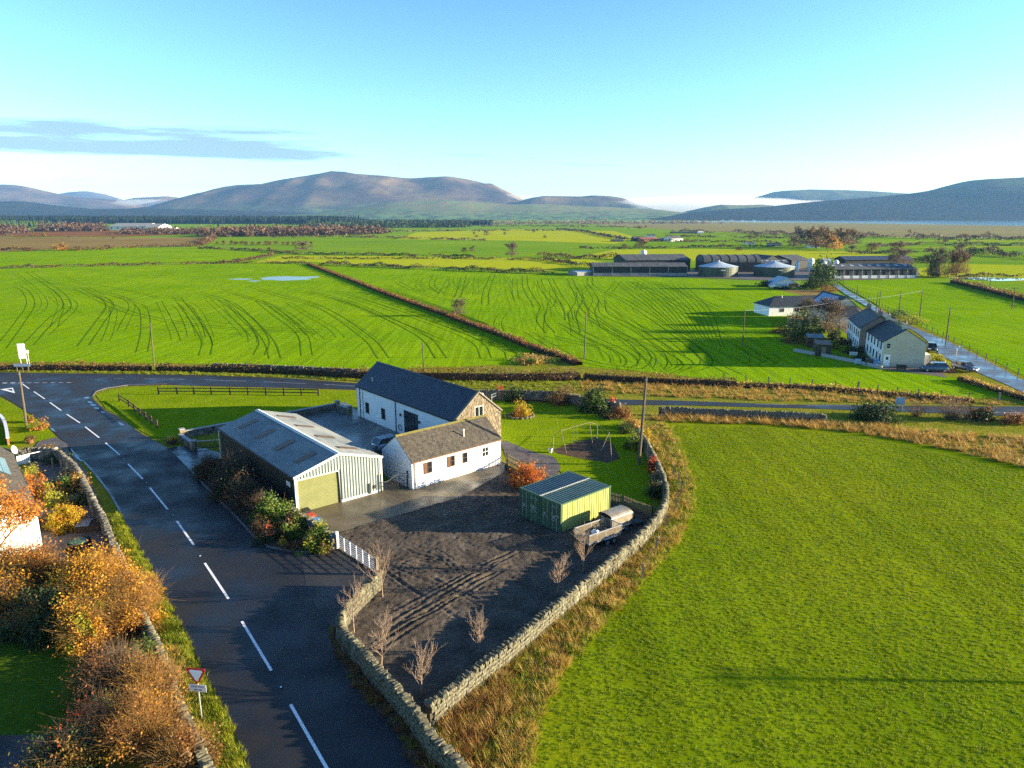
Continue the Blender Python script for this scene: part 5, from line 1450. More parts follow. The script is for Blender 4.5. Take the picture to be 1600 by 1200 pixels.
text(pl, 'GIVE WAY', .15, (0, -.004, 1.85), M['sign_black'])
text(pl, '100 yds', .15, (0, -.004, 1.68), M['sign_black'])

g2 = G(-3, 634)
g3 = thing('give_way_sign', 'red and white road sign cut by the left edge of the view', 'road sign', g2, math.radians(25))
MB().tube([(0, .05, 0), (0, .05, 2.9)], .04, 8).build('post', M['galv'], g3)
MB().slab(*tri(2.9, .5, 0, .012)).build('triangle_plate', M['sign_red'], g3)
MB().slab(*tri(2.9, .35, -.006, -.001)).build('triangle_face', M['sign_white'], g3)
g4 = G(38, 572)
ds = thing('direction_sign', 'tall white direction sign on two posts across the junction', 'road sign', g4, math.radians(12))
for x in (-.45, .5): MB().tube([(x, .06, 0), (x, .06, 1.6)], .05, 6).build('post', M['white_paint'], ds)
MB().box(-.62, .52, 0, .05, 1.3, 3.9).build('panel', M['sign_white'], ds)
MB().box(.60, .98, 0, .05, 2.2, 2.75).build('side_panel', M['sign_white'], ds)
MB().tube([(.8, .06, 0), (.8, .06, 2.3)], .04, 6).build('post', M['white_paint'], ds)
g5 = G(36, 581.5)
cs = thing('chevron_board', 'pale blue board on three posts under the direction sign', 'board', g5, math.radians(3))
for x in (-.9, 0, .9): MB().box(x - .05, x + .05, 0, .08, 0, 1.3).build('post', M['wood_grey'], cs)
for x in (-1.3, .02): MB().box(x, x + 1.28, -.04, 0, .95, 1.4).build('board_panel', M['sign_blue'], cs)
g6 = G(1405, 641)
bs = thing('back_of_sign', 'small pale blue road sign panel beside the main road right of the dark bush', 'road sign', g6, math.radians(-12))
for x in (-.35, .35): MB().tube([(x, .03, 0), (x, .03, 1.1)], .03, 6).build('post', M['galv'], bs)
MB().box(-.55, .55, -.02, .01, .75, 1.75).build('panel', M['sign_blue'], bs)
bs.name = 'road_sign'
# ================================================================ vegetation
M['twig'] = mat('twigs', [(0.10, 0.065, 0.04), (0.19, 0.13, 0.085)], 3, 0.9, 0.1)
M['twig_pale'] = mat('pale_twigs', [(0.20, 0.14, 0.10), (0.31, 0.22, 0.16)], 3, 0.85, 0.15)
M['twig_gold'] = mat('golden_twigs', [(0.19, 0.10, 0.03), (0.32, 0.18, 0.055)], 3, 0.85, 0.15)
M['bark'] = mat('bark', [(0.06, 0.045, 0.03), (0.12, 0.09, 0.06)], 4, 0.95, 0.1)
LF = {
 'gold': leafmat('golden_leaves', [(0.32, 0.12, 0.012), (0.44, 0.20, 0.015), (0.50, 0.28, 0.03), (0.32, 0.15, 0.03)]),
 'orange': leafmat('orange_leaves', [(0.34, 0.095, 0.012), (0.46, 0.17, 0.025), (0.50, 0.26, 0.045)]),
 'maple': leafmat('maple_leaves', [(0.32, 0.055, 0.012), (0.50, 0.12, 0.018), (0.56, 0.20, 0.04)]),
 'red': leafmat('red_leaves', [(0.30, 0.03, 0.012), (0.46, 0.07, 0.02), (0.40, 0.11, 0.03)]),
 'yellow': leafmat('yellow_leaves', [(0.36, 0.24, 0.012), (0.50, 0.33, 0.018), (0.44, 0.36, 0.03)]),
 'yellowgreen': leafmat('yellow_green_leaves', [(0.10, 0.14, 0.012), (0.24, 0.25, 0.02), (0.34, 0.31, 0.03)]),
 'green': leafmat('green_leaves', [(0.035, 0.075, 0.010), (0.07, 0.13, 0.016), (0.12, 0.18, 0.025)]),
 'laurel': leafmat('glossy_green_leaves', [(0.03, 0.07, 0.008), (0.065, 0.125, 0.014), (0.14, 0.18, 0.025)], 0.25, 0.6, 0.55, 0.25),
 'dark': leafmat('dark_evergreen_leaves', [(0.010, 0.024, 0.008), (0.022, 0.045, 0.013), (0.04, 0.07, 0.018)], 0.15),
 'ever': leafmat('evergreen_leaves', [(0.020, 0.045, 0.010), (0.045, 0.085, 0.015), (0.085, 0.125, 0.02)], 0.2),
 'brown': leafmat('brown_leaves', [(0.085, 0.042, 0.02), (0.16, 0.085, 0.035), (0.22, 0.13, 0.05)]),
 'russet': leafmat('russet_leaves', [(0.14, 0.045, 0.015), (0.22, 0.085, 0.025), (0.30, 0.16, 0.05)]),
 'bare': leafmat('bare_twig_haze', [(0.085, 0.060, 0.042), (0.15, 0.105, 0.07), (0.20, 0.145, 0.09)], 0.2),
 'mixed': leafmat('mixed_hedge_leaves', [(0.05, 0.06, 0.014), (0.12, 0.10, 0.02), (0.25, 0.15, 0.03), (0.20, 0.08, 0.02)]),
 'pine': leafmat('pine_needles', [(0.004, 0.010, 0.006), (0.008, 0.018, 0.010), (0.014, 0.028, 0.014)], 0.1),
 'scrub': leafmat('leafless_scrub', [(0.05, 0.028, 0.020), (0.09, 0.050, 0.032), (0.13, 0.08, 0.045)], 0.15),
 'straw': leafmat('straw_grass', [(0.27, 0.15, 0.03), (0.45, 0.27, 0.06), (0.56, 0.38, 0.10)], 0.35, 0.9),
 'sward': leafmat('sward_grass', [(0.11, 0.165, 0.003), (0.19, 0.25, 0.004), (0.29, 0.32, 0.008)], 0.45, 0.6),
 'vergeg': leafmat('verge_grass', [(0.09, 0.14, 0.005), (0.20, 0.25, 0.010), (0.36, 0.34, 0.02)], 0.4, 0.9),
}
def dome(n, rx, ry, h, K, rng, spread=0.22, low=0.05, fill=0.35):
    """Points of a lumpy crown: clumps round the surface of a dome, some inside."""
    u = rng.normal(size=(K, 3)); u[:, 2] = np.abs(u[:, 2]) - 0.15
    u /= np.linalg.norm(u, axis=1, keepdims=True)
    rad = rng.uniform(0.55, 0.95, K)[:, None]
    c = u * rad
    k = rng.integers(0, K, n)
    p = c[k] + rng.normal(size=(n, 3)) * spread * rng.uniform(.5, 1.2, K)[k][:, None]
    m = rng.random(n) < fill
    q = rng.normal(size=(n, 3)); q /= np.linalg.norm(q, axis=1, keepdims=True); q *= rng.random(n)[:, None] ** 0.5 * 0.8
    p[m] = q[m]
    p[:, 2] = np.where(p[:, 2] < 0, -p[:, 2] * .5, p[:, 2])
    return np.stack([p[:, 0] * rx, p[:, 1] * ry, low + p[:, 2] * h], 1)
def twigs(n, rx, ry, h, rng, r0=0.018, bend=0.25, forks=2):
    """Stems fanning out of the base, each forking."""
    a = rng.uniform(0, 2 * math.pi, n); s = rng.random(n) ** 0.6
    tip = np.stack([np.cos(a) * rx * s, np.sin(a) * ry * s, h * (1.02 - 0.45 * s ** 2) * rng.uniform(.75, 1.08, n)], 1)
    base = np.stack([np.cos(a) * rx * s * .25, np.sin(a) * ry * s * .25, np.zeros(n)], 1)
    mid = base * .5 + tip * .5 + rng.normal(size=(n, 3)) * bend * 0.3 * min(rx, h); mid[:, 2] = np.abs(mid[:, 2]) + .08 * h
    P0, P1, R0, R1 = [base, mid], [mid, tip], [np.full(n, r0), np.full(n, r0 * .6)], [np.full(n, r0 * .6), np.full(n, r0 * .15)]
    for f in range(forks):
        t = rng.uniform(.1, .8, n)[:, None]
        b = mid * (1 - t) + tip * t
        e = b + (tip - mid) * rng.uniform(.3, .6, n)[:, None] + rng.normal(size=(n, 3)) * 0.16 * h
        P0.append(b); P1.append(e); R0.append(np.full(n, r0 * .4)); R1.append(np.full(n, r0 * .1))
    return seg_arrays(np.concatenate(P0), np.concatenate(P1), np.concatenate(R0), np.concatenate(R1), 3)
_seed = [100]
def shrub(label, px, py, w, h, leaf, nl=2500, ls=0.09, twig='twig', nt=60, d=None, K=14, spread=.22, name='shrub', cat='shrub', fill=.3, r0=.018, leaf2=None, mix=.3, low=.08, group=None, forks=2, up=.3):
    _seed[0] += 1
    rng = np.random.default_rng(_seed[0])
    g = G(px, py)
    t = thing(name, label, cat, g, 0, group)
    rx, ry = w / 2, (d or w) / 2
    if nl:
        c = dome(nl, rx, ry, h, K, rng, spread, low, fill)
        v, q = leaf_arrays(c, ls, rng, .6, up)
        mats, mi = [LF[leaf]], None
        if leaf2:
            mats.append(LF[leaf2]); pn = np.array([mnoise.noise(Vector(x * 1.1 / max(w, .5) * 3 + _seed[0])) for x in c])
            mi = (pn > np.quantile(pn, 1 - mix)).astype(int)
        link('foliage', np_mesh('foliage', v, q, mats, mi), t)
    if nt:
        v, q = twigs(nt, rx * .95, ry * .95, h * 1.0, rng, r0, forks=forks)
        link('stems', np_mesh('stems', v, q, M[twig]), t)
    return t

# saplings: real branch skeletons
def sapling_mesh(seed, h=3.0, name='branches', dens=1.0):
    r = random.Random(seed)
    S = []
    def grow(p, d, L, rad, depth):
        n = 3
        for i in range(n):
            d = (d + Vector((r.uniform(-.16, .16), r.uniform(-.16, .16), r.uniform(-.02, .14)))).normalized()
            q = p + d * (L / n)
            S.append((p, q, rad * (1 - .25 * i / n), rad * (1 - .25 * (i + 1) / n)))
            p = q
            if depth > 0 and (i > 0 or depth < 3):
                for k in range(r.choice((1, 1, 2))):
                    a = r.uniform(0, 2 * math.pi); ax = Vector((math.cos(a), math.sin(a), 0))
                    nd = (d * r.uniform(.8, 1.2) + ax * r.uniform(.4, .75) + Vector((0, 0, .25))).normalized()
                    grow(p, nd, L * r.uniform(.5, .8), rad * .5, depth - 1)
    p = Vector((0, 0, 0)); d = Vector((r.uniform(-.05, .05), r.uniform(-.05, .05), 1)).normalized()
    trunk = []
    for i in range(6):
        q = p + d * (h * .72 / 6); trunk.append((p, q, .055 * (1 - i / 8), .055 * (1 - (i + 1) / 8)))
        if i >= 1:
            for k in range(3 if i > 1 else 2):
                a = r.uniform(0, 2 * math.pi)
                nd = Vector((math.cos(a) * .8, math.sin(a) * .8, r.uniform(.6, 1.3))).normalized()
                grow(q, nd, h * r.uniform(.26, .4) * (1 - i * .07), .02, 2)
        p = q
        d = (d + Vector((r.uniform(-.07, .07), r.uniform(-.07, .07), 0))).normalized()
    grow(p, d, h * .3, .02, 2)
    def mk(L, nm, m):
        A = np.array([tuple(s[0]) for s in L]); B = np.array([tuple(s[1]) for s in L])
        v, q = seg_arrays(A, B, np.array([max(s[2], .006) for s in L]), np.array([max(s[3], .004) for s in L]), 4)
        return np_mesh(nm, v, q, m)
    return mk(trunk, 'trunk', M['twig_pale']), mk(S, 'branches', M['twig_pale'])
for i, (px, py, h, lb) in enumerate([
        (598, 934, 3.6, 'tallest bare sapling, at the gate end of the roadside wall'), (553, 991, 3.1, 'bare sapling leaning out over the bend of the roadside wall'),
        (596, 1043, 3.0, 'bare sapling by the tyre ruts inside the roadside wall'), (658, 1094, 3.0, 'bare sapling in the corner where the two stone walls meet'),
        (749, 1022, 2.4, 'small bare sapling by the pale wall next to the corner one'), (872, 928, 2.5, 'upright bare sapling between the caged trailer and the pale wall'), (911, 896, 3.0, 'wide bare sapling right below the caged trailer')]):
    t = thing('bare_sapling', lb, 'tree', G(px, py), random.uniform(0, 6), 'bare saplings round the gravel yard')
    a, b = sapling_mesh(40 + i, h)
    link('trunk', a, t); link('branches', b, t)

# --- flower bed beside the shed
for lb, px, py, w, h in [('dark twiggy shrub at the driveway end of the shed bed', 328, 744, 3.4, 2.2), ('tall dark twiggy shrub against the shed side', 362, 762, 4.2, 2.9), ('broad dark twiggy shrub in the middle of the shed bed', 384, 792, 4.0, 2.6),
                        ('dark bush between the twiggy shrubs and the rhododendron', 410, 806, 3.0, 2.2), ('low dark shrub nearest the kerb of the shed bed', 354, 778, 2.8, 1.4)]:
    shrub(lb, px, py, w, h, 'scrub', 3200, .07, 'bark', 320, leaf2='dark', mix=.4)
shrub('large sunlit rhododendron at the shed corner', 430, 818, 3.8, 2.4, 'laurel', 4600, .11, nt=30, K=26, spread=.14)
shrub('rounded green bush with yellowing leaves behind the bin wall', 457, 834, 3.0, 1.8, 'laurel', 3000, .10, nt=25, leaf2='brown', mix=.35, K=18, spread=.16)
shrub('orange azalea in the shed bed', 409, 832, 1.7, 1.4, 'orange', 500, .07, nt=60, leaf2='brown', mix=.65)
shrub('red azalea beside the orange one in the shed bed', 420, 842, 1.5, 1.2, 'red', 450, .07, nt=60, leaf2='brown', mix=.65)
shrub('green and yellow bush under the white gate post', 494, 854, 2.6, 1.8, 'laurel', 2200, .10, nt=30, leaf2='yellowgreen', mix=.4, K=18, spread=.16)
shrub('low yellowing bush at the foot of the gate post', 508, 862, 1.4, .7, 'yellowgreen', 900, .08, nt=20, leaf2='brown', mix=.3)
shrub('small yellow plant in the front of the shed bed', 442, 852, .6, .7, 'yellow', 220, .07, nt=14)
shrub('low dark ground shrub along the front kerb of the shed bed', 412, 846, 2.2, .5, 'dark', 900, .07, nt=20)
shrub('brown grassy clump in the front corner of the shed bed', 462, 856, 2.2, .45, 'brown', 900, .07, nt=40)

# --- garden
shrub('orange-red Japanese maple in front of the picket fence', 828, 762, 3.7, 2.5, 'maple', 5200, .085, nt=40, K=26, spread=.16, name='maple', cat='tree', low=.25, leaf2='orange', mix=.4)
shrub('bright yellow shrub in the round stone edged bed', 817, 650, 2.3, 2.0, 'yellow', 1800, .09, nt=25, K=12)
shrub('small orange shrub in the round stone edged bed', 806, 652, 1.5, 1.1, 'orange', 900, .08, nt=20)
shrub('low green plant in the round stone edged bed', 798, 653, 1.0, .6, 'laurel', 400, .08, nt=10)
rr = random.Random(9)
t = thing('stone_ring', 'ring of stones round the yellow shrub bed on the lawn', 'bed edging', G(812, 651))
for k in range(18):
    a = 2 * math.pi * k / 18
    link('stone', STONES['drystone_pale'][k % 10], t, (1.75 * math.cos(a), 1.25 * math.sin(a), .12), (0, 0, rr.uniform(0, 3)), (.42, .3, .28))
shrub('red leaved shrub by the back garden wall', 781, 620, 1.4, 1.8, 'red', 700, .1, nt=25)
shrub('dark green bush by the back garden wall', 802, 626, 2.8, 1.7, 'dark', 1800, .12, nt=10)
shrub('broad brown bush by the back garden wall', 878, 629, 4.2, 2.2, 'mixed', 2600, .11, nt=60, leaf2='brown', mix=.6)
shrub('big dark conifer bush at the back corner of the lawn', 930, 642, 4.8, 3.2, 'ever', 5200, .13, nt=20, K=30, spread=.15, leaf2='dark', mix=.45)
shrub('narrow red shrub beside the dark conifer bush', 957, 641, 1.5, 2.0, 'red', 800, .1, nt=20)
shrub('straw brown shrub on the bank at the garden corner', 972, 652, 2.6, 1.6, 'russet', 1500, .09, nt=80)
shrub('dark low bush on the garden bank', 955, 652, 3.2, .9, 'brown', 1200, .09, nt=40, leaf2='dark', mix=.4)
shrub('tan grassy shrub on the garden bank above the wall', 988, 668, 2.6, 1.3, 'straw', 1600, .1, 'twig_gold', 60)
shrub('round dark evergreen bush by the garden wall', 977, 676, 1.7, 1.3, 'ever', 1500, .08, nt=10)
shrub('green bush beside the tall leaning pole', 990, 700, 2.6, 1.7, 'yellowgreen', 2300, .09, nt=15, leaf2='green', mix=.5)
shrub('bright yellow bush just behind the tall leaning pole', 1008, 692, 1.8, 1.5, 'yellow', 1300, .09, nt=15)
shrub('red bush against the inside of the garden wall', 1021, 738, 1.6, 1.5, 'red', 1400, .08, nt=30, leaf2='maple', mix=.5)
shrub('grey brown shrub next to the red bush by the garden wall', 1025, 755, 1.7, 1.1, 'straw', 600, .07, 'twig_pale', 90)
shrub('dark shrub in the shade under the garden wall', 1022, 775, 1.7, 1.4, 'dark', 900, .08, nt=30)

# --- roadside bushes along the pasture
shrub('large dark gorse bush beside the main road', 1368, 655, 5.6, 2.3, 'dark', 4200, .13, nt=30, leaf2='ever', mix=.4, K=24, spread=.17)
shrub('smaller dark gorse bush farther along the main road', 1532, 655, 3.4, 1.8, 'dark', 2000, .13, nt=30, leaf2='brown', mix=.35)
shrub('bare grey thorn bush between the gorse bushes', 1487, 655, 5.0, 3.0, 'bare', 500, .07, 'twig', 170, name='thorn_bush', cat='bush')
shrub('thin bare thorn beside the pale sign', 1432, 650, 3.4, 2.2, 'bare', 200, .07, 'twig', 90, name='thorn_bush', cat='bush')
shrub('brown bush on the verge beyond the farther gorse', 1585, 660, 4.0, 1.3, 'russet', 1500, .1, nt=60)

# --- front garden of the left cottage
shrub('clipped golden yellow hedge ball in the left garden', 108, 826, 3.5, 2.2, 'yellow', 8000, .07, nt=10, K=110, spread=.10, d=2.8, leaf2='gold', mix=.45, fill=.15)
shrub('yellow green shrub by the end of the left cottage', 50, 748, 2.0, 1.4, 'yellowgreen', 1300, .09, nt=25)
shrub('orange shrub against the left cottage roof edge', 58, 776, 2.3, 2.4, 'orange', 1500, .10, nt=30)
shrub('orange topped shrub beside the gravelled yard', 78, 778, 1.8, 1.5, 'orange', 800, .09, nt=30, leaf2='yellowgreen', mix=.5)
shrub('yellow green bush in front of the golden hedge ball', 87, 790, 2.2, 1.4, 'yellowgreen', 1400, .09, nt=25)
shrub('dark green clump on the gravelled yard', 80, 762, 1.8, .6, 'green', 700, .09, nt=10)
shrub('tan plumed grass clump in the left garden', 126, 766, 1.8, 1.5, 'straw', 1200, .09, 'twig_gold', 120)
shrub('green and orange bush by the front garden wall', 113, 768, 2.4, 1.6, 'green', 1800, .09, nt=20, leaf2='orange', mix=.25)
shrub('small spreading dark conifer by the front garden wall', 133, 788, 1.9, 1.1, 'ever', 1300, .08, nt=10)
shrub('brown shrub between the left cottage and the golden hedge ball', 80, 822, 2.4, 1.3, 'russet', 1100, .08, nt=70, leaf2='brown', mix=.5)
shrub('ivy covered bush at the corner of the front garden wall', 66, 712, 3.4, 1.0, 'mixed', 1400, .09, nt=20)
shrub('dark bush inside the corner of the front garden wall', 90, 722, 2.6, .9, 'dark', 1000, .09, nt=20)

# orange leaved tree hanging over the white gable
t = thing('autumn_tree', 'open branched orange tree hanging across the white gable', 'tree', G(-14, 925))
def tree_branches(seed, h, spread, levels=4, r0=.12, lean=(0, 0)):
    r = random.Random(seed); S = []; tips = []
    def grow(p, d, L, rad, lv):
        for i in range(3):
            d = (d + Vector((r.uniform(-.2, .2), r.uniform(-.2, .2), r.uniform(-.05, .14)))).normalized()
            q = p + d * L / 3; S.append((p, q, rad * (1 - .3 * i / 3), rad * (1 - .3 * (i + 1) / 3))); p = q
            if lv > 0 and i > 0:
                for k in range(2):
                    a = r.uniform(0, 2 * math.pi)
                    nd = (d + Vector((math.cos(a), math.sin(a), r.uniform(-.2, .4))) * spread).normalized()
                    grow(p, nd, L * r.uniform(.55, .8), rad * .55, lv - 1)
        if lv <= 1: tips.append(p)
    grow(Vector((0, 0, 0)), Vector((lean[0], lean[1], 1)).normalized(), h * .42, r0, levels)
    A = np.array([tuple(s[0]) for s in S]); B = np.array([tuple(s[1]) for s in S])
    v, q = seg_arrays(A, B, np.array([max(.008, s[2]) for s in S]), np.array([max(.006, s[3]) for s in S]), 4)
    return v, q, np.array([tuple(p) for p in tips])
v, q, tips = tree_branches(12, 7.0, .85, 4, .12, (.32, .1))
link('branches', np_mesh('branches', v, q, M['twig_gold']), t)
rng = np.random.default_rng(5)
c = np.repeat(tips, 18, 0) + rng.normal(size=(len(tips) * 18, 3)) * .26
v, q = leaf_arrays(c, .085, rng)
link('foliage', np_mesh('foliage', v, q, [LF['orange']]), t)

# --- the autumn thicket at the lower left
TH = [
 ('golden shrub with upright twigs beside the verge, upper end of the thicket', 160, 925, 4.6, 3.0, 'gold', 4600, .075, 'twig_gold', 230, None, 0),
 ('yellow leaved shrub behind the low white flecked wall', 120, 935, 3.6, 2.6, 'yellow', 3600, .075, 'twig_gold', 140, 'gold', .5),
 ('large tan twiggy shrub leaning over the overgrown wall', 200, 985, 4.8, 3.4, 'gold', 3600, .07, 'twig_gold', 520, 'russet', .4),
 ('golden twiggy shrub on the verge side of the overgrown wall', 222, 935, 2.8, 1.8, 'gold', 1500, .07, 'twig_gold', 240, 'russet', .5),
 ('yellow edged shrub above the shaded lawn', 140, 1010, 3.6, 3.0, 'gold', 3600, .075, 'twig_gold', 260, 'yellowgreen', .3),
 ('dark green bush in the shade left of the golden shrubs', 70, 985, 4.6, 2.2, 'dark', 3600, .08, 'twig', 160, 'mixed', .35),
 ('brown and yellow bush at the left edge of the view', 10, 950, 4.4, 2.4, 'mixed', 3400, .08, 'twig', 160, 'gold', .35),
 ('bright green bush peeping over the overgrown wall', 228, 1050, 2.0, 1.6, 'green', 2200, .075, 'twig', 30, None, 0),
 ('reddish brown twiggy shrub below the bright green bush', 180, 1085, 4.2, 2.8, 'russet', 2600, .07, 'twig', 520, 'brown', .5),
 ('brown twiggy shrub against the lower stretch of the overgrown wall', 238, 1105, 3.8, 2.6, 'brown', 1900, .065, 'twig_gold', 560, 'gold', .3),
 ('tan twiggy shrub in the bottom of the thicket', 225, 1170, 4.2, 2.8, 'russet', 2400, .065, 'twig_gold', 600, 'gold', .3),
 ('red twigged shrub with green leaves at the bottom edge', 160, 1165, 4.0, 2.4, 'red', 900, .06, 'twig', 420, 'green', .55),
 ('dark bush at the corner of the tarmac drive', 110, 1200, 3.8, 2.0, 'mixed', 2600, .07, 'twig', 260, 'dark', .5),
 ('brown bush by the foot of the overgrown wall at the bottom edge', 280, 1200, 3.2, 2.0, 'brown', 1800, .065, 'twig_gold', 420, 'russet', .5),
 ('tall russet shrub in front of the white gable of the left cottage', 48, 912, 4.2, 2.9, 'russet', 2200, .075, 'twig_gold', 300, 'orange', .45),
 ('rust coloured shrub below the autumn tree at the left edge', 4, 915, 4.0, 3.0, 'orange', 1800, .075, 'twig_gold', 260, 'russet', .5),
 ('orange flecked shrub between the golden shrubs and the cottage', 75, 915, 3.0, 2.0, 'orange', 1400, .075, 'twig_gold', 160, 'mixed', .5),
]
for lb, px, py, w, h, lf, nl, ls, tw, nt_, l2, mx in TH:
    shrub(lb, px, py, w, h, lf, int(nl * (2.6 if py < 1040 else 2.8)), ls, tw, int(nt_ * (1 if py < 1040 else .7)), leaf2=l2, mix=mx or .3, K=20, spread=.2, r0=.016, forks=3, group='shrubs of the autumn thicket', low=.15)
stone_wall('low pale wall glimpsed between the thicket and the cottage', top([(-30, 920), (20, 908), (60, 897), (100, 888)], .8), .75, .4, 'drystone_pale', 21, limit=140)

# pot plants on the triangular lawn
for px, py, w, h, lf, lb in [(64, 672, 2.3, 1.2, 'orange', 'orange bush in a tub on the triangular lawn'), (48, 660, 1.0, .7, 'russet', 'small brown bush in a tub beside the leaning pole'), (48, 692, 1.0, .6, 'brown', 'low brown tub plant near the garden wall')]:
    t = shrub(lb, px, py, w, h, lf, 700, .08, nt=25, low=.3, leaf2='yellowgreen', mix=.3)
    MB().lathe([(.28, 0), (.36, .4), (.4, .4), (.4, .45), (.3, .45)], 12).build('tub', M['pipe_red'], t)
t = shrub('yellow flowers in the planter beside the stepped wall', 269, 694, 1.1, .5, 'yellow', 260, .09, nt=8, low=.55)
MB().lathe([(.45, 0), (.6, .5), (.64, .5), (.64, .56), (.5, .56)], 14).build('planter', M['wood_dark'], t)
o = MB().lathe([(.22, 0), (.26, .45), (.3, .45), (.3, .5)], 10).build('planter', M['cope'], None, True, G(266, 689)); tag(o, 'small pale pot behind the yellow planter', 'plant pot')

# ---------------------------------------------------------------- hedges
def hedge(label, path, h, w, leaf, per_m, ls, seed=1, leaf2=None, mix=.4, top_var=.25, name='hedge', twig=0, core=True, gaps=0.0):
    rng = np.random.default_rng(seed)
    path = smooth_path(path, max(2.0, h))
    O = path[0]; n = len(path)
    P_ = np.array([(p.x - O.x, p.y - O.y) for p in path])
    seg = np.linalg.norm(P_[1:] - P_[:-1], axis=1); cum = np.concatenate([[0], np.cumsum(seg)]); L = cum[-1]
    N = int(L * per_m)
    s = rng.uniform(0, L, N); i = np.clip(np.searchsorted(cum, s, 'right') - 1, 0, n - 2)
    f = ((s - cum[i]) / seg[i])[:, None]
    p = P_[i] * (1 - f) + P_[i + 1] * f
    d = (P_[i + 1] - P_[i]) / seg[i][:, None]; nr = np.stack([-d[:, 1], d[:, 0]], 1)
    if gaps:
        kp = (np.sin(s / (h * 5.1) + seed * 1.7) + np.sin(s / (h * 2.9) + seed) * .7 + rng.normal(size=N) * .5) > -1.2 + gaps
        s, i, f, p, d, nr = s[kp], i[kp], f[kp], p[kp], d[kp], nr[kp]; N = len(s)
    hv = h * (1 + top_var * np.sin(s / (h * 2.3) + seed) * .6 + top_var * np.sin(s / (h * .9) + 2 * seed) * .5)
    a = rng.uniform(0, math.pi, N); rad = rng.uniform(.6, 1.08, N)
    c = np.concatenate([p + nr * (np.cos(a) * rad * w / 2)[:, None], (np.sin(a) ** .7 * rad * hv)[:, None]], 1)
    v, q = leaf_arrays(c, ls, rng, .7, .3)
    pn = np.sin(s / 3.1 + seed) + np.sin(s / 7.7) + rng.normal(size=N) * .7
    mi = (pn > np.quantile(pn, 1 - mix)).astype(int) if leaf2 else np.zeros(N, int)
    parts = [(v, q)]
    MI = [mi]; off = len(v)
    if core:
        L_, R_ = strip_pts(path, w * .7)
        cv, cq = [], []
        for k, (l, r) in enumerate(zip(L_, R_)):
            hh = h * .5
            cv += [(l.x - O.x, l.y - O.y, -.05), (r.x - O.x, r.y - O.y, -.05), (r.x - O.x, r.y - O.y, hh), (l.x - O.x, l.y - O.y, hh)]
            if k:
                b = 4 * (k - 1)
                for e in range(4): cq.append((b + e, b + (e + 1) % 4, b + 4 + (e + 1) % 4, b + 4 + e))
        v = np.concatenate([v, np.array(cv)]); q = np.concatenate([q, np.array(cq) + off]); MI.append(np.full(len(cq), 2 if leaf2 else 1))
    mats = [LF[leaf]] + ([LF[leaf2]] if leaf2 else []) + [M['hedgecore']]
    return tag(link(name, np_mesh(name, v, q, mats, np.concatenate(MI)), None, O), label, 'hedge')
M['hedgecore'] = mat('hedge_core', [(0.03, 0.022, 0.014), (0.055, 0.04, 0.024)], 1, 1, .05, world=True)
gl = lambda L: [G(*p) for p in L]
hedge('brown roadside hedge along the left field', gl([(-420, 578), (-150, 577), (0, 577.5), (120, 578), (235, 579)]), 1.35, 1.6, 'brown', 60, .13, 2, 'russet', .4)
hedge('brown roadside hedge between the field pole and the long barn', gl([(246, 579), (330, 580), (450, 583), (560, 590)]), 1.3, 1.5, 'brown', 60, .13, 3, 'mixed', .35)
hedge('dense brown hedge behind the long barn', gl([(560, 590), (640, 592), (745, 594), (860, 594), (905, 592)]), 1.9, 1.9, 'brown', 85, .13, 4, 'russet', .35)
hedge('brown hedge tapering towards the right along the main road', gl([(912, 592), (985, 596), (1060, 600), (1150, 603)]), 1.35, 1.6, 'brown', 70, .13, 5, 'russet', .4)
hedge('low straw coloured bank hedge in front of the terrace field', gl([(1150, 604), (1240, 606), (1330, 612), (1420, 620), (1520, 628)]), .75, 2.2, 'straw', 60, .13, 6, 'brown', .3)
hedge('long brown hedge dividing the two arable fields', gl([(481, 413), (520, 428), (560, 443), (600, 459), (642, 474), (690, 491), (732, 507), (780, 524), (826, 543), (865, 556), (905, 571)]), 1.2, 1.8, 'russet', 36, .17, 7, 'brown', .5)
shrub('pale scrub patch at the end of the dividing hedge', 835, 565, 9, 1.0, 'straw', 2200, .14, nt=120, d=7, leaf2='green', mix=.3)
hedge('rough hedge in the right field beyond the lane', gl([(1488, 441), (1512, 447), (1536, 453), (1570, 462), (1620, 474), (1680, 490)]), 1.8, 2.4, 'brown', 24, .26, 8, 'mixed', .4)
hedge('grassy bank hedge along the near end of the lane', gl([(1500, 594), (1540, 606), (1580, 619), (1640, 634)]), 1.0, 1.6, 'straw', 70, .12, 9, 'brown', .3)
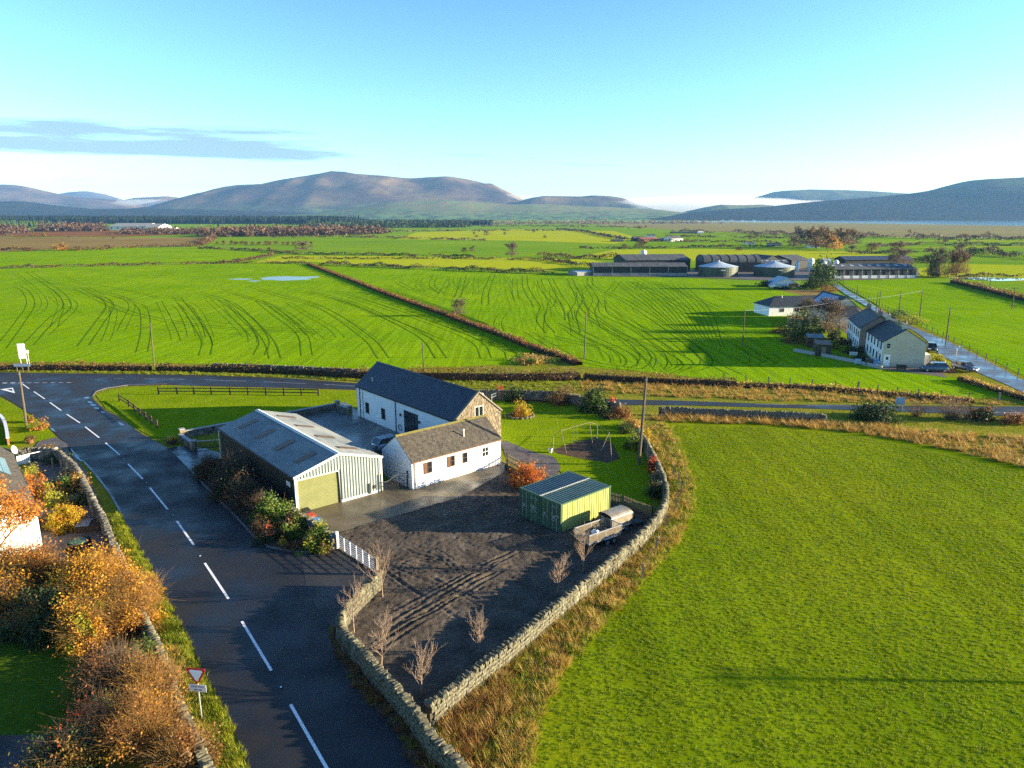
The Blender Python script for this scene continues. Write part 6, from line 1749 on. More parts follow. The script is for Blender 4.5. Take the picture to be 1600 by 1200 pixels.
FH = [
 ('thin brown hedge along the top of the left field', [(-400, 425), (-60, 421), (100, 417), (250, 414), (380, 411.5), (480, 412.5)], 1.3, 'russet', 'brown'),
 ('short red brown hedge cutting across to the upper left field', [(345, 412), (390, 406), (430, 398)], 1.4, 'russet', 'brown'),
 ('dark hedge behind the upper left field', [(310, 388), (400, 392), (470, 397), (600, 399), (740, 402)], 1.5, 'brown', 'dark'),
 ('hedge line in the middle of the yellow strips', [(440, 404), (560, 405), (700, 404.5), (860, 407)], 1.2, 'brown', 'mixed'),
 ('dark hedge along the top of the middle field', [(500, 414), (600, 418), (720, 423), (800, 426), (885, 429)], 1.9, 'dark', 'brown'),
 ('brown bank hedge behind the farm barns', [(838, 402), (900, 404), (965, 405), (1005, 407)], 2.6, 'brown', 'russet'),
 ('dark hedge slanting down to the farm barns', [(850, 407), (880, 411), (905, 415), (935, 419)], 1.8, 'dark', 'brown'),
 ('hedge below the white farmhouse far off', [(905, 388), (960, 389), (1040, 388), (1130, 386), (1210, 386)], 1.8, 'brown', 'dark'),
 ('long dark hedge running back from the far farm', [(985, 376), (940, 368), (905, 361), (870, 358)], 2.4, 'dark', 'brown'),
 ('faint hedge across the far green fields', [(600, 362), (720, 361), (830, 360.5), (900, 361)], 2.4, 'bare', 'brown'),
 ('faint hedge near the far edge of the plain', [(640, 355), (760, 354), (880, 354), (1010, 356)], 3.2, 'bare', 'brown'),
 ('tall hedge along the edge of the saltmarsh', [(1060, 364), (1150, 365), (1260, 368), (1380, 371), (1500, 374), (1700, 377)], 4.5, 'bare', 'brown'),
 ('dark hedge across the green fields right of the grove', [(1360, 386), (1440, 383), (1530, 384), (1620, 385), (1760, 388)], 2.6, 'brown', 'bare'),
 ('second hedge nearer the trees at the right', [(1340, 397), (1420, 395), (1460, 393)], 2.2, 'brown', 'dark'),
 ('thick dark bank behind the big bare trees', [(1490, 402), (1530, 398), (1580, 402), (1680, 408)], 4.2, 'dark', 'brown'),
 ('dark bank with bushes behind the long low cowshed', [(1240, 411), (1330, 413), (1420, 411), (1480, 410)], 2.6, 'brown', 'dark'),
 ('hedge by the flooded strip at the right edge', [(1430, 431), (1500, 432.5), (1560, 432), (1680, 436)], 1.3, 'brown', 'mixed'),
 ('hedge in front of the brown moor at the left', [(-300, 391), (0, 391), (60, 391), (140, 391), (200, 387), (310, 385)], 2.0, 'brown', 'mixed'),
 ('hedge curving up beside the brown moor', [(310, 385), (325, 379), (335, 372)], 4.0, 'russet', 'brown'),
 ('hedge beyond the marsh side pasture', [(1000, 377), (1090, 378), (1200, 379), (1330, 380)], 2.0, 'brown', 'bare'),
 ('hedge among the fields right of the far farm', [(1040, 370), (1120, 371), (1200, 372), (1280, 373)], 2.6, 'bare', 'brown'),
 ('hedge on the far left behind the bracken', [(-300, 362), (0, 361), (80, 360), (170, 359)], 4.0, 'bare', 'brown'),
 ('hedge crossing the far pasture left of centre', [(420, 371), (540, 370.5), (640, 373), (760, 376)], 2.0, 'bare', 'brown'),
]
for i, (lb, pth, h, a, b) in enumerate(FH):
    pp = gl(pth)
    D = sum(p.y for p in pp) / len(pp)
    L = sum((pp[k + 1] - pp[k]).length for k in range(len(pp) - 1))
    ls = max(.16, D / 1110 * .9)
    FM = {'russet': 'brown', 'brown': 'scrub'}; a, b = FM.get(a, a), FM.get(b, b)
    hedge(lb, pp, h, h * 1.5, a, min(90, 3.2 * h / ls / ls * .55), ls, 20 + i, b, .5, .5, core=False, gaps=.25)

# ---------------------------------------------------------------- trees
def tree_meshes(kind, seed, n, ls, cr=None):
    rng = np.random.default_rng(seed)
    if kind in ('bare', 'brown', 'gold'):
        v, q, tips = tree_branches(seed, 1.0, .75, 4, .028)
        s = 1.0 / max(1e-6, v[:, 2].max()); v = v * s; tips = tips * s
        k = np.abs(v[:, :2]).max(); v[:, :2] *= .5 / k; tips[:, :2] *= .5 / k
        tm = np_mesh('trunk', v, q, M['bark'])
        c = dome(n, .5, .5, .86, 22, rng, .16, .14, .5)
        m_ = rng.random(n) < .3; c[m_] = tips[rng.integers(0, len(tips), m_.sum())] + rng.normal(size=(m_.sum(), 3)) * .04
        v2, q2 = leaf_arrays(c, ls, rng)
        return tm, np_mesh('crown', v2, q2, [LF[{'bare': 'bare', 'brown': 'brown', 'gold': 'gold'}[kind]]])
    mb = MB(); mb.tube([(0, 0, 0), (.01, 0, .3), (0, .01, .75)], [.035, .028, .008], 7); tm = mb.mesh('trunk', M['bark'])
    c = dome(n, .5, .5, .88, 26, rng, .13, .12, .25)
    if kind == 'ever': c[:, 2] = .06 + (c[:, 2] - .12) * 1.05
    v2, q2 = leaf_arrays(c, ls, rng, .7, .3)
    return tm, np_mesh('crown', v2, q2, [LF['ever' if kind == 'ever' else 'mixed']])
TM = {k: [tree_meshes(k, 60 + 7 * i + j, n, ls) for i in range(3)] for j, (k, n, ls) in enumerate([('bare', 9000, .011), ('brown', 8000, .014), ('gold', 2600, .018), ('ever', 4500, .022), ('mixed', 1800, .03)])}
TMF = {k: [tree_meshes(k, 160 + 7 * i + j, n, ls) for i in range(3)] for j, (k, n, ls) in enumerate([('bare', 900, .034), ('brown', 900, .036), ('gold', 700, .04), ('ever', 600, .05), ('mixed', 400, .055)])}
def tree(label, px, py, ptop, wpx, kind, far=False, group=None, name='tree', hm=None):
    g = G(px, py); h = hm or (Hat(ptop, g.y)); w = wpx / F * (g.y * CP + H * SP)
    t = thing(name, label, 'tree', g, 0, group)
    a, b = random.choice((TMF if far else TM)[kind])
    rz = random.uniform(0, 6.28)
    link('trunk', a, t, (0, 0, 0), (0, 0, rz), (w, w, h)); link('crown', b, t, (0, 0, 0), (0, 0, rz), (w, w, h))
    return t
tree('round bare tree standing alone on the dividing hedge', 716, 494, 465, 28, 'bare')
tree('large dark evergreen tree beside the lane', 1284, 452, 402, 46, 'ever')
tree('dark green garden tree left of the terrace', 1252, 530, 484, 62, 'ever')
tree('wide bare tree behind the dark garden tree', 1288, 520, 466, 74, 'bare')
tree('bare tree left of the terrace in front of the white bungalow', 1262, 508, 466, 50, 'bare')
tree('left one of the two big bare trees beyond the lane field', 1464, 433, 385, 44, 'bare')
tree('right one of the two big bare trees, with golden tints', 1494, 433, 388, 36, 'brown')
tree('dark ivy clad tree between the two big bare trees', 1457, 433, 403, 18, 'ever')
tree('flat topped bare tree behind the long low cowshed', 1404, 421, 388, 44, 'bare')
tree('bare tree behind the two big bare trees', 1500, 401, 380, 24, 'bare', True)
tree('lone round bare tree in the middle of the plain', 800, 402, 377, 22, 'bare')
tree('small tree left of the lone round tree', 738, 394, 383, 10, 'bare', True)
tree('tiny tree beside the small one on the hedge', 725, 394, 386, 12, 'brown', True)
tree('bushy dark tree on the plain left of centre', 474, 392, 377, 34, 'bare', True)
GR = [(1262, 386, 358, 34, 'bare'), (1276, 388, 354, 36, 'brown'), (1292, 390, 360, 34, 'brown'), (1304, 392, 366, 26, 'gold'), (1318, 386, 355, 38, 'brown'), (1332, 384, 357, 34, 'bare'), (1250, 384, 352, 26, 'bare'), (1312, 384, 362, 18, 'gold'), (1240, 387, 366, 22, 'bare'), (1286, 384, 352, 30, 'bare')]
for i, (px, py, pt_, w, k) in enumerate(GR):
    tree(['tall bare tree in the left half of the grove beyond the farm', 'tallest russet tree in the middle of the grove', 'russet tree with its foot lowest in the grove', 'round golden tree in front of the grove', 'broad russet tree at the back right of the grove', 'rightmost bare tree of the grove', 'tall bare tree at the back left of the grove', 'small golden tree behind the round golden one', 'leftmost low bare tree of the grove', 'tall pale bare tree at the back of the grove'][i], px, py, pt_, w, k, True, 'trees of the grove beyond the farm')
rt = random.Random(3)
for i in range(46):   # hedgerow trees dotted over the far plain
    px = rt.choice([rt.uniform(1050, 1600), rt.uniform(1050, 1600), rt.uniform(560, 1050), rt.uniform(0, 320)]); py = rt.uniform(362, 381) if px > 1000 else rt.uniform(356, 374)
    hp = rt.uniform(5, 10) * (py - 330) / 45
    tree('small bare hedgerow tree far out on the plain', px, py, py - hp, hp * rt.uniform(.9, 1.6), rt.choice(('bare', 'bare', 'bare', 'mixed')), True, 'far hedgerow trees')
for i in range(17):
    px = 342 + i * 9 + rt.uniform(-3, 3)
    tree('small dark tree in the row along the pale green field', px, 383 + rt.uniform(-1, 1), 376 + rt.uniform(-1, 2), rt.uniform(6, 11), 'brown', True, 'row of small trees on the pale green field')
for px, py, pt_, w, k, lb in [(96, 392, 379, 26, 'gold', 'pale yellow bush at the edge of the brown moor'), (45, 393, 386, 18, 'brown', 'brown bush left of the pale yellow one on the moor edge'), (122, 392, 384, 12, 'brown', 'brown bush right of the pale yellow one on the moor edge'), (168, 388, 382, 12, 'brown', 'small brown bush near the moor hedge'),
                             (420, 392, 386, 9, 'brown', 'bush left of the bushy dark tree'), (398, 391, 386, 9, 'mixed', 'second bush left of the bushy dark tree'), (1155, 392, 385, 14, 'brown', 'brown bush in the field behind the arched barns'), (1000, 385, 376, 24, 'brown', 'brown thicket tree left of the far farm hedge'), (975, 388, 381, 14, 'brown', 'low brown thicket below the far farm'),
                             (1345, 371, 361, 16, 'mixed', 'dark tree at the end of the marsh hedge'), (1362, 392, 379, 22, 'brown', 'russet bush cluster right of the grove'), (1400, 393, 378, 26, 'brown', 'broad russet bush right of the grove'), (1330, 396, 383, 22, 'bare', 'grey bush below the grove')]:
    tree(lb, px, py, pt_, w, k, True, name='bush_tree')
# far woods that read as one mass
def mass(name, label, pts, kind, n, hfun, leaf, seed=1, slim=.45):
    rng = np.random.default_rng(seed)
    P_ = [G(*p) for p in pts]
    x0, x1 = min(p.x for p in P_), max(p.x for p in P_); y0, y1 = min(p.y for p in P_), max(p.y for p in P_)
    X_ = rng.uniform(x0, x1, n * 6); Y_ = rng.uniform(y0, y1, n * 6)
    ok = in_poly(X_, Y_, P_); X_, Y_ = X_[ok][:n], Y_[ok][:n]
    parts = []
    for x, y in zip(X_, Y_):
        h = hfun(x, y) * rng.uniform(.82, 1.15); w = h * slim * rng.uniform(.8, 1.2)
        if kind == 'cone':
            k = 6; V, Q = [], []
            a0 = rng.uniform(0, 6)
            for z0, z1, r in ((.12, .62, .5), (.38, .84, .36), (.64, 1.0, .22)):
                b = len(V)
                for e in range(k): V.append((math.cos(a0 + e * 6.283 / k) * r * w * rng.uniform(.8, 1.2), math.sin(a0 + e * 6.283 / k) * r * w * rng.uniform(.8, 1.2), z0 * h))
                V.append((0, 0, z1 * h))
                for e in range(k): Q.append((b + e, b + (e + 1) % k, b + k, b + k))
            V = np.array(V); Q = np.array(Q)[:, :3]
        else:
            c = dome(26, w / 2, w / 2, h * .9, 8, rng, .2, h * .08, .3)
            V, Q = leaf_arrays(c, h * .13, rng, .8)
        parts.append((V + np.array([x, y, 0]), Q, 0))
    v, q, mi = merge(parts)
    return tag(link(name, np_mesh(name, v, q, [LF[leaf]]), None), label, kind='stuff')
mass('pine_forest', 'long dark pine plantation across the left of the plain', [(-420, 351), (0, 350), (300, 350), (480, 350.5), (500, 351.5), (620, 352), (770, 353), (770, 351.2), (600, 350), (480, 348.6), (0, 347.6), (-420, 348)], 'cone', 7000, lambda x, y: 24 if x < -480 else 15, 'pine', 2, .42)
mass('pine_forest', 'nearer green plantation at the far left', [(-300, 356), (0, 356), (70, 356), (112, 354.5), (60, 352.5), (0, 352.2), (-300, 352)], 'cone', 420, lambda x, y: 15, 'ever', 3, .5)
mass('woodland', 'bare brown woodland at the left of centre', [(310, 371), (480, 369), (600, 366), (612, 363.5), (520, 361.5), (380, 362.5), (320, 366)], 'leaf', 620, lambda x, y: 11, 'scrub', 4, .9)
mass('woodland', 'purple brown scrub in front of the white factory', [(185, 366), (250, 366.5), (315, 366), (320, 363), (250, 362), (190, 362.5)], 'leaf', 260, lambda x, y: 8, 'scrub', 5, 1.0)
mass('woodland', 'brown scrub wood at the far left', [(-200, 367), (0, 366.5), (38, 365.5), (45, 362), (0, 360), (-200, 360)], 'leaf', 300, lambda x, y: 12, 'scrub', 6, 1.0)
mass('woodland', 'scattered brown wood left of the white factory', [(60, 362), (170, 361.5), (170, 358.5), (60, 358)], 'leaf', 160, lambda x, y: 13, 'scrub', 7, 1.0)
mass('woodland', 'dark belt of trees in the middle of the far plain', [(470, 356), (620, 356.5), (720, 356), (740, 354.5), (600, 353.6), (480, 353.5)], 'leaf', 360, lambda x, y: 13, 'dark', 8, 1.0)
mass('woodland', 'faint trees scattered below the green foothills', [(700, 352), (900, 351), (1100, 350), (1180, 348.5), (900, 348), (650, 349)], 'leaf', 300, lambda x, y: 13, 'bare', 9, 1.2)

# ---------------------------------------------------------------- grass
def tuft(seed, n, h, r, lean, m, wdt=.012):
    rng = np.random.default_rng(seed)
    a = rng.uniform(0, 6.283, n); rr_ = r * np.sqrt(rng.random(n))
    b = np.stack([np.cos(a) * rr_, np.sin(a) * rr_, np.zeros(n)], 1)
    a2 = a + rng.normal(size=n) * .8
    hh = h * rng.uniform(.5, 1.1, n)
    tip = b + np.stack([np.cos(a2) * lean * hh, np.sin(a2) * lean * hh, hh], 1)
    sd = np.stack([-np.sin(a2), np.cos(a2), np.zeros(n)], 1) * wdt
    v = np.stack([b - sd, b + sd, tip], 1).reshape(-1, 3)
    return np_mesh('grass_tuft', v, np.arange(3 * n).reshape(n, 3), m)
def scatter(name, label, poly, meshes, density, smin, smax, seed=1, z=0.0, patch=0.0):
    col = bpy.data.collections.new(name + '_tufts')
    for me in meshes: col.objects.link(bpy.data.objects.new('grass_tuft', me))
    mb = MB(); mb.add([(p.x, p.y, z) for p in poly], [tuple(range(len(poly)))])
    o = mb.build(name, M['verge'])
    if o.data.polygons[0].normal.z < 0: o.data.flip_normals()
    ng = bpy.data.node_groups.new(name, 'GeometryNodeTree')
    ng.interface.new_socket('Geometry', in_out='INPUT', socket_type='NodeSocketGeometry')
    ng.interface.new_socket('Geometry', in_out='OUTPUT', socket_type='NodeSocketGeometry')
    N = ng.nodes; L = ng.links
    gi, go = N.new('NodeGroupInput'), N.new('NodeGroupOutput')
    dp = N.new('GeometryNodeDistributePointsOnFaces'); dp.inputs['Density'].default_value = density; dp.inputs['Seed'].default_value = seed
    ci = N.new('GeometryNodeCollectionInfo'); ci.inputs['Collection'].default_value = col; ci.inputs['Separate Children'].default_value = True
    ip = N.new('GeometryNodeInstanceOnPoints'); ip.inputs['Pick Instance'].default_value = True
    rs_ = N.new('FunctionNodeRandomValue'); rs_.inputs[2].default_value, rs_.inputs[3].default_value = smin, smax
    rr_ = N.new('FunctionNodeRandomValue'); rr_.data_type = 'FLOAT_VECTOR'; rr_.inputs[0].default_value = (0, 0, 0); rr_.inputs[1].default_value = (.2, .2, 6.283)
    L.new(gi.outputs[0], dp.inputs['Mesh']); L.new(dp.outputs['Points'], ip.inputs['Points']); L.new(ci.outputs[0], ip.inputs['Instance'])
    L.new(rs_.outputs[1], ip.inputs['Scale']); L.new(rr_.outputs[0], ip.inputs['Rotation'])
    L.new(ip.outputs[0], go.inputs[0])
    if patch:
        nz_ = N.new('ShaderNodeTexNoise'); nz_.inputs['Scale'].default_value = patch; nz_.inputs['Detail'].default_value = 3
        mr = N.new('ShaderNodeMapRange'); mr.inputs[1].default_value, mr.inputs[2].default_value = .42, .56
        mr.inputs[3].default_value, mr.inputs[4].default_value = density * .35, density
        L.new(nz_.outputs[0], mr.inputs[0]); L.new(mr.outputs[0], dp.inputs['Density'])
    md = o.modifiers.new('scatter', 'NODES'); md.node_group = ng
    return tag(o, label, kind='stuff')
T_sward = [tuft(1 + i, 16, .085, .14, .6, LF['sward'], .014) for i in range(4)]
T_straw = [tuft(11 + i, 40, .62, .26, .8, LF['straw'], .018) for i in range(4)]
T_verge = [tuft(21 + i, 20, .24, .16, .6, LF['vergeg'], .013) for i in range(4)]
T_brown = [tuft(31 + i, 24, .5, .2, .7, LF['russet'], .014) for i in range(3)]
def hull(*px): return [G(*p) for p in px]
scatter('pasture_grass', 'short grass of the foreground pasture', hull((760, 1080), (870, 975), (965, 880), (1045, 805), (1060, 740), (1040, 680), (1060, 664), (1200, 668), (1330, 680), (1420, 697), (1520, 720), (1700, 760), (1900, 1300), (700, 1300)), T_sward, 30, .35, .85, 1)
STRIP = hull((640, 1290), (700, 1130), (690, 1095), (760, 1042), (850, 968), (905, 925), (960, 878), (1010, 832), (1038, 800), (1050, 770), (1040, 735), (1022, 705), (1005, 668), (1040, 660), (1060, 690), (1085, 760), (1085, 800), (1050, 862), (1000, 915), (940, 980), (880, 1050), (850, 1110), (830, 1200), (825, 1290))
psheet('rough_ground', [(516, 992), (528, 972), (540, 1000), (600, 1075), (655, 1135), (720, 1215), (760, 1290), (690, 1290), (646, 1201), (608, 1127), (560, 1085), (526, 1031)], .0, M['soil'], 'ground darkened for the wall shade between the road and the roadside wall')  # soil sheet laid to deepen the shade beside the wall
sheet('rough_ground', STRIP, -.006, M['straw_floor'], 'straw coloured ground along the pale wall')
scatter('rough_grass', 'rough straw coloured grass along the outside of the pale wall', STRIP, T_straw, 6.0, .5, 1.05, 2, patch=.45)
scatter('rough_grass', 'green tufts mixed into the rough grass by the pale wall', STRIP, T_verge, 12, .7, 1.9, 3)
scatter('bramble', 'brown bramble stems at the wall corner', hull((655, 1290), (700, 1120), (745, 1060), (800, 1030), (800, 1090), (760, 1170), (760, 1290)), T_brown, 9, .7, 1.3, 4)
LV = hull((172, 812), (185, 802), (200, 826), (226, 874), (246, 908), (272, 962), (300, 1008), (312, 1042), (340, 1090), (370, 1154), (386, 1200), (420, 1290), (350, 1290), (316, 1170), (292, 1110), (262, 1030), (240, 975), (222, 930), (205, 880))
scatter('verge_grass', 'yellow green grass of the left road verge', LV, T_verge, 20, .7, 1.5, 5)
scatter('rough_grass', 'straw tufts along the back of the left road verge', hull((222, 930), (240, 960), (275, 1020), (300, 1075), (330, 1140), (360, 1210), (390, 1290), (350, 1290), (316, 1170), (292, 1110), (262, 1030), (240, 975)), T_straw, 3.5, .5, .9, 6)
scatter('verge_grass', 'grass browned to deepen the wall shade between the road and the roadside wall', hull((516, 992), (526, 975), (535, 995), (550, 1020), (600, 1075), (655, 1135), (720, 1215), (760, 1290), (690, 1290), (646, 1202), (608, 1128), (560, 1086), (527, 1032)), T_brown + T_verge[:2], 11, .5, 1.0, 7)  # brown tufts mixed in so their colour adds to the wall's shade
scatter('rough_grass', 'straw grass on the verge between the pasture and the main road', hull((1010, 655), (1060, 650), (1200, 655), (1330, 664), (1420, 670), (1640, 690), (1640, 740), (1520, 712), (1420, 690), (1330, 676), (1200, 664), (1050, 660)), T_straw, 4.5, .5, 1.3, 8, patch=.3)
scatter('rough_grass', 'straw grass strip along the far side of the main road', hull((905, 596), (1000, 600), (1130, 605), (1250, 609), (1400, 620), (1560, 630), (1600, 633), (1330, 629), (1229, 627), (1060, 621), (905, 612)), T_straw, 3.6, .5, 1.0, 9, patch=.3)
scatter('verge_grass', 'green verge between the barn hedge and the main road', hull((-100, 579), (300, 581.5), (560, 592), (745, 596), (905, 596), (905, 614), (820, 612), (560, 596), (450, 590), (150, 583), (-100, 579.5)), T_verge, 5, .8, 1.6, 10)
# ================================================================ left cottage with the white gable
LC = G(68, 862)
LYAW = 0.695
ld1, ld2 = frame_of(0, 0, LYAW)
LW, LL, LE, LR = 8.0, 20.0, 2.95, 5.9
lh = thing('cottage', 'white cottage at the left edge with solar panels on its mossy slate roof', 'cottage', (LC.x - ld1[0] * LW, LC.y - ld1[1] * LW, 0), LYAW)
mb = MB()
mb.add([(0, 0, 0), (LW, 0, 0), (LW, LL, 0), (0, LL, 0), (0, 0, LE), (LW, 0, LE), (LW, LL, LE), (0, LL, LE), (LW / 2, 0, LR), (LW / 2, LL, LR)],
       [(0, 1, 5, 8, 4), (1, 2, 6, 5), (2, 3, 7, 9, 6), (3, 0, 4, 7)])
mb.build('wall', M['white_wall'], lh)
za = (LR - LE) / (LW / 2); ov = .2
mb = MB()
for s in (0, 1):
    xe = -ov if s == 0 else LW + ov
    mb.slab([(xe, -.1, LE - ov * za + .02), (xe, LL + .1, LE - ov * za + .02), (LW / 2, LL + .1, LR + .02), (LW / 2, -.1, LR + .02)], (0, 0, .05))
rf = mb.build('roof', M['slate_old'], lh)
lay_slates('slates', rf, M['slate_old'], (LW + ov, -.1, LE - ov * za + .07), (LW + ov, LL + .1, LE - ov * za + .07), (LW / 2, -.1, LR + .07), (LW / 2, LL + .1, LR + .07), .34, .26, .015, 12)
M['pv'] = mat('solar_glass', [(0.10, 0.17, 0.22), (0.14, 0.22, 0.27)], 2, 0.18, 0.6)
def on_slope(f, y, dz): return (LW + ov - (LW / 2 + ov) * f, y, LE - ov * za + (LR - LE + ov * za) * f + dz)
for k in range(3):
    for j in range(5):
        y0 = 9.6 + k * 1.75; f0 = .20 + j * .125
        mb = MB(); mb.slab([on_slope(f0, y0, .17), on_slope(f0, y0 + 1.7, .17), on_slope(f0 + .118, y0 + 1.7, .17), on_slope(f0 + .118, y0, .17)], (0, 0, .04))
        mb.build('solar_panel', M['pv'], rf)
mb = MB(); mb.beam((LW + ov + .03, 0, LE - ov * za), (LW + ov + .03, LL, LE - ov * za), .12, .1); mb.build('gutter', M['iron'], lh)
mb = MB(); mb.lathe([(0.0, 0.0), (.2, .03), (.36, .1), (.42, .18), (.36, .13), (0, .03)], 14)
mb.build('satellite_dish', M['sign_white'], lh, True, (LW + .3, LL - .6, LE + .1), (1.25, 0, 1.0))
wg0, wg1 = G(29, 728), G(47, 724)
t = thing('white_railing', 'white slatted gate and long rail beside the far end of the left cottage', 'railing', wg0, math.atan2(wg1.y - wg0.y, wg1.x - wg0.x))
Lw = (wg1 - wg0).length
pal = MB().box(-.06, .06, -.015, .015, .1, 1.05).mesh('slat', M['white_paint'])
for k in range(int(Lw / .17) + 1): link('slat', pal, t, (k * .17, 0, 0))
for z in (.3, .9): MB().box(0, Lw, .02, .06, z, z + .08).build('rail', M['white_paint'], t)
MB().box(Lw, Lw + 2.6, .0, .05, .98, 1.06).build('handrail', M['white_paint'], t)
for x in (Lw, Lw + 2.6): MB().box(x - .05, x + .05, 0, .1, 0, 1.1).build('post', M['white_paint'], t)
M['brick'] = mat('brick', [(0.26, 0.10, 0.05), (0.36, 0.16, 0.08)], 5, .9, .2)
cw = [G(-14, 652), G(0, 658), G(8, 668), G(12, 682), (G(14, 696))]
t = thing('brick_wall', 'curved brick garden wall with white coping at the left edge of the lawn', 'wall', cw[0])
pth = smooth_path(cw, .45)
brk = MB().box(-.2, .2, -.1, .1, 0, .2).mesh('brick', M['brick'])
cpm = MB().box(-.25, .25, -.16, .16, 0, .09).mesh('cope', M['white_paint'])
for i in range(len(pth) - 1):
    d = pth[i + 1] - pth[i]
    for c in range(4): link('brick', brk, t, (pth[i] + d * (.5 if c % 2 else .25)) - cw[0] + Vector((0, 0, c * .215)), (0, 0, math.atan2(d.y, d.x)))
    link('cope', cpm, t, pth[i] + d * .5 - cw[0] + Vector((0, 0, .86)), (0, 0, math.atan2(d.y, d.x)))
for px, py, h, lb in [(83, 730, 1.0, 'pale wooden post in the middle of the gravelled garden yard'), (105, 746, 1.1, 'pale post by the garden bench'), (98, 736, 1.2, 'leaning pale post beside the garden bench'), (131, 782, 1.0, 'grey post by the small dark conifer'), (139, 781, 1.2, 'taller grey post by the front garden wall')]:
    g = G(px, py); tag(MB().box(-.07, .07, -.07, .07, 0, h).build('garden_post', M['wood_grey'], None, False, g), lb, 'post')
t = thing('garden_bench', 'grey garden bench under the front garden wall', 'bench', G(102, 738), -.8)
MB().box(-.7, .7, -.2, .2, .42, .48).build('seat', M['wood_grey'], t); MB().box(-.7, .7, .2, .25, .5, .9).build('backrest', M['wood_grey'], t)
for x in (-.6, .6):
    for y in (-.15, .17): MB().box(x - .04, x + .04, y - .04, y + .04, 0, .42).build('leg', M['wood_grey'], t)
t = thing('cold_frame', 'dark cold frame with a pale lid in the garden corner', 'cold frame', G(141, 827), .25)
MB().box(-.9, .9, -.6, .6, 0, .55).build('frame', M['wood_dark'], t)
MB().slab([(-.92, -.62, .56), (.1, -.62, .56), (.1, .62, .66), (-.92, .62, .66)], (0, 0, .04)).build('lid', M['cope'], t)
t = thing('compost_bin', 'dark compost box in the garden corner above the thicket', 'compost bin', G(124, 862), .3)
for k in range(4):
    MB().box(-.7, .7, -.72, -.66, .05 + k * .22, .23 + k * .22).build('board', M['wood_dark'], t); MB().box(.64, .7, -.66, .66, .05 + k * .22, .23 + k * .22).build('board', M['wood_dark'], t)
    MB().box(-.7, .7, .66, .72, .05 + k * .22, .23 + k * .22).build('board', M['wood_dark'], t); MB().box(-.7, -.64, -.66, .66, .05 + k * .22, .23 + k * .22).build('board', M['wood_dark'], t)
MB().lathe([(.0, .95), (.62, .9), (.66, .7), (.66, .6)], 14).build('cover', M['cont_door'], t)

# ================================================================ cars
M['tail'] = mat('tail_lamp', [(0.30, 0.01, 0.01)], 1, .3, .5)
M['headl'] = mat('head_lamp', [(0.6, 0.62, 0.65)], 1, .15, .6)
def car(label, loc, rz, body, L=4.2, W=1.76, Hh=1.5, hatch=True):
    t = thing('parked_car', label, 'car', loc, rz, 'parked cars')
    # stations along the length (x forward): lower body outline
    st_ = [(-.5, .62, .40, .90), (-.47, .80, .30, .98), (-.38, .90, .22, 1.0), (-.1, .95, .20, .98), (.2, .95, .20, .95), (.36, .92, .22, .84), (.46, .82, .28, .72), (.5, .64, .38, .60)]
    V, Fc = [], []
    for fx, fw_, z0, z1 in st_:
        w = W / 2 * fw_; x = fx * L
        V += [(x, -w * .92, z0), (x, -w, z0 + .2), (x, -w * .97, z1 - .08), (x, -w * .86, z1), (x, w * .86, z1), (x, w * .97, z1 - .08), (x, w, z0 + .2), (x, w * .92, z0)]
    for i in range(len(st_) - 1):
        for k in range(8):
            Fc.append((8 * i + k, 8 * i + (k + 1) % 8, 8 * i + 8 + (k + 1) % 8, 8 * i + 8 + k))
    Fc += [tuple(range(8))[::-1], tuple(range(len(V) - 8, len(V)))]
    MB().add(V, Fc).build('body', body, t, True)
    z0, z1 = .93, Hh
    b = [(-.47 * L if hatch else -.40 * L, .80), (.24 * L, .82)]; tp = [(-.36 * L if hatch else -.24 * L, .64), (.08 * L, .66)]
    V = []
    for (x, f), z in ((b[0], z0), (b[1], z0), (tp[1], z1), (tp[0], z1)):
        V += [(x, -W / 2 * f, z), (x, W / 2 * f, z)]
    MB().add(V, [(0, 1, 3, 2), (2, 3, 5, 4), (4, 5, 7, 6), (6, 7, 1, 0), (0, 2, 4, 6), (1, 7, 5, 3)]).build('cabin', M['glass'], t)
    MB().slab([(tp[0][0] - .06, -W / 2 * .65, z1 - .015), (tp[1][0] + .08, -W / 2 * .67, z1 - .015), (tp[1][0] + .08, W / 2 * .67, z1 - .015), (tp[0][0] - .06, W / 2 * .65, z1 - .015)], (0, 0, .05)).build('roof', body, t)
    for s in (-1, 1):
        for (a, c) in ((b[0], tp[0]), (b[1], tp[1])):
            MB().beam((a[0], s * W / 2 * (a[1] + .01), z0), (c[0], s * W / 2 * (c[1] + .01), z1), .08, .07).build('pillar', body, t)
        MB().beam((-.06 * L, s * W / 2 * .83, z0), (-.08 * L, s * W / 2 * .67, z1), .07, .05).build('pillar', body, t)
        for fx in (-.31, .31): wheel(t, (fx * L, s * (W / 2 - .1), .32), .32, .2)
        MB().box(.455 * L, .485 * L, s * W * .30 - .16, s * W * .30 + .16, .60, .74).build('headlight', M['headl'], t)
        MB().box(-.496 * L, -.47 * L, s * W * .34 - .1, s * W * .34 + .1, .72, .94).build('tail_light', M['tail'], t)
        MB().box(.17 * L, .20 * L, s * W / 2 * 1.0, s * W / 2 * 1.16, .95, 1.08).build('mirror', body, t)
    MB().box(-.504 * L, -.49 * L, -.26, .26, .60, .71).build('number_plate', M['headl'], t)
    return t
M['car_silver'] = mat('silver_car_paint', [(0.34, 0.36, 0.40)], 1, .25, .5, metal=.5)
M['car_black'] = mat('black_car_paint', [(0.012, 0.014, 0.018)], 1, .15, .6)
M['car_grey'] = mat('grey_car_paint', [(0.09, 0.10, 0.12)], 1, .22, .5, metal=.4)
M['car_blue'] = mat('blue_grey_car_paint', [(0.10, 0.14, 0.19)], 1, .22, .5, metal=.4)
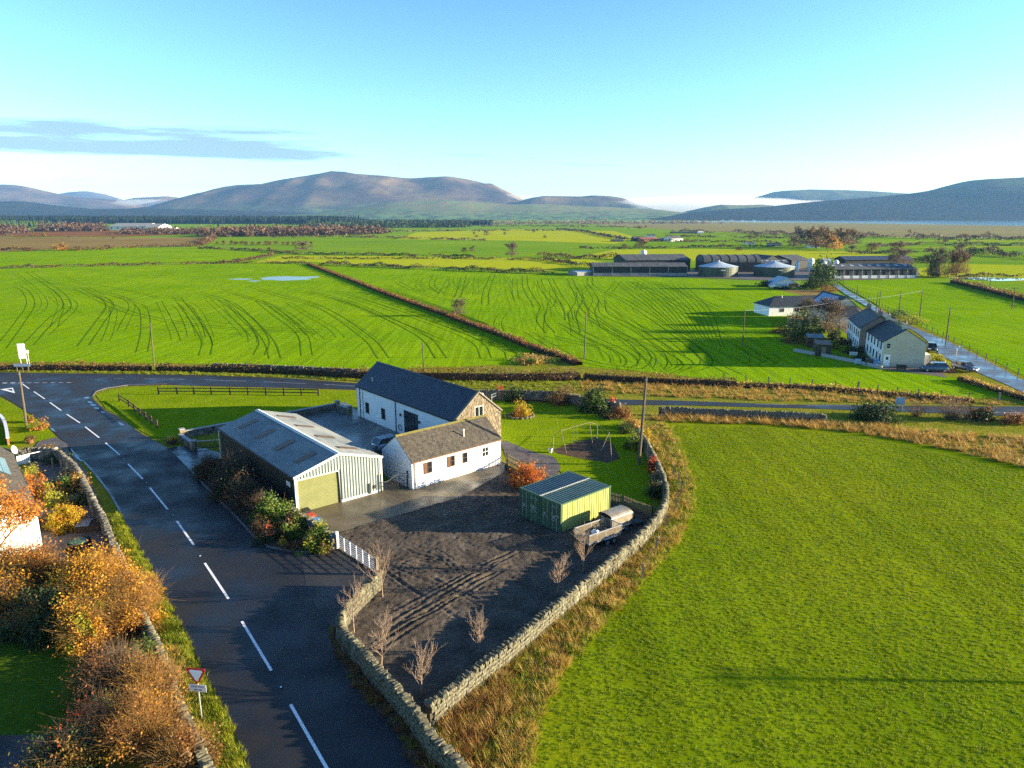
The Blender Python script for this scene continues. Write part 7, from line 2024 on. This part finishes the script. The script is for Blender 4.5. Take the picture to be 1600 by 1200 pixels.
car('silver hatchback parked in the courtyard behind the cottage', G(606, 701) + Vector((.3, 0, 0)), .72, M['car_silver'])
car('black car on the lane beside the nearest terrace house', G(1455, 548), -1.95, M['car_black'])
car('dark grey car at the roadside in front of the street lamp', G(1507, 579), -1.25, M['car_grey'], hatch=False)
car('blue grey hatchback parked beside the terrace gable', G(1459, 580), 2.95, M['car_blue'])

# ================================================================ the terrace across the field
M['harl'] = mat('cream_harling', [(0.46, 0.40, 0.31), (0.54, 0.47, 0.37)], .5, .95, .1, fine=.05, fscale=8)
M['slate_dark'] = mat('dark_slate', [(0.016, 0.020, 0.024), (0.028, 0.034, 0.036)], .8, .55, .4, fine=.25, fscale=4)
M['stone_pink'] = mat('reddish_stone', [(0.20, 0.15, 0.12), (0.28, 0.21, 0.17)], 1.2, .9, .1, fine=.2)
def terrace(label, X, Y, yaw, W_, L_, E_, R_, gmat, nwin, chim):
    t = thing('terrace_house', label, 'house', (X, Y, 0), yaw)
    MB().add([(0, 0, 0), (W_, 0, 0), (W_, 0, E_), (W_ / 2, 0, R_), (0, 0, E_)], [(0, 1, 2, 3, 4)]).build('gable_wall', gmat, t)
    MB().add([(0, 0, 0), (0, L_, 0), (0, L_, E_), (0, 0, E_), (W_, 0, 0), (W_, L_, 0), (W_, L_, E_), (W_, 0, E_), (W_ / 2, L_, R_)], [(0, 3, 2, 1), (4, 5, 6, 7), (1, 2, 8, 6, 5)]).build('wall', M['white_wall'], t)
    za = (R_ - E_) / (W_ / 2)
    for s in (0, 1):
        xe = -.2 if s == 0 else W_ + .2
        rf = MB().slab([(xe, -.06, E_ - .2 * za + .02), (xe, L_ + .05, E_ - .2 * za + .02), (W_ / 2, L_ + .05, R_ + .02), (W_ / 2, -.06, R_ + .02)], (0, 0, .1)).build('roof', M['slate_dark'], t)
        if s == 0: lay_slates('slates', rf, M['slate_dark'], (xe, -.06, E_ - .2 * za + .12), (xe, L_ + .05, E_ - .2 * za + .12), (W_ / 2, -.06, R_ + .12), (W_ / 2, L_ + .05, R_ + .12), .5, .36, .01, 4)
    for y in chim:
        c = MB().box(W_ / 2 - .35, W_ / 2 + .35, y - .5, y + .5, R_ - .5, R_ + 1.0).build('chimney', gmat, t)
        for k in (-.2, .2): MB().lathe([(.13, R_ + 1.0), (.1, R_ + 1.4), (.08, R_ + 1.4)], 8, 0, (W_ / 2, y + k)).build('chimney_pot', M['pipe_red'], c)
    for k in range(nwin):
        y = 1.3 + (L_ - 2.2) * k / max(1, nwin - 1)
        for z in (1.3, 3.3): put_window(t, y, z, (0, 0, 0), ((0, 1, 0), (-1, 0, 0)), .75, 1.25, M['frame_dark'], (1, 2), False)
    for y in (2.4, 7.5): MB().tube([(-.08, y, 0), (-.08, y, E_ - .15)], .05, 6).build('downpipe', M['trim_white'], t)
    return t
TA = terrace('nearest terrace house with cream gable, white side wall and dark slate roof', 63.0, 118.8, -.25, 6.55, 13.9, 4.17, 6.36, M['harl'], 6, (1.2, 12.5))
tg = ((63.0, 118.8), (math.cos(-.25), math.sin(-.25)))
s, z = wall_uv(*tg, 1388.5, 540.5); put_window(TA, s, z, (0, 0, 0), ((1, 0, 0), (0, -1, 0)), .7, .95, M['trim_white'], (1, 2), True)
s, z = wall_uv(*tg, 1385, 565)
dr = MB().box(s - .5, s + .5, -.07, 0, 0, 2.05).build('door', M['sign_white'], TA); MB().box(s - .16, s + .2, -.085, -.071, 1.15, 1.7).build('door_pane', M['glass'], dr)
MB().box(6.55, 7.6, .6, 3.4, 0, 2.2).build('porch', M['harl'], TA)
terrace('second terrace house with reddish gable behind the nearest one', 65.06, 131.5, -.29, 6.51, 13.7, 4.57, 6.83, M['stone_pink'], 6, (1.0, 12.4))
# bungalow with the big pale gable
ga_, gb_ = G(1294, 507), G(1343, 507)
Wg = (gb_ - ga_).length; Ya = ga_.y
Eg, Rg = Hat(485, Ya), Hat(464, Ya)
bg_ = thing('bungalow', 'bungalow with broad pale gable and blue solar panels behind the terrace', 'house', ga_, math.atan2(gb_.y - ga_.y, gb_.x - ga_.x))
MB().add([(0, 0, 0), (Wg, 0, 0), (Wg, 0, Eg), (Wg / 2, 0, Rg), (0, 0, Eg), (0, 13, 0), (Wg, 13, 0), (Wg, 13, Eg), (Wg / 2, 13, Rg), (0, 13, Eg)], [(0, 1, 2, 3, 4), (5, 9, 8, 7, 6), (0, 4, 9, 5), (1, 6, 7, 2)]).build('wall', M['harl'], bg_)
for s_ in (0, 1):
    xe = -.3 if s_ == 0 else Wg + .3
    zz = Eg - .3 * (Rg - Eg) / (Wg / 2)
    rf = MB().slab([(xe, -.2, zz + .02), (xe, 13.2, zz + .02), (Wg / 2, 13.2, Rg + .02), (Wg / 2, -.2, Rg + .02)], (0, 0, .12)).build('roof', M['slate_dark'], bg_)
    if s_ == 0:
        for k in range(3):
            for j in range(3):
                f0, y0 = .22 + j * .22, 2.5 + k * 3.1
                def q_(f, y): return (-.3 + (Wg / 2 + .3) * f, y, zz + (Rg - zz) * f + .2)
                M.setdefault('pv_blue', mat('blue_solar_glass', [(0.10, 0.20, 0.36), (0.14, 0.26, 0.42)], 2, .15, .6))
                MB().slab([q_(f0, y0), q_(f0, y0 + 3.0), q_(f0 + .21, y0 + 3.0), q_(f0 + .21, y0)], (0, 0, .05)).build('solar_panel', M['pv_blue'], rf)
ext = MB().box(.2, Wg * .78, -4.0, -.05, 0, 2.4).build('extension', M['harl'], bg_)
MB().slab([(-.1, -4.3, 2.42), (Wg * .8, -4.3, 2.42), (Wg * .8, .0, 4.3), (-.1, .0, 4.3)], (0, 0, .1)).build('extension_roof', M['slate_dark'], bg_)
# long white bungalow
ba_, bb_ = G(1201, 494), G(1293, 492)
Lb = (bb_ - ba_).length; Eb, Rb = Hat(479, ba_.y), Hat(462, ba_.y + 5)
wb = thing('bungalow', 'long white bungalow with dark hipped roof at the far end of the gardens', 'house', ba_, math.atan2(bb_.y - ba_.y, bb_.x - ba_.x))
MB().box(0, Lb, 0, 8, 0, Eb).build('wall', M['white_wall'], wb)
MB().add([(-.4, -.4, Eb), (Lb + .4, -.4, Eb), (Lb + .4, 8.4, Eb), (-.4, 8.4, Eb), (3.6, 4, Rb), (Lb - 1, 4, Rb)], [(0, 1, 5, 4), (1, 2, 5), (2, 3, 4, 5), (3, 0, 4), (3, 2, 1, 0)]).build('roof', M['slate_dark'], wb)
for x in (3.5, 7.5, 11.5):
    if x < Lb - 1: put_window(wb, x, 1.5, (0, 0, 0), ((1, 0, 0), (0, -1, 0)), 1.3, 1.1, M['trim_white'], (2, 1), False)
MB().lathe([(.12, Rb - .7), (.1, Rb + .2), (.16, Rb + .3)], 8, 0, (5, 3.2)).build('flue', M['trim_white'], wb)
psheet('garden_yard', [(1200, 497), (1262, 497), (1300, 508), (1345, 508), (1352, 530), (1380, 578), (1330, 566), (1250, 546), (1210, 520)], .0, M['lawn'], 'terrace back gardens')
psheet('garden_yard', [(1300, 500), (1345, 496), (1400, 508), (1452, 560), (1480, 590), (1452, 586), (1380, 577), (1352, 546), (1330, 530)], .004, M['path'], 'terrace yard')
t = thing('garden_wall', 'low pale wall along the edge of the terrace gardens', 'wall', G(1240, 549))
wp = [G(1240, 549), G(1290, 558), G(1335, 567), G(1378, 577)]
for a, b in zip(wp[:-1], wp[1:]): MB().beam(a - wp[0] + Vector((0, 0, .3)), b - wp[0] + Vector((0, 0, .3)), .25, .6).build('wall_section', M['cope'], t)
def garden_shed(label, px, py, w, d, h, m, rm):
    g = G(px, py); t = thing('garden_shed', label, 'shed', g, -.2)
    MB().box(-w / 2, w / 2, 0, d, 0, h).build('wall', m, t)
    MB().slab([(-w / 2 - .1, -.1, h), (w / 2 + .1, -.1, h), (w / 2 + .1, d + .1, h + .4), (-w / 2 - .1, d + .1, h + .4)], (0, 0, .08)).build('roof', rm, t)
    MB().box(-.4, .4, -.05, 0, 0, min(1.8, h - .1)).build('door', M['wood_grey'], t)
garden_shed('black garden shed nearest the field edge', 1286, 557, 2.6, 2.2, 2.2, M['bin_black'], M['stone_pink'])
garden_shed('dark garden shed with grey roof behind the black one', 1274, 543, 3.0, 2.2, 1.9, M['wood_dark'], M['roof_metal'])
garden_shed('small brown shed among the garden shrubs', 1243, 512, 3.0, 2.4, 2.0, M['wood_grey'], M['brick'])
for lb, px, py, w, h, lf in [('dark bush left of the pale gable', 1303, 530, 3.4, 2.4, 'dark'), ('yellow bush behind the dark garden bush', 1296, 516, 2.6, 2.2, 'yellow'), ('bright green bush by the black garden shed', 1305, 545, 2.4, 1.6, 'yellowgreen'), ('dark bush by the terrace back wall', 1336, 552, 4.0, 1.6, 'dark'),
                             ('brown shrub border in the terrace garden', 1320, 538, 4.0, 1.3, 'brown'), ('dark shrub under the terrace back wall', 1345, 566, 3.0, 1.4, 'dark'), ('low brown scrub at the field corner of the gardens', 1240, 535, 6, 1.2, 'mixed'), ('straw scrub left of the dark garden tree', 1222, 520, 5, 1.0, 'brown'),
                             ('yellow green hedge along the lane behind the terrace roofs', 1420, 505, 7, 2.4, 'yellowgreen'), ('dark end of the lane hedge behind the terrace roofs', 1404, 496, 5, 2.4, 'ever'), ('green bush in the front garden by the terrace gable', 1466, 566, 2.6, 1.2, 'yellowgreen'), ('small conifer beside the dark evergreen tree', 1270, 452, 3.4, 4.0, 'yellowgreen'), ('brown bush in the rough grass by the lane bend', 1296, 456, 6, 2.4, 'russet')]:
    shrub(lb, px, py, w, h, lf, 1100, .15, nt=20, K=14)
for px, py, w_, d_, h_, m_, lb in [(1340, 569, .9, .7, .9, 'sign_blue', 'pale blue box in the terrace back yard'), (1367, 572, .7, .7, 1.1, 'bin_blue', 'blue bin against the terrace back wall'), (1333, 556, 1.2, .6, .7, 'white_paint', 'white garden table in the terrace garden'), (1357, 571, 1.1, .9, 1.2, 'bin_black', 'dark covered barbecue in the terrace back yard'), (1408, 577, 1.5, .4, .8, 'bin_black', 'black bench against the cream gable')]:
    g = G(px, py); t = thing('garden_box' if 'box' in lb or 'bin' in lb else 'garden_furniture', lb, 'garden furniture', g, -.25)
    MB().box(-w_ / 2, w_ / 2, -d_ / 2, d_ / 2, .12, h_ * .9).build('body', M[m_], t); MB().box(-w_ / 2 - .04, w_ / 2 + .04, -d_ / 2 - .04, d_ / 2 + .04, h_ * .9, h_).build('top', M[m_], t)
    for x in (-1, 1): MB().box(x * w_ * .4 - .05, x * w_ * .4 + .05, -d_ * .4, d_ * .4, 0, .12).build('leg', M[m_], t)
def wire_fence(label, pts, sp, h=1.15, heavy=()):
    path = smooth_path(pts, sp); t = thing('wire_fence', label, 'fence', path[0]); O = path[0]
    pm = MB().box(-.06, .06, -.06, .06, 0, h).mesh('post', M['wood_grey'])
    for i, p in enumerate(path):
        link('post', pm, t, p - O, (random.uniform(-.05, .05), random.uniform(-.05, .05), 0), (1.8, 1.8, 1.15) if i in heavy else (1, 1, 1))
    for z in (.45, .95):
        mb = MB(); mb.tube([p - O + Vector((0, 0, z)) for p in path], .005, 3); mb.build('wire', M['iron'], t)
wire_fence('post and wire fence along the field side of the lane', [G(1309, 443), G(1345, 462), G(1396, 490), G(1440, 511), G(1490, 536), G(1540, 562), G(1610, 596)], 3.6)
wire_fence('post and wire fence along the bottom of the terrace field', [G(1130, 594), G(1200, 600), G(1268, 604), G(1340, 609), G(1401, 617), G(1470, 622), G(1560, 628)], 4.2, 1.15, (6, 12, 16))
wire_fence('short post and wire fence outside the pale wall', [G(1003, 905), G(1042, 826), G(1064, 775), G(1052, 746)], 4.0, 1.2)
M['red_tile'] = mat('red_chippings', [(0.22, 0.05, 0.03), (0.30, 0.08, 0.05)], 2, .9, .1, world=True)
psheet('garden_yard', [(1452, 573), (1478, 571), (1494, 582), (1470, 583)], .02, M['red_tile'], 'red chippings by the parked cars')

# ================================================================ the farm
M['asb'] = mat('grey_fibre_roof', [(0.055, 0.06, 0.065), (0.10, 0.105, 0.105)], .25, .8, .2, fine=.2, fscale=2)
M['farm_dark'] = mat('dark_farm_cladding', [(0.012, 0.016, 0.02), (0.025, 0.03, 0.035)], .5, .7, .3)
M['tank_green'] = mat('green_tank_steel', [(0.030, 0.045, 0.032), (0.055, 0.075, 0.05)], .3, .5, .4)
M['tank_roof'] = mat('pale_tank_cover', [(0.30, 0.36, 0.42), (0.38, 0.44, 0.50)], .3, .5, .4)
M['block'] = mat('concrete_block', [(0.20, 0.21, 0.20), (0.28, 0.28, 0.27)], .4, .9, .1)
def barn_(label, pa, pb, depth, e, r, wallm, roofm, posts=0, rooflights=0, dwarf=None, cat='barn', name='farm_barn', doors=0):
    a, b = G(*pa), G(*pb); L = (b - a).length
    t = thing(name, label, cat, a, math.atan2(b.y - a.y, b.x - a.x))
    MB().add([(0, 0, 0), (L, 0, 0), (L, depth, 0), (0, depth, 0), (0, 0, e), (L, 0, e), (L, depth, e), (0, depth, e), (0, depth / 2, r), (L, depth / 2, r)],
             [(0, 1, 5, 4), (1, 2, 6, 9, 5), (2, 3, 7, 6), (3, 0, 4, 8, 7)]).build('wall', wallm, t)
    za = (r - e) / (depth / 2)
    for s in (0, 1):
        y0 = -.4 if s == 0 else depth + .4
        mb = MB(); mb.slab([(-.4, y0, e - .4 * za + .03), (L + .4, y0, e - .4 * za + .03), (L + .4, depth / 2, r + .03), (-.4, depth / 2, r + .03)], (0, 0, .12))
        rf = mb.build('roof', roofm, t)
        if s == 0:
            n = int(L / 3)
            for k in range(n):   # sheets stand slightly proud one over another
                x0, x1 = -.4 + (L + .8) * k / n, -.4 + (L + .8) * (k + 1) / n - .12
                MB().slab([(x0, y0, e - .4 * za + .16), (x1, y0, e - .4 * za + .16), (x1, depth / 2, r + .16), (x0, depth / 2, r + .16)], (0, 0, .03 + .02 * (k % 2))).build('roof_sheet', roofm, rf)
            for k in range(rooflights):
                x = L * (k + .5) / rooflights
                MB().slab([(x - .7, depth * .25, e + (r - e) * .5 + .24), (x + .7, depth * .25, e + (r - e) * .5 + .24), (x + .7, depth * .36, e + (r - e) * .72 + .24), (x - .7, depth * .36, e + (r - e) * .72 + .24)], (0, 0, .04)).build('rooflight', M['tank_roof'], rf)
    if dwarf: MB().box(0, L, -.18, -.02, 0, 1.1).build('dwarf_wall', dwarf, t)
    for k in range(posts + 1 if posts else 0):
        x = L * k / posts
        MB().box(x - .12, x + .12, -.3, -.19, 0, e).build('post', M['block'], t)
    for k in range(doors):
        x = L * (k + .5) / doors
        MB().box(x - 1.8, x + 1.8, -.1, -.01, 0, e * .8).build('door', M['galv'], t)
    return t
barn_('long low dark cattle barn in front of the farm', (927, 430.5), (1073, 430.5), 14, 3.7, 4.9, M['farm_dark'], M['asb'], 5, 0, M['block'])
barn_('taller dark barn behind the long low one', (978, 424), (1078, 423), 22, 5.0, 7.0, M['farm_dark'], M['asb'], 0, 0)
barn_('long cowshed with open bays and pale dwarf wall beside the lane', (1303, 435), (1430, 434), 16, 3.6, 5.3, M['farm_dark'], M['asb'], 9, 9, M['trim_white'])
barn_('low dark building with blue strip roof behind the cowshed', (1320, 419), (1425, 418), 10, 4.0, 5.4, M['farm_dark'], M['slate_blue'], 0, 0)
barn_('small lean-to barn between the slurry tanks', (1160, 424), (1232, 424), 10, 3.6, 5.0, M['farm_dark'], M['asb'], 4, 8)
barn_('grey gabled barn behind the second tank', (1236, 421), (1264, 420), 18, 4.2, 6.2, M['farm_dark'], M['asb'], 0, 0)
barn_('small white shed by the end of the cowshed', (1288, 424), (1297, 424), 6, 4.6, 5.6, M['white_wall'], M['tank_roof'], 0, 0)
barn_('flat pale shed at the left end of the cattle barn', (902, 431), (926, 430), 8, 1.4, 1.8, M['block'], M['tank_roof'], 0, 0)
# round roofed barns
def arch_barn(label, pa, pb, depth, e, r):
    a, b = G(*pa), G(*pb); L = (b - a).length
    t = thing('arched_barn', label, 'barn', a, math.atan2(b.y - a.y, b.x - a.x))
    MB().box(0, L, 0, depth, 0, e).build('wall', M['farm_dark'], t)
    n = 10; pr = [(depth / 2 - depth / 2 * math.cos(math.pi * k / n), e + (r - e) * math.sin(math.pi * k / n)) for k in range(n + 1)]
    V = [(-.2, y, z) for y, z in pr] + [(L + .2, y, z) for y, z in pr]
    MB().add(V, [(k, k + 1, n + 2 + k, n + 1 + k) for k in range(n)] + [tuple(range(n + 1)), tuple(range(n + 1, 2 * n + 2))]).build('roof', M['asb'], t)
    for k in range(int(L / 4) + 1):
        mb = MB(); mb.tube([(k * 4, y, z + .05) for y, z in pr[:7]], .09, 4); mb.build('roof_rib', M['farm_dark'], t)
arch_barn('big arched barn behind the left slurry tank', (1100, 425), (1188, 425), 16, 4.4, 7.4)
a, b = G(1192, 422), G(1228, 421); L = (b - a).length
t = thing('arched_barn', 'wavy roofed barn behind the right slurry tank', 'barn', a, math.atan2(b.y - a.y, b.x - a.x))
pr = [(L * k / 16, 4.6 + 2.0 * math.exp(-((k / 16 - .42) / .24) ** 2)) for k in range(17)]
MB().slab([(0, 0, 0)] + [(x, 0, z) for x, z in pr] + [(L, 0, 0)], (0, 14, 0)).build('wall', M['farm_dark'], t)
mb = MB()
for k in range(16): mb.slab([(pr[k][0], -.3, pr[k][1] + .03), (pr[k + 1][0], -.3, pr[k + 1][1] + .03), (pr[k + 1][0], 14.3, pr[k + 1][1] + .03), (pr[k][0], 14.3, pr[k][1] + .03)], (0, 0, .1))
mb.build('roof', M['asb'], t)
def tank(label, px, py, wpx):
    g = G(px, py); R_ = wpx / 2 / F * (g.y * CP + H * SP); g = g + Vector((0, R_, 0))
    t = thing('slurry_tank', label, 'tank', g, 0, 'slurry tanks of the farm')
    e = 3.9
    for k in range(4):
        z0, z1 = e * k / 4, e * (k + 1) / 4
        MB().lathe([(R_, z0 + .02), (R_, z1 - .1), (R_ + .12, z1 - .1), (R_ + .12, z1), (R_, z1)], 40).build('ring', M['tank_green'], t, False)
    n = 24
    for k in range(n):
        a0, a1 = 2 * math.pi * k / n, 2 * math.pi * (k + 1) / n
        zt = e + 2.3
        V = [((R_ + .25) * math.cos(a0), (R_ + .25) * math.sin(a0), e + .05), ((R_ + .25) * math.cos(a1), (R_ + .25) * math.sin(a1), e + .05), (R_ * .45 * math.cos(a1), R_ * .45 * math.sin(a1), e + 1.15), (R_ * .45 * math.cos(a0), R_ * .45 * math.sin(a0), e + 1.15), (0, 0, zt)]
        MB().add(V, [(0, 1, 2, 3), (3, 2, 4)]).build('cover_panel', M['tank_roof'], t)
    MB().lathe([(.5, e + 2.1), (.5, e + 2.5), (0, e + 2.6)], 10).build('cap', M['tank_roof'], t)
    MB().box(-1.2, .9, -R_ - .18, -R_ - .13, 2.6, 3.0).build('maker_plate', M['trim_white'], t)
tank('left slurry tank with pale cone cover', 1130, 433, 61)
tank('right slurry tank with pale cone cover behind the white gabled house', 1220, 433, 62)
def silo(label, px, py, ptop, w, m='trim_white'):
    g = G(px, py); h = Hat(ptop, g.y)
    o = MB().lathe([(w, 0), (w, h * .85), (w * .6, h * .96), (w * .15, h), (0, h)], 14).build('silo_body', M[m], None, True)
    t = thing('silo', label, 'silo', g); o.parent = t
    for z in (.3, .6): MB().lathe([(w + .02, h * z), (w + .08, h * z), (w + .08, h * z + .1), (w + .02, h * z + .1)], 14).build('band', M['galv'], t)
silo('white feed silo rising behind the dark barns', 1005, 412, 390, 1.7)
silo('white tower behind the grey gabled barn', 1266, 424, 403, 1.4)
silo('short dark hopper in front of the white tower', 1245, 424, 408, 1.0, 'galv')
silo('curved white feed bin left of the long cowshed', 1285, 424, 407, 1.6)
silo('second white feed bin beside the long cowshed', 1305, 424, 406, 1.2)
# gabled house in front of the tanks
a, b = G(1206, 449), G(1249, 449); L = (b - a).length
t = thing('bungalow', 'small white gabled house in front of the right slurry tank', 'house', a, 0)
e_, r_ = Hat(443, a.y), Hat(433, a.y)
MB().slab([(0, 0, 0), (L, 0, 0), (L, 0, e_ - .6), (L * .55, 0, r_ - .4), (0, 0, e_ - .6)], (0, 9, 0)).build('wall', M['white_wall'], t)
for x0, x1 in ((-.3, L * .55), (L + .3, L * .55)):
    mb = MB(); mb.slab([(x0, -.3, e_ - .75), (x0, 9, e_ - .75), (x1, 9, r_ - .3), (x1, -.3, r_ - .3)], (0, 0, .14)); mb.build('roof', M['tank_roof'], t)
MB().box(1.2, L * .55, -.12, 0, .3, 1.3).build('window', M['sign_blue'], t); MB().box(L * .6, L - .5, -.12, 0, .2, 1.4).build('garage_door', M['brick'], t)
for lb, px, py, w, h, lf in [('dark shrubs at the left of the small white gabled house', 1196, 447, 8, 2.2, 'dark'), ('dark hedge in front of the small white gabled house', 1222, 452, 9, 1.0, 'dark'), ('dark shrub right of the small white gabled house', 1258, 450, 6, 2.6, 'dark')]:
    shrub(lb, px, py, w, h, lf, 700, .25, nt=0, d=3)
g = G(1266, 449)
o = MB().box(-.5, .5, -.05, .05, .5, 1.8).build('sign_board', M['sign_red'], None, False, g); tag(o, 'tiny red and white board by the lane bend', 'board')
psheet('rough_ground', [(1215, 452), (1290, 452), (1300, 462), (1280, 466), (1235, 458)], .0, M['plain_b'])
psheet('farm_yard', [(895, 431), (1075, 433), (1200, 438), (1300, 438), (1435, 435), (1435, 420), (1240, 420), (1080, 421), (960, 425)], .0, M['path'])
# far farms
def house_far(label, pa, pb, depth, ptop, wm, rm, name='farm_building', cat='building', win=2):
    a, b = G(*pa), G(*pb); L = (b - a).length; r = Hat(ptop, a.y); e = r * .55
    t = thing(name, label, cat, a, math.atan2(b.y - a.y, b.x - a.x))
    MB().add([(0, 0, 0), (L, 0, 0), (L, depth, 0), (0, depth, 0), (0, 0, e), (L, 0, e), (L, depth, e), (0, depth, e), (0, depth / 2, r), (L, depth / 2, r)], [(0, 1, 5, 4), (1, 2, 6, 9, 5), (2, 3, 7, 6), (3, 0, 4, 8, 7)]).build('wall', wm, t)
    mb = MB()
    for y0 in (-.4, depth + .4): mb.slab([(-.4, y0, e - .1), (L + .4, y0, e - .1), (L + .4, depth / 2, r + .1), (-.4, depth / 2, r + .1)], (0, 0, .15))
    mb.build('roof', rm, t)
    for k in range(win):
        x = L * (k + .5) / win; MB().box(x - .8, x + .8, -.1, -.02, e * .3, e * .75).build('window', M['glass'], t)
M['red_roof'] = mat('red_farm_roof', [(0.22, 0.07, 0.05), (0.30, 0.11, 0.08)], .2, .8, .1)
house_far('dark barn of the far farm', (991, 376.5), (1008, 376.5), 18, 370, M['farm_dark'], M['asb'])
house_far('red roofed barn of the far farm', (1006, 377), (1030, 376.5), 16, 371.5, M['brick'], M['red_roof'])
house_far('grey barn of the far farm beside the white farmhouse', (1029, 376.5), (1046, 376.5), 14, 372, M['farm_dark'], M['asb'])
house_far('white farmhouse of the far farm', (1048, 377), (1067, 376.5), 10, 369.5, M['white_wall'], M['asb'], 'farmhouse', 'house', 3)
house_far('pale house behind the red roofed barn', (1012, 370.5), (1024, 370.5), 10, 366, M['white_wall'], M['asb'])
house_far('low dark building far behind the white farmhouse', (1050, 364.5), (1096, 364.5), 14, 362, M['farm_dark'], M['asb'])
house_far('tiny white building at the end of the low dark one', (1092, 365), (1099, 365), 10, 361.5, M['white_wall'], M['trim_white'])
house_far('small dark shed left of the far farm', (956, 377.5), (974, 377.5), 10, 374.5, M['farm_dark'], M['asb'])
house_far('white cottage glimpsed under the grove', (1265, 387), (1273, 387), 8, 382.5, M['white_wall'], M['asb'], 'cottage', 'cottage', 1)
house_far('second white cottage beside it under the grove', (1275, 387), (1280, 387), 8, 382, M['white_wall'], M['red_roof'], 'cottage', 'cottage', 1)
house_far('dark farm roofs left of the grove', (1205, 384.5), (1222, 384.5), 12, 380, M['block'], M['asb'])
house_far('pale shed left of the dark farm roofs', (1168, 382), (1180, 382), 10, 378.5, M['white_wall'], M['asb'])
house_far('long white factory shed in front of the pine plantation', (170, 359.5), (228, 359.5), 60, 349, M['trim_white'], M['block'], 'factory', 'factory', 6)
house_far('right wing of the white factory', (227, 360), (248, 360), 50, 350, M['sign_white'], M['block'], 'factory', 'factory', 2)
house_far('small pink shed right of the white factory', (250, 360), (258, 360), 30, 355, M['red_roof'], M['trim_white'], 'factory', 'factory', 0)
house_far('low white shed at the right end of the factory', (258, 360), (271, 360), 30, 356, M['sign_white'], M['trim_white'], 'factory', 'factory', 1)
for i in range(7):
    px = 1130 + i * 16 + rt.uniform(-4, 4) if i < 4 else 1384 + (i - 4) * 9
    house_far(['farthest left white house on the shore', 'white house on the shore below the headland', 'pale house on the shore under the mist', 'white shore house nearest the dark hill', 'ochre house under the dark hill', 'ochre house in the middle below the dark hill', 'ochre house at the right below the dark hill'][i], (px, 345.3), (px + 3.5, 345.3), 20, 343.2, M['white_wall'] if i < 4 else M['brick'], M['asb'], 'shore_house', 'house', 0)

# pole beside the pasture whose long shadow crosses the lower right of the field
t = thing('utility_pole', 'timber pole in the pasture just right of the view', 'pole', (54, 33.6, 0))
MB().tube([(0, 0, 0), (0, 0, 8.5)], [.15, .1], 8).build('shaft', PM, t)
for k in range(2): MB().beam((0, -1.0, 8.1 - k * .5), (0, 1.0, 8.1 - k * .5), .12, .14).build('crossarm', PM, t)
